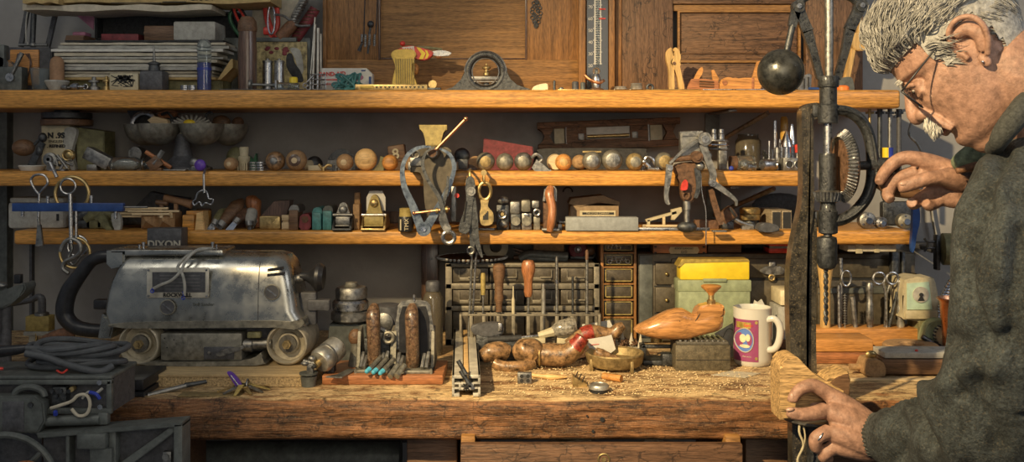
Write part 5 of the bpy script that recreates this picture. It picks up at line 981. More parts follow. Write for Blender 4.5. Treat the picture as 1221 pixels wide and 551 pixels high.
# tools hanging under the top shelf at the right
for i, (x, z1, r, lb) in enumerate(((1037, 165, 1.6, 'thin brass rod hanging under the top shelf by its wing nut'), (1049, 215, 2.6, 'dark flat bar hanging under the top shelf, left of pair'), (1061, 215, 2.2, 'steel rod hanging under the top shelf beside the face'), (1072, 215, 2.8, 'dark rod hanging under the shelf, nearest the face'))):
    t = T('hanging_rod', lb, 'rod', x, 2.2, Z(z1, 2.2)); t.p('rod', ('brass', 'iron', 'dullsteel', 'graphite')[i], cyl((x, 0, 130), (x, 0, z1), r)); t.p('hook', 'brass' if i == 0 else 'iron', cyl((x, 0, BP(1.466, 2.2)), (x, 0, 136), r*1.2), box(x-5, x+5, -1.5, 1.5, 133, 136, .5))
one('bent_cable', 'grey cable curling down behind the crank handle', 'cable', 'dullsteel', 1090, 2.3, Z(206, 2.3), ctube([(1066, 0, 140), (1080, 0, 131), (1088, 0, 140), (1084, 0, 160), (1096, 0, 175), (1106, 0, 206)], 1.6, 5))
t = T('battery', 'small blue and yellow battery standing behind the crank', 'battery', 1060, 2.186, Z(190, 2.186))
t.p('cell', 'bluepl', lathe([(5, 190), (5, 176)], (1060, 0, 0))); t.p('band', 'yellow', lathe([(5.1, 190), (5.1, 176)], (1057.6, .6, 0)))
# ================================================================== on the bench, left half
def YB(py): return .45*F/(py-HY)
def N(name, label, cat, mat, px, Y, *sh, **k): return one(name, label, cat, mat, px, Y, BEN, *sh, **k)
BZ = .944
t = T('board', 'thick chipboard plank lying under the belt sander', 'board', 240, 1.83, BEN)
t.p('veneer', 'dustwood', box(100, 372, -1, 230, BP(BZ, 1.83), BP(BZ, 1.83)+3.2, .4)); t.p('chipboard_core', 'chip', box(100, 371.5, 0, 230, BP(BZ, 1.83)+3.2, BP(BEN, 1.83)-.2))
# --- belt sander
def sander():
    Y = 1.90; t = T('belt_sander', 'large polished metal belt sander with black loop handle and knob', 'sander', 235, Y, BZ); B = t.bp
    body = [(116, 405), (120, 368), (129, 335), (140, 306), (262, 301), (336, 305), (348, 335), (354, 372), (363, 388), (340, 389), (325, 385), (150, 387), (135, 393), (126, 405)]
    
    rows = [(390, 126, 364, -2), (384, 125, 362, -2), (372, 121.5, 354, -1), (350, 125, 351, 0), (335, 129, 348, 2), (322, 134, 345, 5), (313, 139, 341, 9), (307.5, 143, 337, 16), (304.5, 149, 330, 26), (303.5, 160, 318, 40)]
    V = []; Fc = []; K = 8
    for z, a, b_, yf in rows:
        yb = 78-(yf+2)*.6; r_ = min(15, (yb-yf)/2.05); ring_ = []
        for cx, cy, a0 in ((b_-r_, yf+r_, -90), (b_-r_, yb-r_, 0), (a+r_*.6, yb-r_, 90), (a+r_*.6, yf+r_, 180)):
            for q in range(K):
                an = math.radians(a0+90*q/(K-1)); ring_.append(Vector((cx+r_*math.cos(an)*(1 if cx > 200 else .6), cy+r_*math.sin(an), z)))
        V += ring_
    nn = 4*K
    for i in range(len(rows)-1):
        for k in range(nn): Fc.append((i*nn+k, i*nn+(k+1) % nn, i*nn+nn+(k+1) % nn, i*nn+nn+k))
    Fc += [tuple(range(nn)), tuple((len(rows)-1)*nn+k for k in range(nn))]
    t.p('housing', 'sanderalu', (V, Fc), sharp=50); t.p('rear_foot', 'sanderalu', prism([(116, 404), (121, 374), (136, 384), (131, 404)], 0, 60, 2)); t.p('top_plate', 'sanderalu', box(126, 262, 12, 66, 299, 307, 2), prism([(122, 300), (144, 300), (144, 318), (128, 322), (122, 316)], 10, 60, 2))
    t.p('skirt', 'cast', prism(cr2([(150, 384), (325, 382), (348, 384), (360, 380), (363, 387), (352, 393), (330, 390), (150, 391)], 3), -4, 60, 1))
    hp = [(124, 28, 309), (110, 28, 309), (96, 28, 315), (84, 28, 330), (70, 28, 350), (64, 28, 370), (66, 28, 384), (78, 28, 395), (96, 28, 399), (117, 28, 400)]
    t.p('handle', 'black', ctube(hp, [7.5, 8, 8, 8.5, 10, 10.5, 10, 9, 8.5, 8.5], 6, 16)); t.p('trigger', 'black', box(101, 120, 22, 34, 361, 373, 2))
    t.p('front_knob', 'black', lathe([(5, 0), (6, 8), (10, 14), (17, 20), (17.5, 24), (14, 29), (.1, 31)], (352, 28, 333), (1, 0, .06), 26)); t.p('knob_stem', 'dullsteel', cyl((347, 28, 336), (356, 28, 335), 5))
    t.p('adjust_bar', 'graphite', box(362, 389, 20, 34, 361, 374, 1.5), box(352, 372, 24, 36, 352, 392, 2))
    # nameplate
    t.p('nameplate', 'brightalu', box(176, 250, -3.4, -1, 319, 355, 1)); t.p('nameplate_field', 'graphite', box(183, 246, -4, -3, 324, 348)); t.p('lettering', 'ink', txt('ROCKWELL', 6.4, (213, -4.2, 351.3), .5, bold=.25)); 
    for x, z in ((178.6, 321.6), (247.5, 321.6), (178.6, 352.5), (247.5, 352.5)): t.p('screw', 'steel', cyl((x, -5, z), (x, -3, z), 1.3, n=10))
    t.p('plate_lines', 'dullsteel', *[box(192, 240, -4.4, -3.9, 328+k*4, 328.5+k*4) for k in range(5)])
    for x, z in ((201, 366), (325, 348)): sc = t.p('cap_screw', 'graphite', cyl((x, -4, z), (x, 0, z), 8.2, n=26)); t.p('slot', 'steel', rot(box(x-7, x+7, -4.8, -4, z-.8, z+.8), -38, 'Y', (x, 0, z)), parent=sc); t.p('screw_rim', 'cast', ring((x, -3, z), 8.6, 1), parent=sc)
    t.p('script_lettering', 'machgrey', txt("Bull Sander", 5.6, (243, -.9, 363), .6))
    t.p('vent', 'black', prism([(318, 321), (336, 318.5), (337, 321.5), (318, 324)], 3.6, 14)); t.p('vent', 'black', prism([(318, 327), (338, 325), (339, 328), (318, 330)], 2.4, 12)); t.p('seam', 'graphite', tube([(308, 8.6, 313), (308, 4.6, 322), (308, 1.6, 335), (308, -.4, 350), (308, -1.4, 372), (308, -2.2, 384)], .5, 5)); t.p('side_slot', 'black', box(341, 343.4, 2, 6, 345, 372, .8))
    # wheels
    for x, nm, hb in ((165, 'rear_wheel', 'oldbrass'), (342, 'front_wheel', 'oldbrass')):
        w = t.p(nm, 'dustycast', lathe([(19, 72), (25, 70), (25.4, 4), (24, 0), (22.4, -1), (21.4, 1), (20.6, 12), (13, 14), (12.4, 8), (10, 7), (9, 12)], (x, 0, B-25.6), 'y', 44))
        t.p('hub', 'castiron2', cyl((x, 3, B-25.6), (x, 12, B-25.6), 10.5)); t.p('hub_nut', hb, cyl((x, -3, B-25.6), (x, 6, B-25.6), 5.4, n=6), cyl((x, -5, B-25.6), (x, -2, B-25.6), 2.4))
    t.p('shoe', 'cast', box(192, 289, -2, 70, 397, 430, 2)); t.p('under_body', 'graphite', box(150, 350, 22, 74, 386, 424, 3)); t.p('sole', 'cast', prism(cr2([(180, 431), (285, 430), (305, 425), (312, 420), (314, 430), (306, B-1.2), (180, B-.8)], 2), -4, 72, 1))
    t.p('tension_plate', 'graphite', box(244, 280, -4, -2, 413, 428, 1)); t.p('tension_lever', 'dullsteel', prism(cr2([(260, 420), (270, 415), (284, 413), (292, 411), (292, 415), (276, 420), (264, 424)], 3), -8, -4, .8)); t.p('spring_rod', 'dullsteel', cyl((286, 8, 413), (322, 8, 411), 6.5), cyl((290, 6, 413), (300, 6, 413), 8)); t.p('small_tab', 'olive', box(295, 311, -2, 6, 396, 403, 1)); t.p('bolt', 'steel', cyl((251, -5, 420), (251, -3, 420), 2)); t.p('pit', 'ink', cyl((197, -2.4, 403), (197, -1.6, 403), .9, n=8), cyl((200, -2.4, 414), (200, -1.6, 414), .9, n=8), cyl((208, -2.4, 405), (208, -1.6, 405), .7, n=8))
    for x in (157, 162, 246, 251): t.p('brush_pin', 'steel', cyl((x, 24, 292+(x % 2)*2), (x, 24, 300), 1.4), cyl((x, 24, 291+(x % 2)*2), (x, 24, 293), 2.2, n=10))
    for i, pts in enumerate(([(186, -8, 343), (196, -10, 338), (208, -10, 333), (219, -10, 322), (224, -6, 310), (232, 4, 300), (246, 20, 298)], [(223, -9, 351), (224, -11, 338), (221, -10, 326), (214, -6, 318), (222, 2, 306), (236, 14, 298), (252, 26, 301)])):
        c = t.p('lead', 'greypaper', ctube(pts, 1.8, 6, 8)); t.p('terminal', 'bluepl', tube([pts[0], (pts[0][0]-1, pts[0][1], pts[0][2]-5 if i else pts[0][2]+1)], 1.9), ring((pts[0][0]-1.5, pts[0][1], pts[0][2]+3), 1.8, .7), parent=c)
sander()
# --- machine casting at the lower left, in front of the bench end
def casting():
    Y = 1.56; t = T('machine_casting', 'grey cast machine body with open switch box and ribbed frame, lower left', 'machine', 90, Y, .55); B = t.bp
    t.p('table', 'machgrey', box(-60, 133, 0, 80, 448, 453, 2)); t.p('box_rim', 'machgrey', box(-60, 133, 0, 6, 453, 459, 1), box(126, 133, 0, 8, 453, 490, 2), box(50, 133, 0, 6, 487, 494, 1)); t.p('box_back', 'graphite', box(-60, 130, 14, 78, 453, 494))
    t.p('front_block', 'machgrey', prism([(-60, 470), (46, 470), (56, 478), (58, 500), (50, 514), (-60, 514)], -10, 8, 2)); t.p('block_recess', 'graphite', box(8, 34, -11, -9, 476, 512, 3)); t.p('block_bolt', 'iron', cyl((42, -13, 480), (42, -10, 480), 3))
    t.p('arch', 'machgrey', ring((36, -2, 472), 18, 4, 'y', 24, 8, (0, 180), (1, -.62))); t.p('switch', 'iron', box(60, 78, 2, 14, 462, 487, 2), *[cyl((63+k*5, 0, 466+6*(k % 2)), (63+k*5, -3, 466+6*(k % 2)), 2.4, n=10) for k in range(5)]); t.p('toggle', 'brass', cyl((86, 6, 464), (86, -2, 464), 3))
    t.p('wire', 'paper', ctube([(62, -3, 486), (74, -6, 482), (88, -6, 477), (96, -6, 470), (106, -6, 470), (110, -6, 480), (106, -6, 492), (96, -6, 494), (88, -6, 486)], 2, 6)); t.p('wire', 'greypaper', ctube([(100, -4, 474), (108, -6, 466), (116, -6, 468), (124, -4, 462)], 1.6)); t.p('terminal', 'bluepl', ctube([(110, -7, 466), (118, -8, 468), (122, -7, 474)], 2.2), cyl((68, -4, 490), (70, -8, 492), 2.6), label='blue wire terminals'); t.p('screw', 'steel', cyl((119, -2, 456), (119, 2, 456), 3)); t.p('screw', 'steel', cyl((120, -2, 485), (120, 2, 485), 3))
    t.p('cylinder', 'machgrey', cyl((56, 0, 502), (120, 0, 500), 6.4), box(118, 130, -4, 6, 491, 506, 2))
    # ribbed frame
    t.p('frame', 'machgrey', prism([(50, 513), (222, 500), (222, 505), (52, 519)], -14, 16, 1), box(212, 222, -14, 16, 502, B, 1), prism([(132, 560), (206, 507), (212, 507), (212, 512), (142, 565)], -12, 4, 1), box(84, 88, -12, 4, 516, 580, .5), box(134, 142, -10, 4, 510, 600, 1)); t.p('web', 'graphite', prism([(50, 518), (216, 504), (216, B), (50, B)], 4, 10)); t.p('plate', 'machgrey', box(100, 134, -20, -8, 512, 530, 2), box(114, 140, -16, -8, 530, 600, 1)); t.p('latch', 'dullsteel', cyl((200, -8, 543), (200, 0, 543), 4), box(196, 206, -6, 0, 537, 556, 1))
    wh = t.p('hand_wheel', 'machgrey', ring((18, -22, 572), 60, 4, 'y', 48, 8), *[tube([(18, -22, 572), (18+58*math.cos(a), -22, 572-58*math.sin(a))], 3.4) for a in (.75, 1.9, 3.1, 4.4, 5.6)]); t.p('grip', 'redwoodz', ball((48, -36, 549), (17, 12, 11), 14), parent=wh)
    t.p('leg', 'graphite', box(-40, 40, 20, 120, 500, B-1)); 
casting()
def coil():
    Y = 1.62; zs = Z(448, 1.56)+.0005; t = T('cable_coil', 'coiled thick grey power cable with black plug heaped on the casting', 'cable', 92, Y, zs); B = t.bp
    random.seed(11); parts = []
    for k in range(7):
        cx, cy = 92+random.uniform(-6, 6), random.uniform(-6, 6); z = B-6.8-k*3.5; rx, ry = 50+random.uniform(-9, 8), 27+random.uniform(-5, 5)
        parts.append(ring((0, 0, 0), 1, 3.6/50, 'z', 40, 9)); parts[-1] = tube([(cx+rx*math.cos(a), cy+ry*math.sin(a), z+2.5*math.sin(a*2+k)) for a in [i*2*PI/44 for i in range(44)]], 3.6, 9, True)
    t.p('cable', 'rubber', *parts, ctube([(46, -30, 415), (70, -32, 419), (95, -34, 427), (122, -34, 434), (134, -30, 436), (142, -20, 432)], 4.2, 6, 10), ctube([(40, -20, 411), (70, -20, 412), (100, -20, 409), (112, -20, 413)], 3.6, 6, 10))
    t.p('plug', 'black', ctube([(42, -20, 411), (30, -20, 413), (12, -20, 415), (6, -20, 416)], [4, 6, 7, 6.5], 4, 12)); t.p('prong', 'steel', box(-4, 6, -22, -19, 412, 414)); t.p('prong', 'steel', box(-4, 6, -18, -15, 418, 420)); t.p('red_wire', 'red', ctube([(74, -28, 416), (77, -30, 411), (82, -30, 411), (84, -28, 418)], 1.2, 4), ctube([(84, -34, 434), (92, -38, 436), (98, -38, 432)], 1.2, 4), ctube([(2, -34, 430), (12, -36, 431), (22, -34, 432)], 1.8, 4), label='thin red wire')
coil()
t = T('plastic_case', 'closed black plastic tool case on the bench behind the casting', 'case', 153, 1.765, BEN); B = t.bp
t.p('base', 'black', prism([(126, B), (126, 466), (152, 466), (174, 466), (174, B)], -8, 70, 1.5)); t.p('lid', 'black', box(126, 174, -8, 70, 448+3, 464, 2)); t.p('catch', 'graphite', box(140, 147, -10, -7, 456, 462, .5))
# left back tools
t = T('lathe_carriage', 'dull metal tool carriage at the far left edge of the bench', 'tool', 10, 1.95, Z(392, 1.95))
t.p('slide', 'machgrey', prism(cr2([(-30, 352), (18, 344), (33, 336), (37, 342), (30, 352), (10, 366), (-30, 372)], 3), -14, 14, 2)); t.p('screw_head', 'black', box(18, 26, -4, 4, 327, 338, 1)); t.p('body', 'graphite', cyl((4, 4, 362), (4, 4, BP(BEN, 1.95)), 7), box(-20, 4, -8, 8, 350, 396, 2)); t.p('cap', 'dullsteel', ball((2, -2, 340), (8, 6, 4), 8))
t.e.location.z = Z(392, 1.95)
t = T('pipe_elbow', 'grey bent pipe elbow on a small yellowed stand', 'pipe', 47, 2.05, BEN); B = t.bp
t.p('elbow', 'graphite', ctube([(16, 0, 362), (36, 0, 358), (46, 0, 354), (50, 0, 358), (50, 0, 374)], [3.4, 3.4, 3.8, 4.4, 4.4], 5, 12)); t.p('collar', 'dullsteel', lathe([(8, 376), (8, 373), (5, 372)], (50, 0, 0))); t.p('box', 'mustard', box(34, 62, -8, 8, 376, 394, 1)); t.p('foot', 'greypaper', box(32, 62, -9, 9, 394, 399, 1), box(36, 44, -4, 4, 399, B, 1)); t.p('bolt', 'brass', cyl((47, -8, 396), (47, -8, 405), 1.2))
N('dark_rag', 'dark crumpled leather scrap beside the sander handle', 'scrap', 'leather', 72, 2.0, ctube([(52, 0, 404), (66, 0, 400), (76, 0, 398), (88, 0, 402)], [4, 6, 7, 3], 4, 10), box(56, 84, -6, 6, 402, BP(BEN, 2.0), 2))
t = T('steel_punch', 'steel tube with knurled end lying on the bench left of the keys', 'tool', 212, 1.80, BEN); B = t.bp
t.p('tube', 'dullsteel', tube([(183, -18, B+1), (222, 0, B-6)], 3), label='smooth steel tube'); t.p('knurled_end', 'iron', tube([(220, 0, B-6), (244, 8, B-9)], [3.4, 2.2])); t.p('hole', 'ink', cyl((182.4, -18.6, B+1.2), (183.4, -18, B+1), 2))
t = T('key_heap', 'heap of brass and steel keys on a ring on the bench', 'keys', 288, 1.795, BEN); B = t.bp
random.seed(4)
for i in range(9):
    a = -2.9+i*.62; l = 22+random.random()*8; x1, y1 = 290+l*math.cos(a)*1.25, l*math.sin(a)
    t.p('key', ('brass', 'dullsteel', 'mustard')[i % 3], strap([(290+6*math.cos(a), 6*math.sin(a), B-7-i % 3), (x1, y1, B-1.2)], [7, 3] if True else 5, 1.2, (-math.sin(a), math.cos(a), 0)), lathe([(5, B-8), (5, B-6.6)], (290+7*math.cos(a), 7*math.sin(a), 0), n=12))
t.p('key_ring', 'steel', ring((296, -2, B-9), 6, 1, 'x'))
t = T('pocket_knife', 'small violet and chrome pocket knife standing up in the key heap', 'knife', 282, 1.79, Z(462, 1.79))
t.p('scale', 'purple', prism(cr2([(284, 463), (275, 450), (271, 444), (275, 443), (282, 449), (289, 460)], 3), -2, 2, .6)); t.p('inlay', 'steel', tube([(276, -2.6, 447), (285, -2.6, 459)], .9, 6)); t.p('end', 'chrome', ball((286, 0, 461), (3, 3, 3), 8))
N('inlay_plate', 'old green-brown metal plate let into the bench top by the keys', 'plate', 'oldbrass', 252, 1.77, box(214, 288, -8, 12, BP(BEN, 1.77)-.5, BP(BEN, 1.77)+.4, .2))
for i, (x, py) in enumerate(((315, 441), (330, 441), (365, 462), (403, 452))):
    pass
# red-brown board, chuck, machines
RB = .938
one('board', 'dark red-brown board carrying the plane tray', 'board', 'redwood', 455, 1.845, BEN, box(384, 528, 0, 84, BP(RB, 1.845), BP(BEN, 1.845)-.2, 1))
t = T('drill_chuck', 'shiny metal drill chuck lying at the end of the chipboard', 'chuck', 390, 1.86, RB); B = t.bp
ax = (-.45, -.75, .35)
t.p('body', 'alu', lathe([(11, -20), (14.5, -17), (15, -4), (14, -2), (14, 2), (15, 4), (15.4, 12), (13, 16), (6, 17)], (390, 4, 424), ax, 28)); t.p('groove', 'dullsteel', lathe([(14.6, -1.6), (15.2, -1), (15.2, 1), (14.6, 1.6)], (390, 4, 424), ax, 28)); t.p('bore', 'brass', cyl((382, -9, 430.5), (379, -14, 433), 4.4)); t.p('arbor', 'iron', cyl((380, -12, 432), (376.5, -18, 434.5), 2.2)); t.p('rest', 'iron', box(384, 398, 2, 16, 434, B, 1)) 
t = T('metal_wing', 'small knobbly metal wing piece touching the drill chuck', 'fitting', 369, 1.84, BZ if False else RB)
t.p('body', 'dullsteel', ball((372, 0, 428), (5, 4, 4), 8), ball((364, -2, 433), (5, 4, 3), 8), tube([(362, -2, 430), (378, 0, 434)], 2.4), box(366, 374, -3, 3, 432, t.bp, 1))
N('grey_cup', 'low chipped grey bowl at the end of the chipboard', 'bowl', 'machgrey', 368, 1.835, lathe([(8, BP(BEN, 1.835)-15), (11, 446), (11, 444), (6, 446)], (368, 0, 0)), lathe([(8, BP(BEN, 1.835)), (10, 448)], (368, 0, 0)))
t = T('stepped_pulley', 'stack of turned metal discs on a square base', 'pulley', 420, 2.02, BEN); B = t.bp
t.p('base', 'machgrey', prism([(390, B), (396, 384), (440, 384), (446, B)], -18, 18, 2)); t.p('disc', 'dullsteel', lathe([(20, 383), (25, 380), (25, 372), (22, 370)], (420, 0, 0))); t.p('disc', 'steel', lathe([(18, 371), (21.5, 368), (21.5, 360), (19, 357)], (418, 0, 0))); t.p('disc', 'dullsteel', lathe([(16, 357), (18.5, 355), (19, 345), (17, 342), (8, 341.5)], (419, 0, 0))); t.p('nut', 'cast', lathe([(7, 342), (7.5, 340), (7, 336.6), (.1, 336)], (419, 0, 0)))
t = T('round_tin', 'dim round metal tin behind the left wooden tote', 'tin', 462, 2.05, BEN); B = t.bp
t.p('body', 'graphite', lathe([(18, B), (18, 370), (17, 364), (10, 362)], (463, 0, 0))); t.p('side_cap', 'dullsteel', lathe([(8, 0), (11, -4), (11, -8), (6, -10)], (460, -12, 381), 'y'))
t = T('dark_bottle', 'brown glass bottle standing in the shade behind the planes', 'bottle', 516, 2.12, BEN); B = t.bp
t.p('glass', 'bottleglass', lathe([(11, B), (12, B-4), (12, 356), (9, 349), (7, 347), (7, 345)], (516, 0, 0))); t.p('cap', 'graphite', lathe([(8, 347), (8.5, 345), (8.5, 337), (7, 335), (.1, 335)], (516, 0, 0)))
t = T('post', 'dark upright post against the wall left of the drawer unit', 'post', 514, 2.36, BEN); B = t.bp
t.p('upright', 'walnut', box(503, 523, -6, 6, BP(LOWZ-.032, 2.36), B, 1)); t.p('bolt', 'dullsteel', cyl((515, -8, 308), (515, -6, 308), 1.6))
def benchplane(label, x, w, ztop, Y, tote, back=True):
    t = T('bench_plane', label, 'plane', x, Y, RB); B = t.bp; h = w/2
    t.p('sole', 'cast', box(x-h, x+h, -14, 60, B-4, B, 1))
    for s in (-1, 1): t.p('side', 'cast', prism([(-14, B), (-14, B-6), (4, 448), (16, 398), (34, 394), (48, 430), (60, B-5), (60, B)], x+s*h-1.8, x+s*h+1.8, .6, 'x'))
    t.p('tote', 'mottledark', tube(cr([(x-1, 10, B-3), (x, 3, 430), (x, -2, 404), (x-1, 0, 378), (x-1, 10, 366)], 6), lerpl([8.5, 8.4, 8, 8.2, 8.4, 5], 25), 16)); t.p('frog', 'iron', box(x-h+4, x+h-4, 22, 34, 408, B-3, 1)); 
    if back: t.p('cap_iron', 'dullsteel', prism(cr2([(x-h+1, 420), (x-h+2, 378), (x-h+8, 362), (x+h-8, 362), (x+h-2, 378), (x+h-1, 420)], 2), 18, 21, .8)); t.p('black_face', 'black', prism([(x-h+5, 424), (x-h+5, 382), (x-h+9, 368), (x+h-9, 368), (x+h-5, 382), (x+h-5, 424)], 16, 18)); t.p('screw', 'steel', cyl((x, 18, 362), (x, 18, 354), 1.6), label='bright top screw')
    else: t.p('lever', 'dullsteel', ctube([(x-6, 14, 392), (x+10, 12, 396), (x+15, 10, 402)], 3.4)); t.p('brass_wheel', 'cast', ring((x+16, 8, 404), 6, 2.4))
    for k, (dx, l) in enumerate(((-h+5, 15), (-h+9, 11), (h-6, 16), (h-11, 14))): t.p('fence_rod', 'dullsteel', tube([(x+dx, -9, B-6), (x+dx+2, 4, B-6-l)], 2.4))
    return t
benchplane('left bench plane seen end on, with a worn dark wooden tote', 446, 40, 360, 1.885, 'walnut', False)
benchplane('right bench plane seen end on, steel iron behind its tote', 492, 46, 356, 1.88, 'walnut', True)
for i in range(3):
    x = 444+i*8; t = T('blue_pencil', ('leftmost short wooden stick with sky-blue painted tip', 'middle short wooden stick with sky-blue painted tip', 'rightmost short stick with sky-blue painted tip')[i], 'crayon', x, 1.85, RB+.006); B = t.bp
    t.p('stick', 'cast', tube([(x-2, -6, B-5+i), (x+8, 14, B-14+i)], 3)); t.p('tip', 'skyblue', tube([(x-2, -6, B-5+i), (x-5, -10, B-3+i)], [3.1, 2.6]), ball((x-5, -10.5, B-2.8+i), 2.7, 8), label='sky-blue painted tip')
for i, x in enumerate((470, 478)):
    one('metal_plug', ('small grey rounded plug between the two planes, left', 'small grey rounded plug between the two planes, right')[i], 'plug', 'cast', x, 1.85, RB+.006, ctube([(x-4, -8, 447), (x, 0, 442), (x+4, 6, 437)], 3.8, 3, 10), box(x-4, x+4, -6, 4, 444, BP(RB+.006, 1.85)))
one('spatula', 'flat grey metal scraper lying left of the planes', 'scraper', 'dullsteel', 412, 1.86, RB, prism([(392, -20), (412, -24), (416, -10), (424, 20), (412, 20), (404, -8)], BP(RB, 1.86)-1.6, BP(RB, 1.86), .3, 'z'))
t = T('ball_finial', 'brown wooden knob on a metal stem at the left of the planes', 'knob', 423, 1.93, RB); B = t.bp
t.p('knob', 'brownwood', ball((424, 0, 402), (8.5, 8, 10), 12)); t.p('stem', 'cast', lathe([(9, B), (8, 430), (5, 412), (6, 408)], (424, 0, 0)))
# extrusion
def extr():
    t = T('aluminium_extrusion', 'length of slotted aluminium profile lying front to back', 'profile', 556, 1.755, BEN); B = t.bp; u = t.u
    x0, x1, zt, zb = 539, 573, 447.5, B
    L_ = 296
    def web(a, b, c, d_): return box(a, b, 0, L_, c, d_, .5)
    S = [web(x0, x0+13, zt, zt+4), web(x1-13, x1, zt, zt+4), web(x0, x0+3, zt, zt+11), web(x1-3, x1, zt, zt+11), web(x0, x0+9, zb-4, zb), web(x1-9, x1, zb-4, zb), web(x0, x0+3, zb-11, zb), web(x1-3, x1, zb-11, zb), web(x0+9, x1-9, zt+9, zt+12), web(x0+9, x1-9, zb-11, zb-8), web(x0+8, x0+11, zt+9, zb-8), web(x1-11, x1-8, zt+9, zb-8), web(x0+3, x0+9, zt+9, zt+11), web(x1-9, x1-3, zt+9, zt+11), web(x0+3, x0+9, zb-11, zb-9), web(x1-9, x1-3, zb-11, zb-9)]
    sh = join(*S)
    t.p('profile', 'brightalu', sh); t.p('core', 'cast', box(x0+10, x1-10, 1, L_, zt+11, zb-9)); t.p('core_hole', 'ink', cyl((556, -.6, 461), (556, 1, 461), 3.2, n=20), *[tube([(556, -.7, 461), (556+5*math.cos(a), -.7, 461+5*math.sin(a))], .8, 4) for a in [i*PI/4 for i in range(8)]])
    t.p('slot_bar', 'lightwoodx', box(553, 559, 4, L_, zt+1, zt+8, .5)); t.e.rotation_euler.z = math.radians(3)
extr()
for i, (x0, z0, x1, z1) in enumerate(((546, 430, 556, 446), (549, 442, 560, 458))):
    one('steel_peg', ('upper dark steel pin resting across the profile slot', 'lower dark steel pin leaning against the profile end')[i], 'pin', 'iron', x0, 1.75, Z(z1, 1.75), cyl((x0, 0, z0), (x1, -3, z1), 2.6))
# ================================================================== back of the bench
def cabinet():
    Y = 2.22; t = T('drawer_unit', 'grey metal cabinet of small drawers behind the upright tools', 'cabinet', 622, Y, BEN); B = t.bp
    x0, x1 = 531, 715
    t.p('frame', 'drawerframe', box(x0, x0+8, 0, 60, 314, B, 1), box(x1-7, x1, 0, 60, 314, B, 1), box(x0, x1, 0, 60, 314, 319, 1), box(x0, x1, 0, 60, 338, 345, 1), box(x0, x1, 0, 60, 365, 371, 1), box(x0, x1, 0, 60, B-8, B, 1)); t.p('back', 'graphite', box(x0+2, x1-2, 50, 60, 316, B-1))
    xs = [539, 583, 626, 668, 708]
    for r, (a, b_) in enumerate(((320, 337), (346, 364), (372, B-9))):
        for c_ in range(4):
            l, rr = xs[c_]+.8, xs[c_+1]-.8
            dr = t.p('drawer', 'drawer', box(l, rr, 3, 48, a, b_, .8)); m = (l+rr)/2
            if r < 2: t.p('card_frame', 'drawerframe', box(l+7, rr-10, 1.6, 3, b_-6, b_-2, .3), box(l+7, l+8, 1.6, 3, a+2, b_-2), parent=dr); t.p('handle', 'drawerframe', box(m-3, rr-9, -1, 3, b_-7, b_-5.4, .4), box(rr-10, rr-9, 0, 3, a+2, b_-5), parent=dr)
cabinet()
def toolrack():
    Y = 2.12; t = T('tool_rack', 'low clear rail rack holding the upright tools', 'rack', 640, Y, BEN); B = t.bp
    t.p('rail', 'drawerframe', box(548, 716, -4, -2, 374, 376.5, .4), box(548, 716, 6, 8, 374, 376.5, .4), box(560, 716, -5, 10, B-3, B, .5)); t.p('divider', 'drawerframe', *[box(x, x+4, -4, 8, 376, B-3, .5) for x in (560, 575, 592, 610, 628, 644, 662, 680, 698)])
    t.p('end', 'drawerframe', box(548, 551, -5, 9, 374, B, .5)); t.p('end', 'drawerframe', box(713, 716, -5, 9, 374, B, .5))
toolrack()
def upright(name, label, cat, x, hm, prof, sm, z1, r, y=2, zb=400, Y=2.12):
    t = T(name, label, cat, x, Y, BEN+.006)
    if prof: t.p('handle', hm, lathe(prof, (x, y, 0), n=18))
    t.p('shank', sm, lathe([(r, t.bp), (r, z1)], (x, y, 0), n=12)); return t
upright('carving_tool', 'tool with dark bulbous wooden handle, left of the pair', 'tool', 595, 'brownwood', [(4, 372), (4, 362), (6, 356), (5, 350), (5.5, 338), (7.5, 326), (7.5, 318), (5, 315), (.1, 314)], 'dullsteel', 370, 1.5)
upright('carving_tool', 'tool with reddish pear-shaped wooden handle, right of the pair', 'tool', 630, 'redwoodz', [(4, 354), (5.5, 348), (5, 342), (5.5, 334), (8.4, 323), (8.4, 316), (6, 311), (.1, 310)], 'dullsteel', 352, 1.5)
upright('screwdriver', 'slim screwdriver with yellow fluted handle', 'screwdriver', 576, 'mustard', [(2.4, 352), (3, 346), (3, 330), (2.4, 326), (.1, 325.5)], 'dullsteel', 350, 1.2)
upright('scriber', 'short pale-handled scriber with fine needle point up', 'scriber', 612, 'cream', [(2, 396), (2, 358), (1, 354), (.6, 342), (.1, 341)], 'cream', 380, 1.2)
upright('steel_marker', 'grey-capped thick pen-like tool in the rack middle', 'tool', 648, 'alu', [(2.6, 396), (2.6, 346), (1.8, 345), (1.8, 339), (.1, 338)], 'alu', 380, 1.4)
upright('file', 'tall narrow steel file with collar in the rack', 'file', 664, None, None, 'dullsteel', 306, 1.8).p('collar', 'steel', lathe([(2.6, 338), (2.6, 334)], (664, 2, 0), n=12))
upright('file', 'short dark needle file right of the tall collared one', 'file', 683, None, None, 'iron', 330, 1.4)
upright('file', 'tall round file with rust-brown tip at the rack right end', 'file', 700, None, None, 'dullsteel', 300, 1.8).p('tip', 'rust', lathe([(2, 310), (2.2, 300), (1, 298)], (700, 2, 0), n=10))
t = T('long_tongs', 'long thin steel tongs leaning behind the hanging pliers', 'tongs', 560, 2.12, BEN+.006)
t.p('arm', 'dullsteel', tube([(558, 0, t.bp), (563, 2, 296)], [1.6, 1.4])); t.p('arm', 'steel', tube([(561, -2, t.bp), (568, 0, 300)], [1.6, 1.4]))
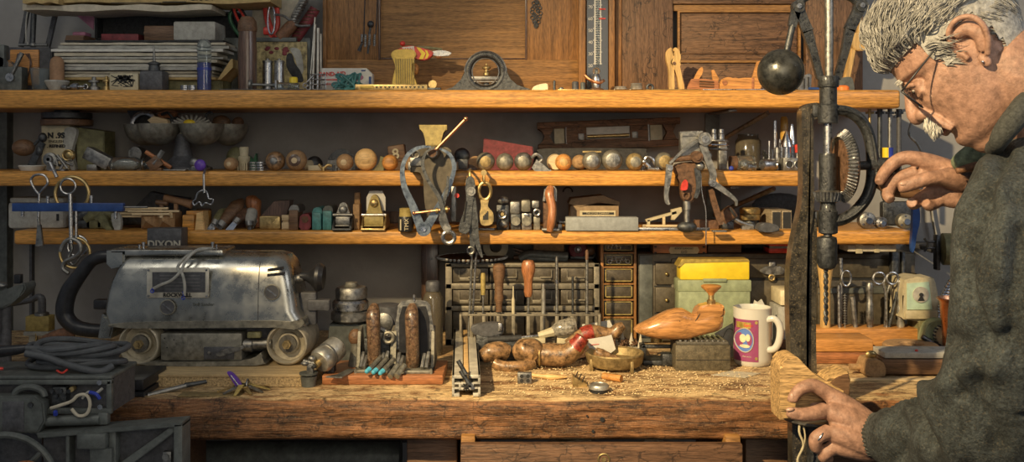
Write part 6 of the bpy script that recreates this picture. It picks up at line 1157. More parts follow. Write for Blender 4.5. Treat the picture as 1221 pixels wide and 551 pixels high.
# on top of the drawer unit
CT = Z(314, 2.22); cb = lambda Y: BP(CT, Y)
def W(name, label, cat, mat, px, Y, *sh, **k): return one(name, label, cat, mat, px, Y, CT, *sh, **k)
t = T('circular_saw_blade', 'toothed circular saw blade lying on the drawer unit', 'saw blade', 563, 2.28, CT); B = t.bp
t.p('disc', 'rust', lathe([(40, B-3), (40, B-4.5), (6, B-4.5)], (563, 0, 0))); t.p('disc', 'iron', lathe([(38, B), (38, B-1.5), (6, B-1.5)], (563, 0, 0))); t.p('teeth', 'dullsteel', *[box(563+41*math.cos(a)-1.6, 563+41*math.cos(a)+1.6, 41*math.sin(a)-1.6, 41*math.sin(a)+1.6, B-5.5, B-2.4, .3) for a in [i*2*PI/46 for i in range(46)]])
t.e.children[0].location.z += 0
W('tape_roll', 'pale roll standing on edge behind the saw blade', 'roll', 'cream', 591, 2.30, lathe([(7, 0), (15, 0), (15, 12), (7, 12)], (591, 0, cb(2.30)-15), 'y', 30, True))
one('tape_roll', 'second pale ring roll behind the pliers tips', 'roll', 'greypaper', 594, 2.31, CT, lathe([(5, 0), (10, 0), (10, 8), (5, 8)], (575, 0, BP(CT, 2.31)-10), 'y', 26, True))
W('wood_batten', 'bundle of thin dark battens slanting behind the block', 'battens', 'brownwood', 630, 2.31, strap([(612, 0, 296), (636, 0, 304)], 8, 2), strap([(614, 0, 300), (636, 0, 307)], 8, 1.6), box(612, 640, -5, 5, 305, cb(2.31), 1))
W('wood_block', 'plain brown wooden block on the drawer unit', 'block', 'cork', 654, 2.31, box(636, 672, -12, 12, 287, 301, 1), box(636, 672, -10, 12, 301.5, cb(2.31)))
W('grey_bundle', 'long grey wrapped bundle lying on the drawer unit', 'bundle', 'machgrey', 650, 2.27, ctube([(620, 0, 309), (632, 0, 304), (660, 0, 305), (677, 0, 306)], [5.5, 6, 6, 6], 4, 14), box(628, 676, -5, 5, 306, cb(2.27), 1))
t = T('wheel_roller', 'dark red grooved wheel with steel hub on the drawer unit', 'wheel', 690, 2.3, CT); z = t.bp-12
t.p('wheel', 'darkred', lathe([(9, 12), (12, 9), (12, 1), (10, -2), (6, -1)], (689, 0, z), 'y', 28)); t.p('hub', 'steel', ring((689, -3, z), 3.2, 1.2), cyl((689, -3, z), (689, 0, z), 1.6)); t.p('knob', 'brownwood', ball((704, 2, z+2), (6, 6, 6), 10)); t.p('rest', 'iron', box(680, 708, -2, 8, z+8, t.bp, 1))
# narrow column of clear drawers
def column():
    Y = 2.24; t = T('drawer_tower', 'narrow wooden case of small see-through drawers', 'cabinet', 737, Y, BEN); B = t.bp
    t.p('case', 'oak', box(716, 719, 0, 60, 290, B, .5), box(756, 759, 0, 60, 290, B, .5), *[box(719, 756, 0, 60, z, z+1.6) for z in (301, 318, 338, 357, 378)], box(716, 759, 56, 60, 290, B)); t.p('mid_post', 'oak', box(716, 719.6, -1, 2, 290, B, .4))
    for i, (a, b_) in enumerate(((291, 300), (303, 317), (320, 337), (340, 356), (359, 377), (380, B-2))):
        dr = t.p('drawer', 'drawer', box(720, 755.4, 3, 52, a, b_, .8)); t.p('front_rim', 'mustard', box(722, 754, 1.8, 3, b_-2, b_-1), box(722, 754, 1.8, 3, a+1, a+1.8), box(722, 723, 1.8, 3, a+1, b_-1), box(753, 754, 1.8, 3, a+1, b_-1), parent=dr)
        if i < 2: t.p('ring_stock', 'steel', *[ring((727+k*5.2+random.random(), 1, b_-5-(k % 2)*3), 2.4, .8, n=12, m=6) for k in range(3+2*i)], parent=dr)
column()
def toolchest():
    Y = 2.25; t = T('tool_chest', 'old grey-green metal tool chest with drawers and central latch', 'chest', 852, Y, BEN); B = t.bp
    t.p('body', 'steelgreen', box(760, 1092, 0, 60, 302, B, 3)); t.p('lid_panel', 'steelgreen', box(800, 1080, -3, 1, 308, 331, 1.5)); t.p('front_panel', 'steelgreen', box(800, 1080, -3, 1, 334, B-2, 1.5)); t.p('rail', 'machgrey', box(762, 778, -2, 1, 304, B-1, 1))
    for a, b_ in ((313, 339), (342, 372), (374, B-3)):
        dr = t.p('drawer', 'steelgreen', box(781, 806, -4, 0, a, b_, 1.5)); t.p('knob', 'brass', ball((794, -6, (a+b_)/2), 2.2, 8), parent=dr); t.p('gap', 'ink', box(780, 807, -.8, -.2, a-1.4, a-.2), parent=dr)
    t.p('latch', 'dullsteel', prism(cr2([(904, 322), (912, 317), (928, 317), (934, 322), (928, 327), (912, 326)], 3), -8, -3, .8), box(915, 923, -7, -2, 311, 334, 1.5)); t.p('latch_ring', 'brass', ring((918, -8, 330), 3.2, 1.2)); t.p('seam', 'ink', box(800, 1080, -1, 0, 331.4, 333.6))
toolchest()
CH = Z(302, 2.25)
t = T('wooden_box', 'long reddish wooden box with a lettered plate, dovetailed ends', 'box', 806, 2.27, CH); B = t.bp
t.p('box', 'redwood', box(777, 840, -14, 14, 289, B-.3, 1)); t.p('plate', 'labelyellow', prism([(795, 297), (797, 293), (829, 293), (831, 297), (829, 301), (797, 301)], -15, -14)); t.p('lettering', 'ink', txt('BLACK DIAMOND', 2.7, (813, -15.4, 295), .3), txt('D-D', 4, (813, -15.4, 299), .3)); t.p('joint', 'ink', *[box(x, x+3, -14.4, -14, z, z+2) for x in (778, 835) for z in (292, 299)])
one('wooden_box', 'plain dark wooden box right of the lettered box', 'box', 'brownwood', 862, 2.28, CH, box(842, 882, -10, 14, 289, BP(CH, 2.28)-.3, 1))
t = T('red_tin', 'flat bright red tin with a pale seam on the chest', 'tin', 933, 2.27, CH); B = t.bp
t.p('base', 'red', box(913, 955, -14, 14, 294.5, B-.3, 1.5)); t.p('lid', 'red', box(913, 955, -14.5, 14, 287, 292.5, 1.5)); t.p('seam', 'dullsteel', box(914, 954, -14, 13, 292, 295))
t = T('file_box', 'green card file box with translucent yellow lid', 'box', 852, 2.172, BEN); B = t.bp
t.p('body', 'boxgreen', box(809, 895, 0, 27, 336, B, 2)); t.p('rim', 'boxgreen', box(808, 896, -1, 28, 334, 348, 1.5)); t.p('lid', 'yellow', box(811, 894, 0, 26, 311, 334, 2)); t.p('lid_edge', 'goldpaint', prism([(808, 318), (813, 309), (892, 309), (894, 312), (816, 313), (812, 318)], -1, 26, .5)); t.p('catch', 'boxgreen', box(838, 866, -3, -1, 332, 336, .5))
def last():
    Y = 1.99; t = T('shoe_last', 'glossy wooden shoe last with a turned knob, resting on the iron block', 'shoe last', 806, Y, Z(406, Y)); 
    st = [  # x, centre y-row, half height, half width
        (755.5, 392.5, 1, 1.5), (757.5, 392.5, 3.4, 7), (763, 392, 6, 12), (772, 391.5, 9.5, 16), (784, 389.5, 14, 19), (796, 387, 17, 19.5), (806, 386, 18.6, 18.5), (813, 386, 19, 17), (819, 387.5, 17.5, 15), (825, 388, 14.6, 14), (832, 386.5, 14, 13.5), (840, 384.5, 14, 13.5), (848, 382, 14.5, 13.2), (855, 380, 14.5, 12), (860, 378.5, 12, 9), (862, 378, 7, 3)]
    V = []; Fc = []; n = 26
    for (x, z, h, w) in st:
        for k in range(n):
            a = 2*PI*k/n; c_, s_ = math.cos(a), math.sin(a); e = .82
            V.append(Vector((x, w*math.copysign(abs(c_)**e, c_), z+h*math.copysign(abs(s_)**e, s_))))
    for i in range(len(st)-1):
        for k in range(n): Fc.append((i*n+k, i*n+(k+1) % n, i*n+n+(k+1) % n, i*n+n+k))
    Fc += [tuple(range(n)), tuple((len(st)-1)*n+k for k in range(n))]
    t.p('body', 'lastwood', (V, Fc), prism(cr2([(826, 376), (830, 368), (836, 363), (856, 361.5), (861, 364), (862, 374), (850, 382), (830, 384)], 3), -11.5, 11.5, 3)); t.p('knob', 'orangewood', lathe([(3.4, 352), (4, 350), (8, 346), (11.5, 343), (12, 341), (10.5, 340), (.1, 339.8)], (848, 0, 0))); t.p('stem', 'brass', lathe([(5, 363), (5, 358), (3.4, 357), (3.4, 350)], (848, 0, 0)))
    t.p('cut', 'ink', *[tube([(786+k*6, -16.6, 386-k*1), (796+k*6, -17.2, 381-k*.6)], .8, 6) for k in range(3)], tube([(826, -12.6, 382), (832, -12.2, 372)], .4, 6)); t.p('pin', 'ink', cyl((841, -12.4, 379), (841, -11, 379), 1.2))
last()
t = T('iron_block', 'heavy ribbed iron block supporting the shoe last', 'block', 835, 1.985, BEN); B = t.bp
t.p('body', 'castiron3', box(803, 868, -14, 24, 409, B, 1.5)); t.p('top_plate', 'castiron2', box(805, 866, -12, 24, 405.5, 409, .6)); t.p('rib', 'dullsteel', *[box(808+k*6.4, 811+k*6.4, -12, 24, 403.6, 406, .5) for k in range(9)]); t.p('front_line', 'ink', box(804, 867, -14.4, -14, 426, 426.6))
t = T('plane_base', 'dark slotted metal base projecting left of the iron block', 'tool', 778, 2.02, BEN); B = t.bp
t.p('rail', 'iron', box(764, 806, -4, 3, 411, 415, 1), box(768, 800, 22, 28, 402, 408, 1), box(764, 770, -4, 26, 411, B-8, 1), box(788, 804, -10, 6, 420, B, 2)); t.p('nut', 'brass', lathe([(7, 409), (7, 404), (4, 402)], (784, 8, 0))); t.p('foot', 'iron', box(766, 806, -6, 24, B-6, B, 1))
def mug():
    Y = 2.03; t = T('mug', 'white china mug with a purple and blue star-sign picture', 'mug', 898, Y, BEN); B = t.bp; z0 = 366
    R = 22.5
    t.p('body', 'porcelain', lathe([(R-3, B), (R-1, B-2), (R, B-8), (R, z0+3), (R+.4, z0), (R-1.4, z0-.5), (R-2.4, z0+3), (R-2.6, B-6), (.1, B-4)], (897, 0, 0), n=48))
    t.p('handle', 'porcelain', ctube([(908, -14, 380), (918, -19, 377), (924, -21, 386), (923, -21, 402), (918, -19, 412), (909, -14, 414), (903, -14, 412)], [4, 4, 4.2, 4.2, 4, 4, 4], 6, 12))
    def patch(a0, a1, za, zb_, off, n=12):
        V = []; Fc = []
        for i in range(n+1):
            a = math.radians(a0+(a1-a0)*i/n)
            for r in (R+off, R-.4):
                for z in (za, zb_): V.append(Vector((897+r*math.sin(a), -r*math.cos(a), z)))
        for i in range(n):
            k = i*4; m = k+4; Fc += [(k, m, m+1, k+1), (k+2, k+3, m+3, m+2), (k, k+2, m+2, m), (k+1, m+1, m+3, k+3)]
        Fc += [(0, 1, 3, 2), (n*4, n*4+2, n*4+3, n*4+1)]; return V, Fc
    t.p('picture', 'magenta', patch(-86, 4, 378, 427, .35)); 
    def wr(x, z, off): 
        a = math.asin(max(-1, min(1, (x-897)/R))); return Vector((897+(R+off)*math.sin(a), -(R+off)*math.cos(a), z))
    def disc(cx, cz, rx, rz, off, n=24):
        V = [wr(cx, cz, off)]+[wr(cx+rx*math.cos(i*2*PI/n), cz+rz*math.sin(i*2*PI/n), off) for i in range(n)]
        W_ = [wr(cx, cz, -.3)]+[wr(cx+rx*math.cos(i*2*PI/n), cz+rz*math.sin(i*2*PI/n), -.3) for i in range(n)]
        F_ = [(0, 1+i, 1+(i+1) % n) for i in range(n)]+[(n+1, n+2+(i+1) % n, n+2+i) for i in range(n)]+[(1+i, n+2+i, n+2+(i+1) % n, 1+(i+1) % n) for i in range(n)]
        return V+W_, F_
    t.p('emblem', 'mugblue', disc(884, 402, 9, 14, .6)); t.p('emblem_rim', 'paper', *[tube([wr(884+9*math.cos(a), 402+14*math.sin(a), .9) for a in [i*2*PI/24 for i in range(24)]], .6, 5, True)]); t.p('figures', 'ivory', disc(882, 400, 3, 5, .9, 12), disc(887, 399, 2.4, 4.4, .9, 12), disc(884, 409, 5, 2, .9, 12))
    t.p('banner', 'goldpaint', patch(-66, -18, 381, 388, .6)); V, Fc = txt('Gemini', 5.2, (0, 0, 0), .35, bold=.08); V = [wr(887.5+v.x*.62, 384.5+v.z, .6-v.y*.4) for v in V]; t.p('lettering', 'inkred', (V, Fc)); V, Fc = txt('the twins', 3, (0, 0, 0), .3); V = [wr(886+v.x*.8, 421+v.z, .5-v.y*.4) for v in V]; t.p('lettering', 'paper', (V, Fc))
    t.p('corner_dot', 'mustard', disc(896, 381, 1.7, 1.9, .8, 12), disc(896, 423, 1.7, 1.9, .8, 12)); t.p('picture', 'magenta', patch(66, 92, 378, 400, .35, 5))
mug()
t = T('tea_towel', 'crumpled white tissue sticking up behind the mug rim', 'tissue', 903, 2.12, BEN); t.p('body', 'white', prism([(898, 366), (900, 358), (904, 361), (908, 357), (911, 363), (908, 368), (909, t.bp), (899, t.bp)], -3, 3, .5))
t = T('leaning_card', 'grey card with a pencilled loop leaning between block and mug', 'card', 872, 2.08, BEN); B = t.bp
t.p('card', 'greypaper', prism([(852, 398), (876, 384), (878, B-4), (868, B)], 0, 1.4)); t.p('drawn_loop', 'ink', ctube([(862, -.4, 402), (868, -.4, 392), (875, -.4, 396), (876, -.4, 412), (868, -.4, 414)], .3, 5, 5))
N('paper_note', 'flat pale note with faint lines in front of the mug', 'paper', 'paper', 884, 1.92, prism([(854-6, 2), (886, -12), (910, 12), (876, 24)], BP(BEN, 1.92)-.5, BP(BEN, 1.92)-.1, 0, 'z'))
t = T('clear_box', 'cream-lidded clear plastic box beside the mug and chest', 'box', 936, 2.17, BEN); B = t.bp
t.p('box', 'greypaper', box(928, 946, 0, 40, 366, B, 1)); t.p('lid', 'ivory', box(930, 948, -2, 40, 346, 364, 1)); t.p('base', 'rust', box(926, 944, -12, -1, 404, B+1, 1))
# ---------------- centre of the bench
t = T('glue_gun', 'black handled tool lying behind the mottled carving', 'tool', 590, 2.06, BEN); B = t.bp
t.p('body', 'graphite', prism(cr2([(563, 388), (590, 384), (600, 388), (598, 398), (580, 400), (566, 398)], 3), -6, 6, 1.5)); t.p('handle', 'blackmatte', ctube([(582, -10, 403), (600, -12, 402), (622, -12, 401)], [3.5, 4, 4], 4, 10)); t.p('clip', 'steel', box(594, 599, -8, 8, 384, 394, 1)); t.p('rest', 'iron', box(568, 596, -5, 8, 398, B, 1), box(590, 616, -14, -6, 404, B, 1)) 
t = T('screwdriver', 'screwdriver with clear faceted black-flecked handle lying on the bench', 'screwdriver', 660, 2.08, BEN); B = t.bp
t.p('handle', 'flecked', tube(cr([(688, 4, 389), (682, 4, 390), (668, 2, 393), (658, 0, 396)], 4), lerpl([8, 11, 10.5, 5], 13), 12)); t.p('ferrule', 'cream', tube([(660, 0, 395.5), (642, -2, 400)], [6, 4])); t.p('shank', 'steel', tube([(642, -2, 400), (614, -6, 402)], 2)); t.p('rest', 'cream', box(664, 684, 0, 8, 399, B, 1), box(616, 650, -8, -2, 402, B-2, .5), box(634, 644, -6, 0, 404, B, .5))
for i, (x0, x1, py, mt, a, lb) in enumerate(((610, 652, 414, 'paper', 3, 'flat pale paper strip behind the mottled carving, longest'), (648, 664, 408, 'card', 8, 'small square cardboard piece beside the clear screwdriver'), (676, 720, 422, 'white', -4, 'crumpled white paper under the round ashtray edge'), (580, 612, 418, 'greypaper', 5, 'dull paper sheet beside the black handled tool'))):
    Y = YB(py); N('paper_scrap', lb, 'paper', mt, (x0+x1)/2, Y, rot(box(x0, x1, -9, 9, BP(BEN, Y)-2.4, BP(BEN, Y)-1.2, .2), a, 'Z', ((x0+x1)/2, 0, 0)), box(x0+6, x1-6, -5, 5, BP(BEN, Y)-1.3, BP(BEN, Y)))
def lump(name, label, cat, mat, px, Y, paths, extra=()):
    t = T(name, label, cat, px, Y, BEN)
    for nm, m_, pts, r in paths: t.p(nm, m_, ctube(pts, r, 6, 16))
    for e in extra: t.p(*e)
    return t
t = lump('carved_arm', 'mottled brown painted carving like a bent forearm with red end', 'carving', 'mottled', 640, 1.99, [
    ('forearm', 'mottled', [(637, 6, 424), (655, 6, 424), (672, 4, 424), (686, 2, 416), (695, 0, 404)], [12, 14.5, 14, 11, 8]),
    ('hand', 'mottled', [(612, 0, 424), (622, 2, 420), (634, 4, 420), (641, 4, 424)], [5, 15, 16, 13]),
    ('finger', 'mottled', [(574, -4, 426), (584, -2, 420), (596, 0, 418), (606, 2, 421)], [7, 11, 11, 9]),
    ('finger', 'mottled', [(589, -12, 430), (600, -14, 434), (620, -14, 434), (636, -6, 432)], [6, 7, 7, 6])])
t.p('cuff', 'brass', ring((643, 5, 424), 14, 1.2, 'x')); t.p('red_end', 'wornred', ctube([(687, 1, 413), (691, 0, 408), (695, 0, 402)], [11, 9.6, 8.6], 3, 14), label='red painted end')
t = lump('carved_arm', 'second mottled carved limb behind, with a red painted band', 'carving', 'mottled', 700, 2.07, [
    ('limb', 'mottled', [(676, -6, 409), (692, 0, 401), (706, 2, 397), (728, 2, 399), (738, 2, 392), (744, 2, 388)], [5, 8, 9.5, 8, 7, 4])])
t.p('red_band', 'wornred', ctube([(694, 0, 400), (700, 1, 398), (706, 2, 397)], [9.2, 10, 10.2], 3, 14), label='red painted band'); t.p('rest', 'rust', box(682, 734, -3, 6, 401, t.bp, 2))
t = T('note_card', 'white card propped up behind the red banded carving', 'card', 712, 2.14, BEN); t.p('card', 'white', prism([(694, 387), (727, 382), (731, 390), (722, t.bp), (700, t.bp)], 0, 1.5))
t = T('small_note', 'folded white paper with faint red print before the carved limb', 'paper', 715, 2.03, BEN); t.p('sheet', 'white', prism([(698, 405), (722, 401), (729, 399), (734, 416), (722, t.bp-8), (700, t.bp-8), (702, 414)], -2, 0), box(702, 728, -2, 2, t.bp-10, t.bp)); t.p('print', 'inkred', tube([(703, -2.6, 411), (714, -2.6, 410)], .4, 4))
t = T('parts_tray', 'shallow pale tray heaped with small screws and chips', 'tray', 748, 2.09, BEN); B = t.bp
t.p('tray', 'paper', prism([(730, B), (728, 413), (734, 411), (762, 411), (767, 414), (765, B)], -24, 28, 1)); 
for i in range(4): t.p('cone', 'paper', lathe([(4, 410), (.2, 399-2*i)], (734+i*9, 20-14*i, 0), n=10))
one('screw_heap', 'heap of tiny dark screws and chips in the pale tray', 'screws', 'rust', 750, 2.09, Z(411.5, 2.09), *[tube([(738+random.random()*22, random.uniform(-18, 20), 411-random.random()*4), (740+random.random()*22, random.uniform(-18, 20), 410-random.random()*5)], 1.1, 5) for _ in range(36)], *[box(x, x+4, y, y+4, 408, 411.4, .5) for x, y in [(738+random.random()*20, random.uniform(-18, 16)) for _ in range(16)]], kind='stuff')
t = T('round_ashtray', 'round dull metal dish on three stubby feet', 'dish', 733, 1.99, BEN); B = t.bp
t.p('dish', 'oldbrass', lathe([(30, B-4), (33, B-8), (35, B-18), (34, B-19.5), (31, B-18), (28, B-10), (.1, B-10)], (733, 0, 0), n=48)); t.p('foot', 'oldbrass', box(702, 706, -18, -12, B-14, B, 1)); t.p('foot', 'oldbrass', box(748, 752, -31, -25, B-14, B, 1)); t.p('foot', 'oldbrass', box(726, 730, 26, 32, B-10, B, 1))
one('cigar_stub', 'dark mottled stub lying across the round dish', 'stub', 'mottled', 722, 1.985, Z(430, 1.985), ctube([(709, -8, 417), (716, -8, 421), (728, -8, 425), (740, -8, 428)], [5, 7, 5, 3], 4, 12))
Y = YB(457); t = T('drilled_block', 'small steel block with four round holes', 'block', 626, Y, BEN); B = t.bp
t.p('block', 'dullsteel', box(617, 634, -3, 5, 444, B, .8)); t.p('hole', 'ink', *[cyl((x, -3.6, z), (x, -2.6, z), 2.2, n=12) for x in (622, 629.5) for z in (448, 453.4)])
N('wooden_spoon', 'pale whittled wooden stick curved like a spoon', 'stick', 'lightwoodx', 655, YB(452), ctube([(625, 10, BP(BEN, YB(452))-4), (640, 2, BP(BEN, YB(452))-3.4), (658, -2, BP(BEN, YB(452))-3), (676, 0, BP(BEN, YB(452))-2.4)], [3.4, 2.4, 3.6, 1], 6, 10))
Y = YB(461); t = T('brass_wedge', 'small brass wedge block with grooved top', 'wedge', 693, Y, BEN); B = t.bp
t.p('body', 'brass', prism([(683, B), (683, 448), (700, B-3), (700, B)], -3, 14, .5)); t.p('groove', 'ink', *[tube([(686+k*4, -2.6, 449.2+k*3), (690+k*4, 13, 446+k*3)], .7, 5) for k in range(3)])
Y = YB(454); N('cork_stub', 'short round wooden dowel lying on the bench by the dish', 'dowel', 'orangewood', 730, Y, cyl((720, 6, BP(BEN, Y)-4.2), (740, -8, BP(BEN, Y)-4.2), 4.2))
Y = YB(467); t = T('small_tin', 'low round tin with dark base and bright lid', 'tin', 714, Y, BEN); B = t.bp
t.p('base', 'black', lathe([(12, B), (12, B-4)], (714, 0, 0))); t.p('lid', 'alu', lathe([(12.2, B-4), (12.2, B-7.4), (11, B-9), (9.4, B-9.2), (9, B-8.4), (.1, B-8.4)], (714, 0, 0), n=36))
# wood shavings: uncountable
def shavings():
    random.seed(21); S = []
    for _ in range(4200):
        px = random.gauss(760, 130); Y = random.uniform(1.76, 2.1)
        if not 580 < px < 940 or random.random() < .0: continue
        r = random.choice((random.uniform(.3, .8), random.uniform(.4, 1.9))); a = random.uniform(0, PI); x, y = X(px, Y), Y; u = Y/F
        V = []
        for (dx, dy, dz) in ((-1, -.35, 0), (1, -.35, 0), (1, .35, 0), (-1, .35, 0), (0, -.35, .8), (0, .35, .8)):
            V.append(Vector(((x+(dx*math.cos(a)-dy*math.sin(a))*r*u), y+(dx*math.sin(a)+dy*math.cos(a))*r*u, dz*r*u*.8+BEN+.0006)))
        S.append((V, [(0, 4, 5, 3), (4, 1, 2, 5), (0, 1, 4), (3, 5, 2), (0, 3, 2, 1)]))
    V, Fc = join(*S); o = mesh_obj('wood_shavings', M('shaving'), V, Fc); tag(o, 'pale wood chips and dust scattered over the bench top', 'wood shavings', kind='stuff')
shavings()
# ================================================================== right end of the bench
t = T('wood_step', 'orange wooden block with a darker one below, by the drill', 'block', 1010, 2.03, BEN); B = t.bp
t.p('upper', 'orangewood', box(960, 1040, -4, 40, 404, 419, 1.5)); t.p('lower', 'redwood', box(960, 1044, -2, 40, 419.5, B, 1.5))
t = T('tool_stand', 'long orange wood block drilled to hold small instruments', 'tool stand', 1035, 2.12, BEN); B = t.bp
t.p('block', 'orangewood', box(968, 1094, -6, 26, 391, B, 2))
TS = Z(391, 2.12)
def inst(name, label, cat, x, *parts):
    t = T(name, label, cat, x, 2.13, TS)
    for q in parts: t.p(*q)
    return t
t = inst('surgical_scissors', 'slim steel scissors standing with one round finger loop', 'scissors', 1003, ('blade', 'steel', tube([(1001, 0, 391), (1000, 0, 340)], 2.2)), ('blade', 'steel', tube([(1003, 2, 391), (1004, 2, 330), (1003, 2, 308)], [1.4, 2, 2.4])), ('finger_loop', 'steel', ring((1009, 0, 332), 6.5, 1.5, sq=(.85, 1.4))))
inst('hemostat', 'steel forceps standing with two round finger loops on top', 'forceps', 1056, ('finger_loop', 'steel', ring((1048, 0, 332), 7, 1.6)), ('finger_loop', 'steel', ring((1064, 0, 332), 7, 1.6)), ('shaft', 'steel', tube([(1053, 0, 337), (1056, 0, 350), (1057, 0, 391)], 1.8)), ('shaft', 'dullsteel', tube([(1062, 2, 339), (1058, 2, 350), (1056, 2, 390)], 1.8)))
inst('punch', 'short plain steel punch standing left of the knurled one', 'punch', 1018, ('body', 'dullsteel', tube([(1020, 0, 391), (1016, 0, 354)], [2.8, 3.6])))
inst('punch', 'thick stepped steel punch standing in the block centre', 'punch', 1037, ('body', 'dullsteel', lathe([(3.4, 391), (3.4, 386), (4.4, 384), (4.4, 362), (3.6, 360), (3.6, 350), (4.4, 348), (4.4, 340), (3, 337)], (1037, 0, 0), n=16)))
inst('steel_scriber', 'dark rod leaning beside the two-looped forceps', 'rod', 1064, ('rod', 'iron', tube([(1060, 0, 391), (1070, 0, 348)], 2.2)))
inst('bright_punch', 'bright stepped steel column at the right of the block', 'punch', 1074, ('body', 'alu', lathe([(4, 391), (5, 386), (3.4, 380), (4.6, 376), (4.6, 366), (3.4, 362), (5, 356), (4, 350), (3.6, 340), (4.2, 336), (3, 334)], (1074, 0, 0), n=16)))
inst('wire_brush', 'thin spiral bottle brush standing beside the single-loop scissors', 'brush', 1004, ('wire', 'dullsteel', *[ring((1006, -4, 352+k*3), 1.8, .5, 'z', n=8, m=5) for k in range(12)], tube([(1006, -4, 350), (1006, -4, 391)], .7)))
t = T('wood_cone', 'pale yellow wooden cone behind the drill bit', 'cone', 985, 2.13, BEN); t.p('cone', 'lightwood', lathe([(6, t.bp), (6, 345), (10, 312), (8, 310)], (984, 0, 0)))
t = T('glass_tray', 'clear grey plastic box behind the small instruments', 'box', 1032, 2.2, BEN); t.p('box', 'steelgreen', box(975, 1076, 0, 13, 343, t.bp, 2)); t.p('lid', 'machgrey', prism([(975, 350), (985, 344), (1070, 342), (1076, 350)], -2, 13, .8))
t = T('paper_bundle', 'bundle of flat wrapped cards taped under the lower shelf', 'bundle', 1034, 2.2, Z(300, 2.2)); t.p('cards', 'paper', box(1007, 1064, -12, 20, 291, 299, 1)); t.p('tape', 'cream', box(1016, 1024, -13, -11, 286, 301, .5)); t.p('tape', 'cream', box(1038, 1044, -13, -11, 286, 300, .5))
t = T('upright_frame', 'dark upright post behind the green instrument', 'post', 1068, 2.228, BEN); t.p('post', 'iron', box(1062, 1070, -4, 6, 300, t.bp, 1), box(1074, 1078, -4, 4, 300, t.bp, 1))
t = T('green_meter', 'cream and mint green instrument with a round chrome dial', 'meter', 1098, 2.1, Z(381, 2.1)); 
t.p('case', 'cream', prism(cr2([(1078, 372), (1079, 334), (1108, 332), (1116, 337), (1119, 381), (1078, 381)], 2), 0, 40, 1.5)); t.p('face', 'mint', prism([(1081, 369), (1081, 338), (1107, 336), (1111, 369)], -1.5, 1)); t.p('dial', 'brightalu', cyl((1097, -3, 351), (1097, 0, 351), 9.5, n=28)); t.p('needle', 'ink', prism([(1097, 351), (1093, 358), (1101, 358)], -4, -3), cyl((1097, -4.6, 351), (1097, -3, 351), 2.4)); t.p('step', 'cream', box(1079, 1117, -4, 2, 370, 380, 1))

N('meter_base', 'dark block beneath the green instrument', 'block', 'olive', 1099, 2.1, box(1096, 1118, 0, 36, 381.3, BP(BEN, 2.1), 1))
t = T('wooden_ring', 'flat thick pale wooden ring lying on the wood', 'ring', 1086, 2.03, BEN); B = t.bp
t.p('ring', 'cork', lathe([(13, B-12), (13, B-22), (15, B-24), (30, B-24), (32, B-22), (32, B-12)], (1086, 0, 0), 'z', 40, True)); t.p('support', 'brownwood', box(1058, 1116, -14, 20, B-12, B, 1))
t = T('wooden_plane', 'long old wooden moulding plane lying on its side', 'plane', 1082, 1.93, BEN); B = t.bp
t.p('body', 'brownwood', box(1048, 1180, -10, 18, B-20, B-2, 2)); t.p('head', 'cork', prism(cr2([(1027, B-2), (1026, 438), (1030, 426), (1046, 428), (1051, 436), (1050, B-1), (1038, B)], 3), -14, 14, 1.5)); t.p('stub', 'cork', cyl((1014, 2, 438), (1030, 2, 438), 4)); t.p('top_slab', 'greypaper', box(1052, 1150, -8, 30, B-28, B-21, 1)); t.p('screw', 'red', ball((1092, -2, B-29), (2, 2, 1.6), 6)); t.p('wing', 'brass', ball((1037, -4, 422), (7, 3, 5), 10))
N('thin_rule', 'thin wooden rule lying in front of the moulding plane', 'rule', 'palewood', 1080, 1.88, box(1010, 1150, -4, 6, BP(BEN, 1.88)-2, BP(BEN, 1.88), .4))
t = T('wheeled_toy', 'small tractor-like device with a ribbed rubber wheel', 'toy', 1118, 2.07, BEN); B = t.bp
t.p('body', 'boxgreen', prism(cr2([(1100, B-6), (1102, 392), (1112, 382), (1126, 384), (1130, B-6)], 3), -6, 12, 1.5)); w = t.p('wheel', 'cream', lathe([(8, 0), (12, 0), (12, 10), (8, 10)], (1122, -12, 398), 'y', 24)); t.p('tread', 'graphite', *[box(1122+12*math.cos(a)-1, 1122+12*math.cos(a)+1, -12, -2, 398+12*math.sin(a)-1, 398+12*math.sin(a)+1) for a in [i*PI/9 for i in range(18)]], parent=w); t.p('axle', 'iron', tube([(1096, -8, 400), (1116, -10, 412)], 3)); t.p('foot', 'graphite', box(1104, 1130, -8, 10, B-14, B, 1))
t = T('brass_cup', 'tall copper-brass beaker standing behind the sleeve', 'beaker', 1134, 2.035, BEN); t.p('cup', 'copper', lathe([(13, t.bp), (13, t.bp-4), (14, 390), (17, 360), (20, 356), (19, 355), (16, 360), (12, 392), (.1, 400)], (1138, 0, 0), n=36))
one('gooseneck', 'bright ribbed flexible metal neck curving behind the beaker', 'gooseneck', 'chrome', 1126, 2.10, BEN, *[ring((1121+k*.05+((k/13)**2)*14, 0, 378-k*3.3), 3.6, 1.5, 'z', n=12, m=6) for k in range(-9, 14)])
t = T('round_motor', 'dull round brown motor with a black clip, hanging at the wall', 'motor', 1124, 2.25, Z(322, 2.25))
t.p('body', 'olive', lathe([(10, -6), (19, -4), (19, 14), (12, 20)], (1128, 0, 297), (1, -.2, 0), 26)); t.p('flange', 'iron', box(1115, 1120, -4, 6, 280, 322, 1)); t.p('clip', 'black', ctube([(1102, 0, 284), (1106, 0, 288), (1116, 0, 288)], 1.4, 4), ctube([(1102, 0, 300), (1106, 0, 296), (1116, 0, 296)], 1.4, 4), tube([(1106, 0, 287), (1106, 0, 297)], 1.4), label='black wire clip'); t.p('arm', 'graphite', tube([(1120, 20, 300), (1130, 86, 300)], 4), box(1116, 1140, 4, 86, 296, 302, 1))
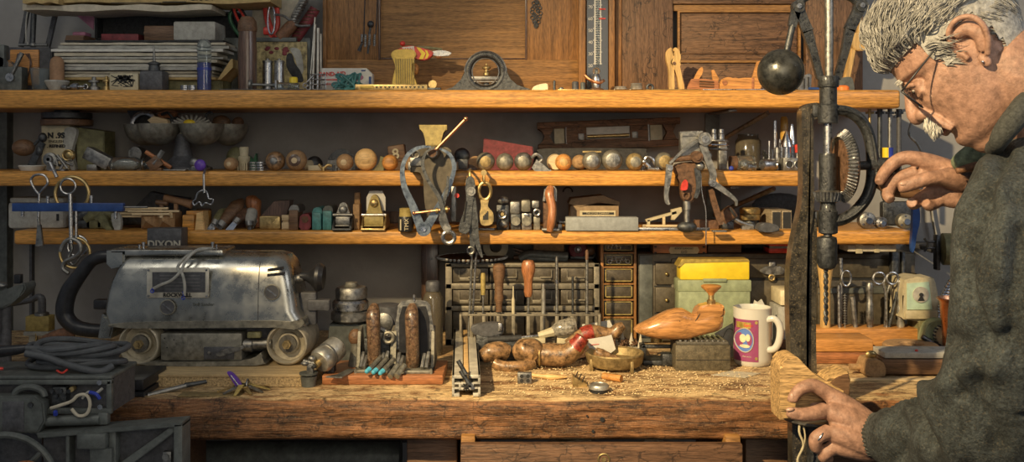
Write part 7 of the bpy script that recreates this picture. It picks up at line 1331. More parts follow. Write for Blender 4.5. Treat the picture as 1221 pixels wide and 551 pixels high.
one('hanging_strap', 'pale strap hanging on the wall behind the crank hand', 'strap', 'greypaper', 1116, 2.4, Z(282, 2.4), strap([(1108, 0, 236), (1112, 0, 262), (1116, 0, 282)], 6, 1.2))
# ================================================================== the drill press in front of the bench
def press():
    Y = 1.63; t = T('drill_press', 'tall black iron drill press with a toothed gear wheel and round ball weight', 'drill press', 985, Y, 0); B = t.bp
    # column with its long slot
    t.p('column', 'castcol', prism(cr2([(958, 132), (963, 125), (974, 122), (981, 124), (980, 134), (973, 140), (971, 160), (971, 225), (973, 250), (976, 275), (976, 330), (975, 400), (976, 450), (978, 560), (978, 700), (950, 700), (947, 560), (945, 440), (943, 380), (943, 330), (946, 300), (952, 270), (958, 240), (959, 200), (958, 160)], 4), 6, 26, 3), box(974, 981, 8, 22, 252, 272, 2))
    t.p('column_rib', 'castcol', prism(cr2([(965, 140), (967, 200), (966, 250), (958, 300), (956, 380), (958, 470), (960, 560), (966, 560), (964, 470), (962, 380), (964, 300), (971, 250), (971, 200), (970, 140)], 3), 2, 10, 1.5))
    t.p('foot', 'castiron', box(930, 1000, -20, 60, B-30, B, 6), box(948, 978, 6, 30, 690, B-20, 4))
    t.p('upper_bearing', 'castiron', lathe([(11, 147.5), (11.8, 146.5), (11.8, 126), (10.2, 124), (10.2, 103)], (987.5, 0, 0), n=28), box(970, 990, 4, 22, 124, 140, 3)); t.p('top_collar', 'castiron', lathe([(12, 104), (12.5, 102), (12.5, 93), (11.5, 91)], (987.5, 0, 0), n=28))
    t.p('top_rod', 'dullsteel', cyl((988.5, 0, -60), (988.5, 0, 92), 5)); t.p('spindle', 'steel', cyl((987, 0, 145), (987, 0, 186), 5)); t.p('spindle', 'dullsteel', cyl((987, 0, 236), (987, 0, 284), 5))
    t.p('gear_hub', 'castiron', lathe([(10, 230), (10.4, 186), (9.6, 183)], (987, 0, 0), n=26)); t.p('lower_bearing', 'castiron', lathe([(8, 279), (11, 277.5), (11.2, 252), (9.5, 250), (8.6, 242)], (987.5, 0, 0), n=28))
    pin = t.p('bevel_pinion', 'dullsteel', lathe([(9, 242), (13, 240), (16, 229), (12, 227)], (987, 0, 0), n=30)); t.p('teeth', 'steel', *[tube([(987+13.4*math.cos(a), 13.4*math.sin(a), 240), (987+17*math.cos(a), 17*math.sin(a), 228.5)], [1, 1.3], 5) for a in [i*2*PI/24 for i in range(24)]], parent=pin)
    # big bevel gear, its axle along the crank hub
    ax = Vector((1, 0.02, 0)).normalized(); c = Vector((1007, 4, 198)); u = Vector((0, 0, 1)); w_ = ax.cross(u)
    g = t.p('bevel_gear', 'castiron', lathe([(8, -5), (30, -3), (36, -6), (41, -1), (42, 3), (38, 6), (12, 5), (9, 12)], c, ax, 48)); t.p('gear_web', 'rust', lathe([(9, -5.4), (33, -3.6), (33, -2)], c, ax, 40), parent=g, label='reddish painted gear web')
    t.p('teeth', 'steel', *[tube([c+(u*math.cos(a)+w_*math.sin(a))*35-ax*7, c+(u*math.cos(a)+w_*math.sin(a))*43.5+ax*1.5], [1.0, 1.5], 5) for a in [i*2*PI/60 for i in range(60)]], parent=g)
    # curved yoke
    arc = [(996, 0, 131), (1010, 0, 133), (1024, 0, 141), (1034, 0, 156), (1039, 0, 176), (1041, 0, 198), (1039, 0, 218), (1033, 0, 236), (1020, 0, 252), (1006, 0, 261), (994, 0, 264)]
    t.p('yoke', 'castiron', ctube(arc, [6, 6.6, 7, 7, 7, 8, 7, 7, 7, 7, 7], 6, 14)); t.p('yoke_rib', 'castiron', ctube([(x+.8*(x-1003)/20, -7, z) for x, y, z in arc], 1.6, 6, 6))
    t.p('crank_hub', 'castiron', cyl((1036, 0, 197), (1068, 0, 197), 9.2, n=24), cyl((1012, 0, 198), (1040, 0, 197), 5.5)); t.p('hub_hole', 'dullsteel', cyl((1062, -10, 195), (1062, -8.6, 195), 2.6)); t.p('hub_face', 'iron', cyl((1067, 0, 197), (1071, 0, 197), 7))
    cr_ = t.p('crank', 'iron', ctube([(1069, 2, 197), (1064, 6, 204), (1056, 4, 214), (1050, 0, 220)], [5, 5, 5, 6], 5, 12)); t.p('grip', 'brownwood', tube(cr([(1046, 0, 219), (1062, 1, 226), (1082, 0, 230), (1100, 0, 232)], 5), lerpl([5, 7.5, 7, 6], 16), 16), parent=cr_)
    # linkage and ball weight
    t.p('link', 'castiron', flatp([(951, 8), (957, 24), (963, 38)], [13, 12, 13])); t.p('link', 'castiron', flatp([(962, 37), (970, 64), (978, 94)], [12, 9, 8]), cyl((951, -6, 8), (951, 5, 8), 7.5)); t.p('link', 'castiron', flatp([(1026, 7), (1019, 22), (1012, 36)], [13, 13, 13]), cyl((1026, -6, 7), (1026, 5, 7), 7.5)); t.p('link', 'castiron', flatp([(1013, 35), (1007, 62), (998, 94)], [12, 9, 8]))
    t.p('pin', 'steel', cyl((951, -8, 8), (951, -6, 8), 3)); t.p('pin', 'steel', cyl((1026, -8, 7), (1026, -6, 7), 3))
    t.p('cross_head', 'castiron', ctube([(951, 2, 8), (962, 2, -4), (988, 2, -12), (1014, 2, -4), (1026, 2, 7)], [4.5, 5, 7, 5, 4.5], 5, 12))
    t.p('weight_arm', 'castiron', flatp([(951, 6), (947, 20), (944, 32)], [10, 11, 9])); t.p('weight_rod', 'iron', cyl((945, 0, 30), (938, 0, 62), 4)); t.p('ball_weight', 'ballmetal', ball((931, 0, 86), 27.5, 30))
    # chuck and bit
    t.p('chuck', 'iron', lathe([(5, 321.5), (9.5, 319), (11.8, 313), (11.8, 287), (11, 283), (6, 281.5)], (986, 0, 0), n=32)); sp = []
    for s in (0, PI): sp.append(tube([(984.8+1.3*math.cos(s+k*.55), 1.3*math.sin(s+k*.55), 322+k*1.3) for k in range(50)], 1.7, 6))
    t.p('drill_bit', 'iron', *sp, cyl((984.8, 0, 318), (984.8, 0, 324), 2.6), cyl((984.8, 0, 322), (984.8, 0, 388), 1.3))
    # table
    t.p('table', 'ironplate', lathe([(20, 500), (40, 498), (43, 496), (43, 493.6), (40, 492.6), (.1, 492.6)], (972, -4, 0), n=48)); t.p('table_post', 'castiron', cyl((975, 0, 498), (975, 0, 640), 13, n=24), box(950, 985, 0, 22, 610, 650, 4))
def flatp(pts, w):
    return flatleg(pts, w, 7)
press()
one('cord', 'frayed pale cord dangling beneath the drill table', 'cord', 'cream', 949, 1.60, Z(640, 1.60), ctube([(952, -8, 498), (950, -10, 512), (955, -10, 528), (948, -10, 545), (951, -10, 560), (949, -10, 640)], 1.4, 5), ctube([(954, -8, 500), (957, -10, 520), (950, -10, 540), (944, -10, 560)], 1, 5))
def workpiece():
    Y = 1.61; t = T('wooden_block', 'saddle-shaped pale carved wood block held under the drill bit', 'block', 965, Y, Z(492.6, 1.63)+.001); B = t.bp
    out = [(925, B), (924.5, 442), (928, 429), (936, 422), (945, 422), (952, 429), (962, 439), (973, 447), (983, 452)]
    t.p('body', 'grainwood', prism(cr2(out, 4, False)+[(1000, 462), (1000, B)], -20, 22, 3)); t.p('right_lobe', 'grainwood', prism(cr2([(980, 452), (986, 447), (996, 442.5), (1004, 440), (1008, 441), (1009, 448)], 4, False)+[(1009, B), (980, B)], -14, 24, 2)); t.p('end_grain', 'brownwood', prism([(985, 453), (992, 447), (1000, 443.5), (1006.5, 442.5), (1007.5, 450), (1007.5, 470), (990, 466)], -16, -13, 1), label='darker cut end-grain face')
workpiece()
# ================================================================== the man at the right
def person():
    t = T('person', 'grey-haired man in glasses and dark fleece sweater bending over the drill press', 'person', 1250, 1.42, 0)
    org = Vector(t.e.location)
    PY = 1.42; ps = math.atan2(1152-CX, F); dh = Vector((-math.cos(ps), math.sin(ps), 0)); near = Vector((-math.sin(ps), -math.cos(ps), 0)); th = math.radians(42)
    fw = dh*math.cos(th)-Vector((0, 0, 1))*math.sin(th); up = dh*math.sin(th)+Vector((0, 0, 1))*math.cos(th); O = P(1152, 70, PY)
    def H(f, l, h): return O+(fw*f+near*l+up*h)*.01            # canonical head point in cm: forward, towards the near side, up
    def fuse(solids, voxel, smooth=2, it=.5):
        V, Fc = join(*solids); me = bpy.data.meshes.new('tmp'); bm = bmesh.new(); vs = [bm.verts.new(v) for v in V]
        for f in Fc:
            try: bm.faces.new([vs[i] for i in f])
            except ValueError: pass
        # orient every island outward
        bmesh.ops.recalc_face_normals(bm, faces=bm.faces); bm.to_mesh(me); bm.free()
        o = bpy.data.objects.new('tmp', me); C.objects.link(o)
        r = o.modifiers.new('r', 'REMESH'); r.mode = 'VOXEL'; r.voxel_size = voxel; r.use_smooth_shade = True
        if smooth: s = o.modifiers.new('s', 'SMOOTH'); s.factor = it; s.iterations = smooth
        bpy.context.view_layer.update()
        out = bpy.data.meshes.new_from_object(o.evaluated_get(bpy.context.evaluated_depsgraph_get()))
        Vo = [v.co.copy() for v in out.vertices]; Fo = [tuple(p.vertices) for p in out.polygons]
        bpy.data.objects.remove(o); bpy.data.meshes.remove(me); bpy.data.meshes.remove(out); return Vo, Fo
    def put(name, mat, sh, parent=None, label=None, sharp=180):
        o = mesh_obj(name, M(mat), [v-org for v in sh[0]], sh[1], parent=parent or t.e, sharp=sharp)
        if label: o['label'] = label
        return o
    # ---- head surface
    # h, front, back, half width, centre
    L = [(13.0, -1, -4, .6), (12.6, 2.5, -5.5, 3), (11.6, 5.2, -7.6, 4.9), (10, 7.2, -9, 6.2), (8, 8.3, -9.9, 7.0), (6, 8.8, -10.2, 7.4), (4.6, 8.9, -10.2, 7.5), (3.4, 9.05, -10, 7.4), (2.5, 8.75, -9.8, 7.2), (1.5, 8.5, -9.4, 7.1), (0, 8.9, -8.9, 7.1), (-1.5, 9.1, -8.3, 7.0), (-3, 9.2, -7.6, 6.8), (-4.5, 9.2, -6.8, 6.55), (-6, 8.95, -6, 6.2), (-7.2, 8.8, -5, 5.8), (-8.4, 9.1, -4, 5.3), (-9.6, 8.7, -3, 4.6), (-10.6, 7.6, -2, 3.6), (-11.3, 6.0, 0, 2.0)]
    def interp(h):
        for a, b in zip(L, L[1:]):
            if a[0] >= h >= b[0]:
                k = (a[0]-h)/(a[0]-b[0]); return [a[i]+(b[i]-a[i])*k for i in range(4)]
        return list(L[0] if h > L[0][0] else L[-1])
    G = lambda d2, s: math.exp(-d2/(2*s*s))
    V = []; Fc = []; n = 96; m = 110
    def surf(h, a):
        _, f, b, w = interp(h); c = (f+b)/2*.35 if h > -6 else (f+b)/2*.35
        c = max(b+.5, min(f-.5, (f+b)/2+.6)); ca, sa = math.cos(a), math.sin(a); e = .86 if h > 2 else .92
        x = c+((f-c) if ca > 0 else (c-b))*math.copysign(abs(ca)**e, ca); y = w*math.copysign(abs(sa)**.95, sa)
        if ca > 0 and h < 3: # narrow the lower face towards the mouth
            y *= 1-.10*ca
        if ca > 0:
            for s in (-1, 1):
                x -= 1.25*G((y-s*3.1)**2*1.0+(h-1.4)**2*1.6, 1.25)      # eye sockets
                x += .55*G((y-s*2.9)**2*.5+(h-3.5)**2*3, .9)             # brow ridge
                k = G((y-s*4.8)**2+(h+.6)**2, 1.7); x += .35*k; y += s*.25*k   # cheekbone
                x -= .25*G((y-s*3.4)**2+(h+4)**2, 1.3)
            x += .35*G(y*y*.6+(h+5.0)**2*2, .7); x -= .25*G(y*y*.2+(h+7.1)**2*2.4, .7); x += .3*G(y*y*.4+(h+8.8)**2, 1)
        if abs(sa) > .5: y += math.copysign(.3*G((x+1)**2*.2+(h+6)**2*.3, 1.4), sa)
        return x, y
    for i in range(m+1):
        h = 13-24.3*i/m
        for k in range(n):
            x, y = surf(h, 2*PI*k/n); V.append(H(x, y, h))
    for i in range(m):
        for k in range(n): Fc.append((i*n+k, i*n+(k+1) % n, i*n+n+(k+1) % n, i*n+n+k))
    Fc += [tuple(range(n)), tuple(m*n+k for k in range(n))]
    head = (V, Fc)
    def ht(pts, r, k=6, n=16): return ctube([H(*p) for p in pts], [x*.01 for x in r], k, n)
    def hb(p, r): # ellipsoid in head axes
        b = ball((0, 0, 0), r, 14); return [H(p[0]+v[0], p[1]+v[1], p[2]+v[2]) for v in b[0]], b[1]
    S = [head]
    S += [ht([(8.3, 0, 2.7), (9.2, 0, 1.4), (10.2, 0, -.2), (10.9, 0, -1.5)], [.6, .75, .95, 1.1]), hb((10.75, 0, -1.85), (1.2, 1.4, 1.2)), hb((9.8, 1.35, -2.1), (1.2, .95, .95)), hb((9.8, -1.35, -2.1), (1.2, .95, .95)), hb((9.3, 0, -2.2), (1.2, 1.1, .9))]
    for s in (-1, 1):
        S += [hb((7.35, s*3.1, 1.25), (1.25, 1.35, 1.15)), ht([(8.1, s*1.6, 1.9), (8.6, s*3.1, 2.25), (7.7, s*4.7, 1.7)], [.3, .5, .3]), ht([(8.0, s*1.7, .5), (8.35, s*3.1, .1), (7.5, s*4.7, .4)], [.25, .36, .25])]
        S += [ht([(9.2, s*1.7, -2.2), (8.9, s*2.8, -4.3), (8.2, s*3.4, -6.6)], [.5, .75, .5])]     # cheek fold
    S += [ht([(8.6, -2.2, -5.4), (9.55, 0, -5.2), (8.6, 2.2, -5.4)], [.3, .5, .3]), ht([(8.4, -2.1, -6.2), (9.35, 0, -6.3), (8.4, 2.1, -6.2)], [.3, .55, .3])]
    S += [ht([(7.2, 0, -9.2), (5.5, 0, -10.2), (1.5, 0, -11.2), (-2, 0, -12.5)], [1.8, 3.0, 4.6, 5.2])]   # chin and jowl
    # ears
    for s in (1, -1):
        q = lambda f, l, h: (f-.2, s*(l), h)
        S += [ht([q(1.0, 7.2, .4), q(.6, 7.7, 2.6), q(-.5, 8.3, 4.0), q(-2.2, 8.9, 4.3), q(-3.6, 9.3, 3.3), q(-3.9, 9.3, 1.4), q(-3.0, 8.9, -.6), q(-1.6, 8.3, -2.0)], [.35, .42, .42, .42, .45, .45, .42, .45], 5, 10), ht([q(-.4, 7.7, 2.5), q(-1.9, 8.3, 2.8), q(-2.6, 8.4, 1.2), q(-2.0, 8.0, -.4)], [.3, .35, .38, .35], 5, 10), hb(q(-.9, 7.8, -2.3), (.75, .55, 1.1)), ht([q(.5, 7.4, .6), q(.45, 7.5, -.8)], [.45, .4])]
        S += [ht([q(-.6, 7.0, 3), q(-2.3, 7.5, 2.6), q(-2.9, 7.7, .8), q(-1.8, 7.4, -1.2)], [1.0, 1.15, 1.15, .8], 5, 12)]
    # neck into a hidden trunk
    w = lambda px, py, Y: P(px, py, Y)
    neckT = H(-2.5, 0, -4); base = w(1262, 190, 1.45); chest = w(1330, 420, 1.47)
    S += [ctube([neckT, H(-3.2, 0, -9), w(1232, 150, 1.44), base], [.066, .063, .066, .075], 6, 24), ctube([base, w(1310, 290, 1.46), w(1340, 430, 1.47), w(1352, 620, 1.48)], [.06, .09, .10, .10], 5, 24)]
    # arms beneath the sweater
    S += [ctube([base, w(1258, 205, 1.42), w(1218, 265, 1.32), w(1210, 330, 1.27), w(1207, 395, 1.27), w(1202, 450, 1.29)], [.05, .045, .045, .045, .042, .045], 5, 20), ctube([w(1202, 450, 1.29), w(1180, 500, 1.33), w(1130, 520, 1.42), w(1085, 522, 1.48), w(1052, 521, 1.535)], [.045, .045, .04, .034, .028], 5, 20)]
    S += [ctube([base, w(1262, 240, 1.60), w(1230, 254, 1.66)], [.05, .045, .042], 5, 20), ctube([w(1230, 254, 1.66), w(1195, 238, 1.64), w(1160, 222, 1.615)], [.042, .036, .028], 5, 20)]
    # hands (px, row, local depth in metres)
    def hand(Yh, palm, fingers):
        r = Yh/F
        for pts, rad in palm+fingers: S.append(ctube([w(x, z, Yh)+Vector((0, y*r, 0)) for x, y, z in pts], [a*r for a in rad], 6, 16))
    hand(1.545, [([(1058, 6, 522), (1040, 4, 512), (1015, 8, 490), (992, 14, 473)], [19, 18, 14, 9.5]), ([(1055, 0, 524), (1030, -2, 512), (1005, -1, 498), (984, 0, 489)], [19, 20, 16, 9.5]), ([(1052, -2, 528), (1028, -8, 524), (1005, -10, 517), (985, -10, 512)], [18, 18, 15, 9.5]), ([(1052, 2, 532), (1030, -3, 534), (1008, -7, 532), (992, -8, 530)], [16, 15, 12, 9])],
         [([(992, 14, 473), (976, 13, 463.5), (966, 12, 463.5), (955, 11, 469), (948, 10, 479), (947, 10, 482)], [9.5, 8.4, 8, 7.4, 6.6, 5]),
          ([(984, 0, 489), (970, -6, 491), (956, -9, 492), (943, -10, 490.5), (936, -10, 488.5)], [9.5, 8.8, 8.2, 7.4, 5]),
          ([(985, -10, 512), (974, -14, 515), (968, -14, 520), (970, -10, 530), (980, -4, 535)], [9.5, 8.6, 8, 7.4, 6]),
          ([(992, -8, 530), (983, -10, 536), (980, -6, 543), (990, 0, 547)], [9, 7.6, 7, 5.6]),
          ([(1030, 14, 508), (1008, 26, 500), (990, 32, 494), (974, 33, 491)], [13, 10.5, 9, 6.5])])
    hand(1.60, [([(1162, 0, 222), (1146, 0, 213), (1124, 4, 200), (1100, 6, 190)], [17, 18, 13, 9.5]), ([(1160, 4, 224), (1140, 6, 222), (1118, 10, 214), (1098, 12, 206)], [17, 18, 15, 9.5]), ([(1158, 2, 228), (1138, 4, 230), (1118, 8, 228)], [15, 15, 11]), ([(1156, 0, 232), (1140, 2, 237), (1126, 4, 236)], [13, 12, 9.5]), ([(1142, -8, 216), (1126, -14, 212), (1112, -18, 211)], [14, 12.5, 9])],
         [([(1100, 6, 190), (1084, 9, 188), (1072, 11, 193), (1062, 11, 202), (1054, 8, 212), (1049, 3, 218)], [9.5, 8.4, 8, 7.4, 7, 5]),
          ([(1098, 12, 206), (1080, 15, 212), (1068, 14, 222), (1062, 8, 233), (1063, 1, 239)], [9.5, 8.4, 7.8, 7.2, 5.6]),
          ([(1118, 8, 228), (1102, 10, 238), (1092, 6, 243), (1086, -3, 241)], [10, 8.2, 7.6, 6]),
          ([(1126, 4, 236), (1114, 2, 243), (1106, -4, 245), (1100, -8, 241)], [9, 7.4, 6.8, 5.4]),
          ([(1112, -18, 211), (1096, -19, 213), (1082, -17, 218), (1071, -14, 222), (1066, -13, 223)], [9, 8.6, 8.4, 7.8, 5.4])])
    body = fuse(S, .0019, 3, .5)
    bb = bmesh.new(); vb = [bb.verts.new(v) for v in body[0]]; [bb.faces.new([vb[i] for i in f]) for f in body[1]]; bb.verts.index_update()
    def canon(p): q = p-O; return q.dot(fw)*100, q.dot(near)*100, q.dot(up)*100
    sel = []
    for v in vb:
        f_, l_, h_ = canon(v.co)
        if -14 < h_ < -6.9 and f_ > -4 and abs(l_) < 8: sel.append(v)
        elif -6.9 <= h_ < 1 and f_ < 8 and -1 < l_ < 6.8 and f_ > 1.5: sel.append(v)
    for _ in range(26): bmesh.ops.smooth_vert(bb, verts=sel, factor=.5, use_axis_x=True, use_axis_y=True, use_axis_z=True)
    body = ([v.co.copy() for v in vb], body[1]); bb.free()
    put('body', 'skin', body)
    # nails, lips, eyes
    Yl = 1.545; r = Yl/F
    def wl(x, y, z, Yh): return w(x, z, Yh)+Vector((0, y*Yh/F, 0))
    def sc(sh, Yh): return [wl(v[0], v[1], v[2], Yh) for v in sh[0]], sh[1]
    put('fingernail', 'nail', sc(rot(ball((938, -14.5, 484.4), (5, 3.2, 2.4), 10), 8, 'Y', (938, -14, 486)), 1.545)); put('fingernail', 'nail', sc(ball((946.4, 6.5, 475), (3, 3, 5), 10), 1.545)); put('fingernail', 'nail', sc(ball((1070, -19.5, 218.5), (5.5, 3, 3), 10), 1.60))
    put('ring', 'chrome', sc(xf(ring((0, 0, 0), 8.9, 1.3, 'x', 28, 8), Matrix.Translation((972.5, -13.5, 516.5)) @ Matrix.Rotation(math.radians(-38), 4, 'Y') @ Matrix.Rotation(math.radians(-14), 4, 'Z')), 1.545), label='plain silver ring')
    put('lips', 'lip', join(ht([(9.2, 1.9, -5.55), (9.75, .6, -5.4), (9.85, 0, -5.45), (9.7, -.8, -5.4)], [.12, .26, .3, .2]), ht([(9.0, 1.8, -5.95), (9.55, .6, -6.1), (9.65, 0, -6.15), (9.5, -.8, -6.1)], [.12, .28, .32, .2])))
    for s in (1, -1):
        put('eye', 'eyewhite', hb((7.85, s*3.1, 1.15), (.85, 1.0, .42)))
        put('iris', 'ink', hb((8.55, s*3.2, 1.05), (.2, .45, .3)))
    # ---- hair: cap and combed wavy locks
    random.seed(2); hs = []
    def scalp(f, l, h):
        s = abs(l)
        if h > 5.6: return True
        if f > 4.6: return False
        if s > 4:
            if f > 1.2: return h > .3+1.0*(f-1.2)*(1 if f > 3 else .2) + (3.2 if f > 3.4 else 0)
            if f > -4.2: return h > 3.7
        return h > (-7.6 if f < -3 else -4.6)
    N_ = Vector
    for i in range(11000):
        h = random.uniform(-7.6, 13); a = random.uniform(-PI, PI)
        x, y = surf(h, a)
        if y < -1 and random.random() < .55: continue
        if not scalp(x, y, h): continue
        p0 = N_((x, y, h)); c0 = N_((-1, 0, 3)); nr = (p0-c0).normalized()
        back = N_((-1, 0, .25)) if h > 4 else N_((-.55, 0, -.75))
        if x > 1 and h < 5: back = N_((-.7, 0, -.55))
        if h > 10: back = N_((-1, .1, 0))
        dd = (back-nr*back.dot(nr)).normalized(); side = nr.cross(dd)
        ln = random.uniform(2.2, 4.2) if h > 4 else random.uniform(1.2, 2.3)
        vol = (1.6+1.0*max(0, min(1, (x-2)/5))) if h > 5 else .45
        front = x > 6 and h > 5 and h < 9
        if front: vol *= .75
        ph = noise.noise(p0*.55)*7; wa = .32 if h > 4 else .12; pts = []
        off = random.random()
        for k in range(8):
            q = k/7; lift = vol*(.25+.9*math.sin(min(1, q*1.5)*PI*.55))*(.55+.45*off)
            p = p0+dd*(ln*q)+nr*lift+side*(wa*math.sin(q*5+ph))+nr*(wa*.5*math.cos(q*6+ph*1.3))
            # keep following the skull
            v = p-c0; rr = (p0-c0).length+lift; p = c0+v.normalized()*(rr*.6+v.length*.4); pts.append(H(*p))
        w0 = random.uniform(.00045, .0010)
        hs.append(tube(pts, [w0, w0*1.3, w0*1.3, w0*1.2, w0*1.1, w0, w0*.7, w0*.25], 4))
    cap = []; Vc = []; Fk = []
    ids = {}
    for i in range(0, 71):
        h = 13-20.6*i/70
        for k in range(80):
            x, y = surf(h, 2*PI*k/80); lift = .45 if not (x > 6 and h < 7) else .1
            if h > 5: lift += .8*max(0, min(1, (h-5.6)/2.5))
            p = N_((x, y, h)); nr = (p-N_((-1, 0, 3))).normalized(); ids[(i, k)] = len(Vc) if scalp(x, y, h) else None
            if ids[(i, k)] is not None: Vc.append(H(*(p+nr*lift)))
    for i in range(70):
        for k in range(80):
            q = [ids[(i, k)], ids[(i, (k+1) % 80)], ids[(i+1, (k+1) % 80)], ids[(i+1, k)]]
            if None not in q: Fk.append(tuple(q))
    put('hair', 'hair', join((Vc, Fk), *hs), sharp=180)
    def tuft(n, fn, w_, L_, name):
        out = []
        for i in range(n):
            p, dv = fn(); p = N_(p); dv = N_(dv)
            out.append(tube([H(*(p+dv*q*L_+N_((0, 0, -.25*q*q*L_*.3)))) for q in (0, .33, .66, 1)], [w_, w_*1.1, w_*.8, w_*.2], 4))
        put(name, 'whitehair', join(*out))
    tuft(1300, lambda: ((9.2+random.uniform(-.3, 1.1), random.uniform(-2.9, 2.9), random.uniform(-4.9, -2.9)), (random.uniform(.3, .8), random.uniform(-.3, .6), -random.uniform(.5, 1))), .0008, 1.5, 'moustache')
    tuft(120, lambda: ((8.9+random.uniform(-.3, .2), random.choice((-1, 1))*random.uniform(1.4, 4.8), 3.3+random.uniform(-.3, .4)), (random.uniform(.5, 1), random.uniform(-.2, .4), random.uniform(-.6, .3))), .0005, .7, 'eyebrows')
    # ---- glasses
    Yg = 1.365; gl = lambda px, py, y=Yg: P(px, py, y)
    k = 1.0
    A, Bq, Cq = gl(1075, 109), gl(1117, 56), gl(1099, 127)
    g = put('glasses', 'black', tube([A, A.lerp(Bq, .5), Bq, P(1136, 40, 1.355)], [.0014, .0014, .0013, .0012], 8))
    far = -near*.13
    put('glasses_rim', 'black', join(tube([A, A+far*.08, Cq+far*.1, Cq+far*.36, A+far*.4, A+far*.1], .0012, 6), tube([A+far*.6, Cq+far*.62, Cq+far*.9, A+far*.95, A+far*.6], .0012, 6), tube([A+far*.4, A+far*.6], .0012, 6), tube([A, Cq+far*.03], .0016, 6)), parent=g)
    put('glasses_temple', 'black', tube([A+far, Bq+far], .0013, 6), parent=g)
    n1 = (Cq-A).cross(far).normalized()*.0008
    for a, b in ((.05, .38), (.62, .93)):
        q = [A+far*a, Cq+far*a, Cq+far*b, A+far*b]; put('lens', 'lensglass', ([v+n1 for v in q]+[v-n1 for v in q], [(0, 1, 2, 3), (7, 6, 5, 4), (0, 4, 5, 1), (1, 5, 6, 2), (2, 6, 7, 3), (3, 7, 4, 0)]), parent=g)
    put('ear_stud', 'chrome', ball(tuple(H(-.7, 8.5, -2.3)), .0018, 8))
    # ---- sweater
    R = []
    wt = lambda pts, rad, k=6, n=28: ctube([w(x, z, Y) for x, z, Y in pts], rad, k, n)
    R.append(wt([(1258, 205, 1.42), (1215, 262, 1.30), (1207, 330, 1.255), (1205, 395, 1.26), (1198, 455, 1.28)], [.088, .078, .076, .074, .078]))                  # near upper arm
    R.append(wt([(1200, 452, 1.28), (1178, 502, 1.32), (1130, 520, 1.41), (1085, 522, 1.475), (1052, 521, 1.525)], [.078, .082, .074, .058, .038]))       # near forearm
    R.append(wt([(1290, 215, 1.50), (1262, 240, 1.62), (1225, 250, 1.67)], [.085, .075, .066])); R.append(wt([(1225, 250, 1.67), (1196, 236, 1.64), (1166, 226, 1.618)], [.066, .052, .036]))
    R.append(wt([(1262, 190, 1.43), (1310, 290, 1.45), (1340, 430, 1.47), (1352, 640, 1.48)], [.085, .15, .175, .18])); R.append(wt([(1262, 200, 1.42), (1300, 250, 1.36), (1340, 400, 1.40)], [.08, .12, .15]))
    sw = fuse(R, .004, 6, .6); Vn = []
    bmn = bmesh.new(); vv = [bmn.verts.new(v) for v in sw[0]]; [bmn.faces.new([vv[i] for i in f]) for f in sw[1]]; bmn.normal_update()
    folds = [  # fold lines in the photograph: px,row pairs, depth, width
        ([(1135, 404), (1165, 416), (1200, 404)], -.008, 12), ([(1147, 262), (1168, 250), (1205, 238), (1240, 236)], -.006, 7), ([(1196, 180), (1180, 225), (1165, 262), (1160, 300)], -.010, 9), ([(1150, 300), (1152, 345), (1165, 380), (1172, 400)], -.010, 9),
        ([(1085, 452), (1090, 490), (1110, 530)], -.011, 9), ([(1120, 470), (1150, 440), (1180, 440)], .009, 14), ([(1150, 425), (1140, 445), (1145, 470)], -.010, 7), ([(1066, 485), (1075, 515), (1072, 545)], -.008, 8), ([(1180, 200), (1200, 250), (1196, 330)], .007, 13), ([(1100, 465), (1118, 500), (1140, 545)], .008, 12), ([(1215, 280), (1205, 350), (1218, 420)], -.008, 14), ([(1175, 430), (1160, 480), (1190, 530)], -.009, 12)]
    for v in vv:
        p = v.co.copy(); px, py = CX+p.x*F/p.y, HY-(p.z-ZC)*F/p.y
        dsp = .0045*noise.noise(p*9)+.0025*noise.noise(p*22)+.003*noise.noise(Vector((p.x*14, p.y*14, p.z*5)))
        if v.normal.y < .5:
            for ln, dp, wd_ in folds:
                best = 1e9
                for (x0, y0), (x1, y1) in zip(ln, ln[1:]):
                    dx, dy = x1-x0, y1-y0; q = max(0, min(1, ((px-x0)*dx+(py-y0)*dy)/(dx*dx+dy*dy))); best = min(best, (px-x0-dx*q)**2+(py-y0-dy*q)**2)
                dsp += dp*1.5*math.exp(-best/(2*wd_*wd_*.45))
        Vn.append(p+v.normal*dsp)
    bmn.free(); s_ = put('sweater', 'fleece', (Vn, sw[1]))
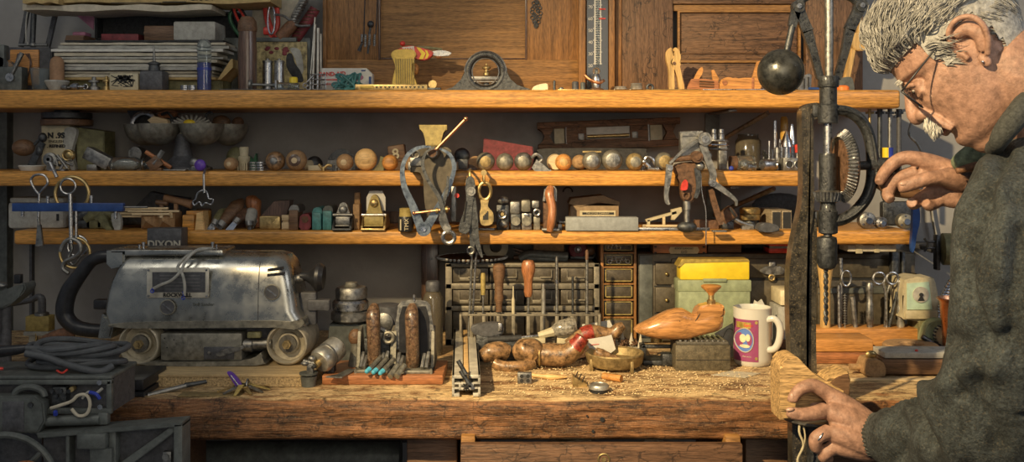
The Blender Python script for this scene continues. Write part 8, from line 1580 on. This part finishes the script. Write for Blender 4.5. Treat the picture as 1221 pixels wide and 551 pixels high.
    # shoulder seam, collar and cuffs
    put('collar', 'rib', ctube([w(1189, 172, 1.345), w(1197, 158, 1.325), w(1213, 138, 1.32), w(1232, 118, 1.345), w(1262, 108, 1.43), w(1262, 130, 1.53), w(1225, 165, 1.56), w(1194, 178, 1.49), w(1186, 178, 1.40)], [.012, .015, .017, .018, .018, .018, .016, .014, .012], 6, 12, True))
    put('shirt', 'greencloth', ctube([w(1138, 196, 1.56), w(1156, 190, 1.56), w(1180, 184, 1.55), w(1210, 186, 1.52)], [.010, .022, .028, .03], 6, 14), label='mottled green shirt showing under the chin'); put('shirt_hem', 'leather', ctube([w(1140, 204, 1.54), (w(1166, 198, 1.53)), w(1192, 196, 1.50)], [.005, .008, .008], 6, 10))
    def cuff(c0, c1, r0, r1, nm='cuff'):
        V = []; Fc = []; d_ = (c1-c0).normalized(); u_, w_ = _frame(d_); n = 72; K = 8
        for i in range(K+1):
            q = i/K; rr = r0+(r1-r0)*q; c = c0.lerp(c1, q)
            for k in range(n):
                a = 2*PI*k/n; e = rr*(1+.035*(1 if k % 2 else -1)+.08*math.sin(a*2+q*3)*.5); V.append(c+(u_*math.cos(a)+w_*math.sin(a))*e)
        for i in range(K):
            for k in range(n): Fc.append((i*n+k, i*n+(k+1) % n, i*n+n+(k+1) % n, i*n+n+k))
        Fc += [tuple(range(n)), tuple(K*n+k for k in range(n))]
        put(nm, 'rib', (V, Fc), sharp=60)
    cuff(w(1040, 519, 1.54), w(1062, 521, 1.51), .0335, .041); cuff(w(1156, 222, 1.61), w(1176, 230, 1.625), .031, .042)
    # trousers and shoes below the frame so that he stands on the floor
    put('trousers', 'graphite', join(ctube([w(1350, 620, 1.48), Vector((1.0, 1.42, .55)), Vector((1.02, 1.40, .08))], [.15, .085, .06], 5, 20), ctube([w(1350, 620, 1.48), Vector((1.0, 1.58, .55)), Vector((1.06, 1.60, .08))], [.15, .085, .06], 5, 20)))
    for y in (1.40, 1.60): put('shoe', 'leather', ball((.96, y, .045), (.14, .05, .045), 12))
    return t
person()
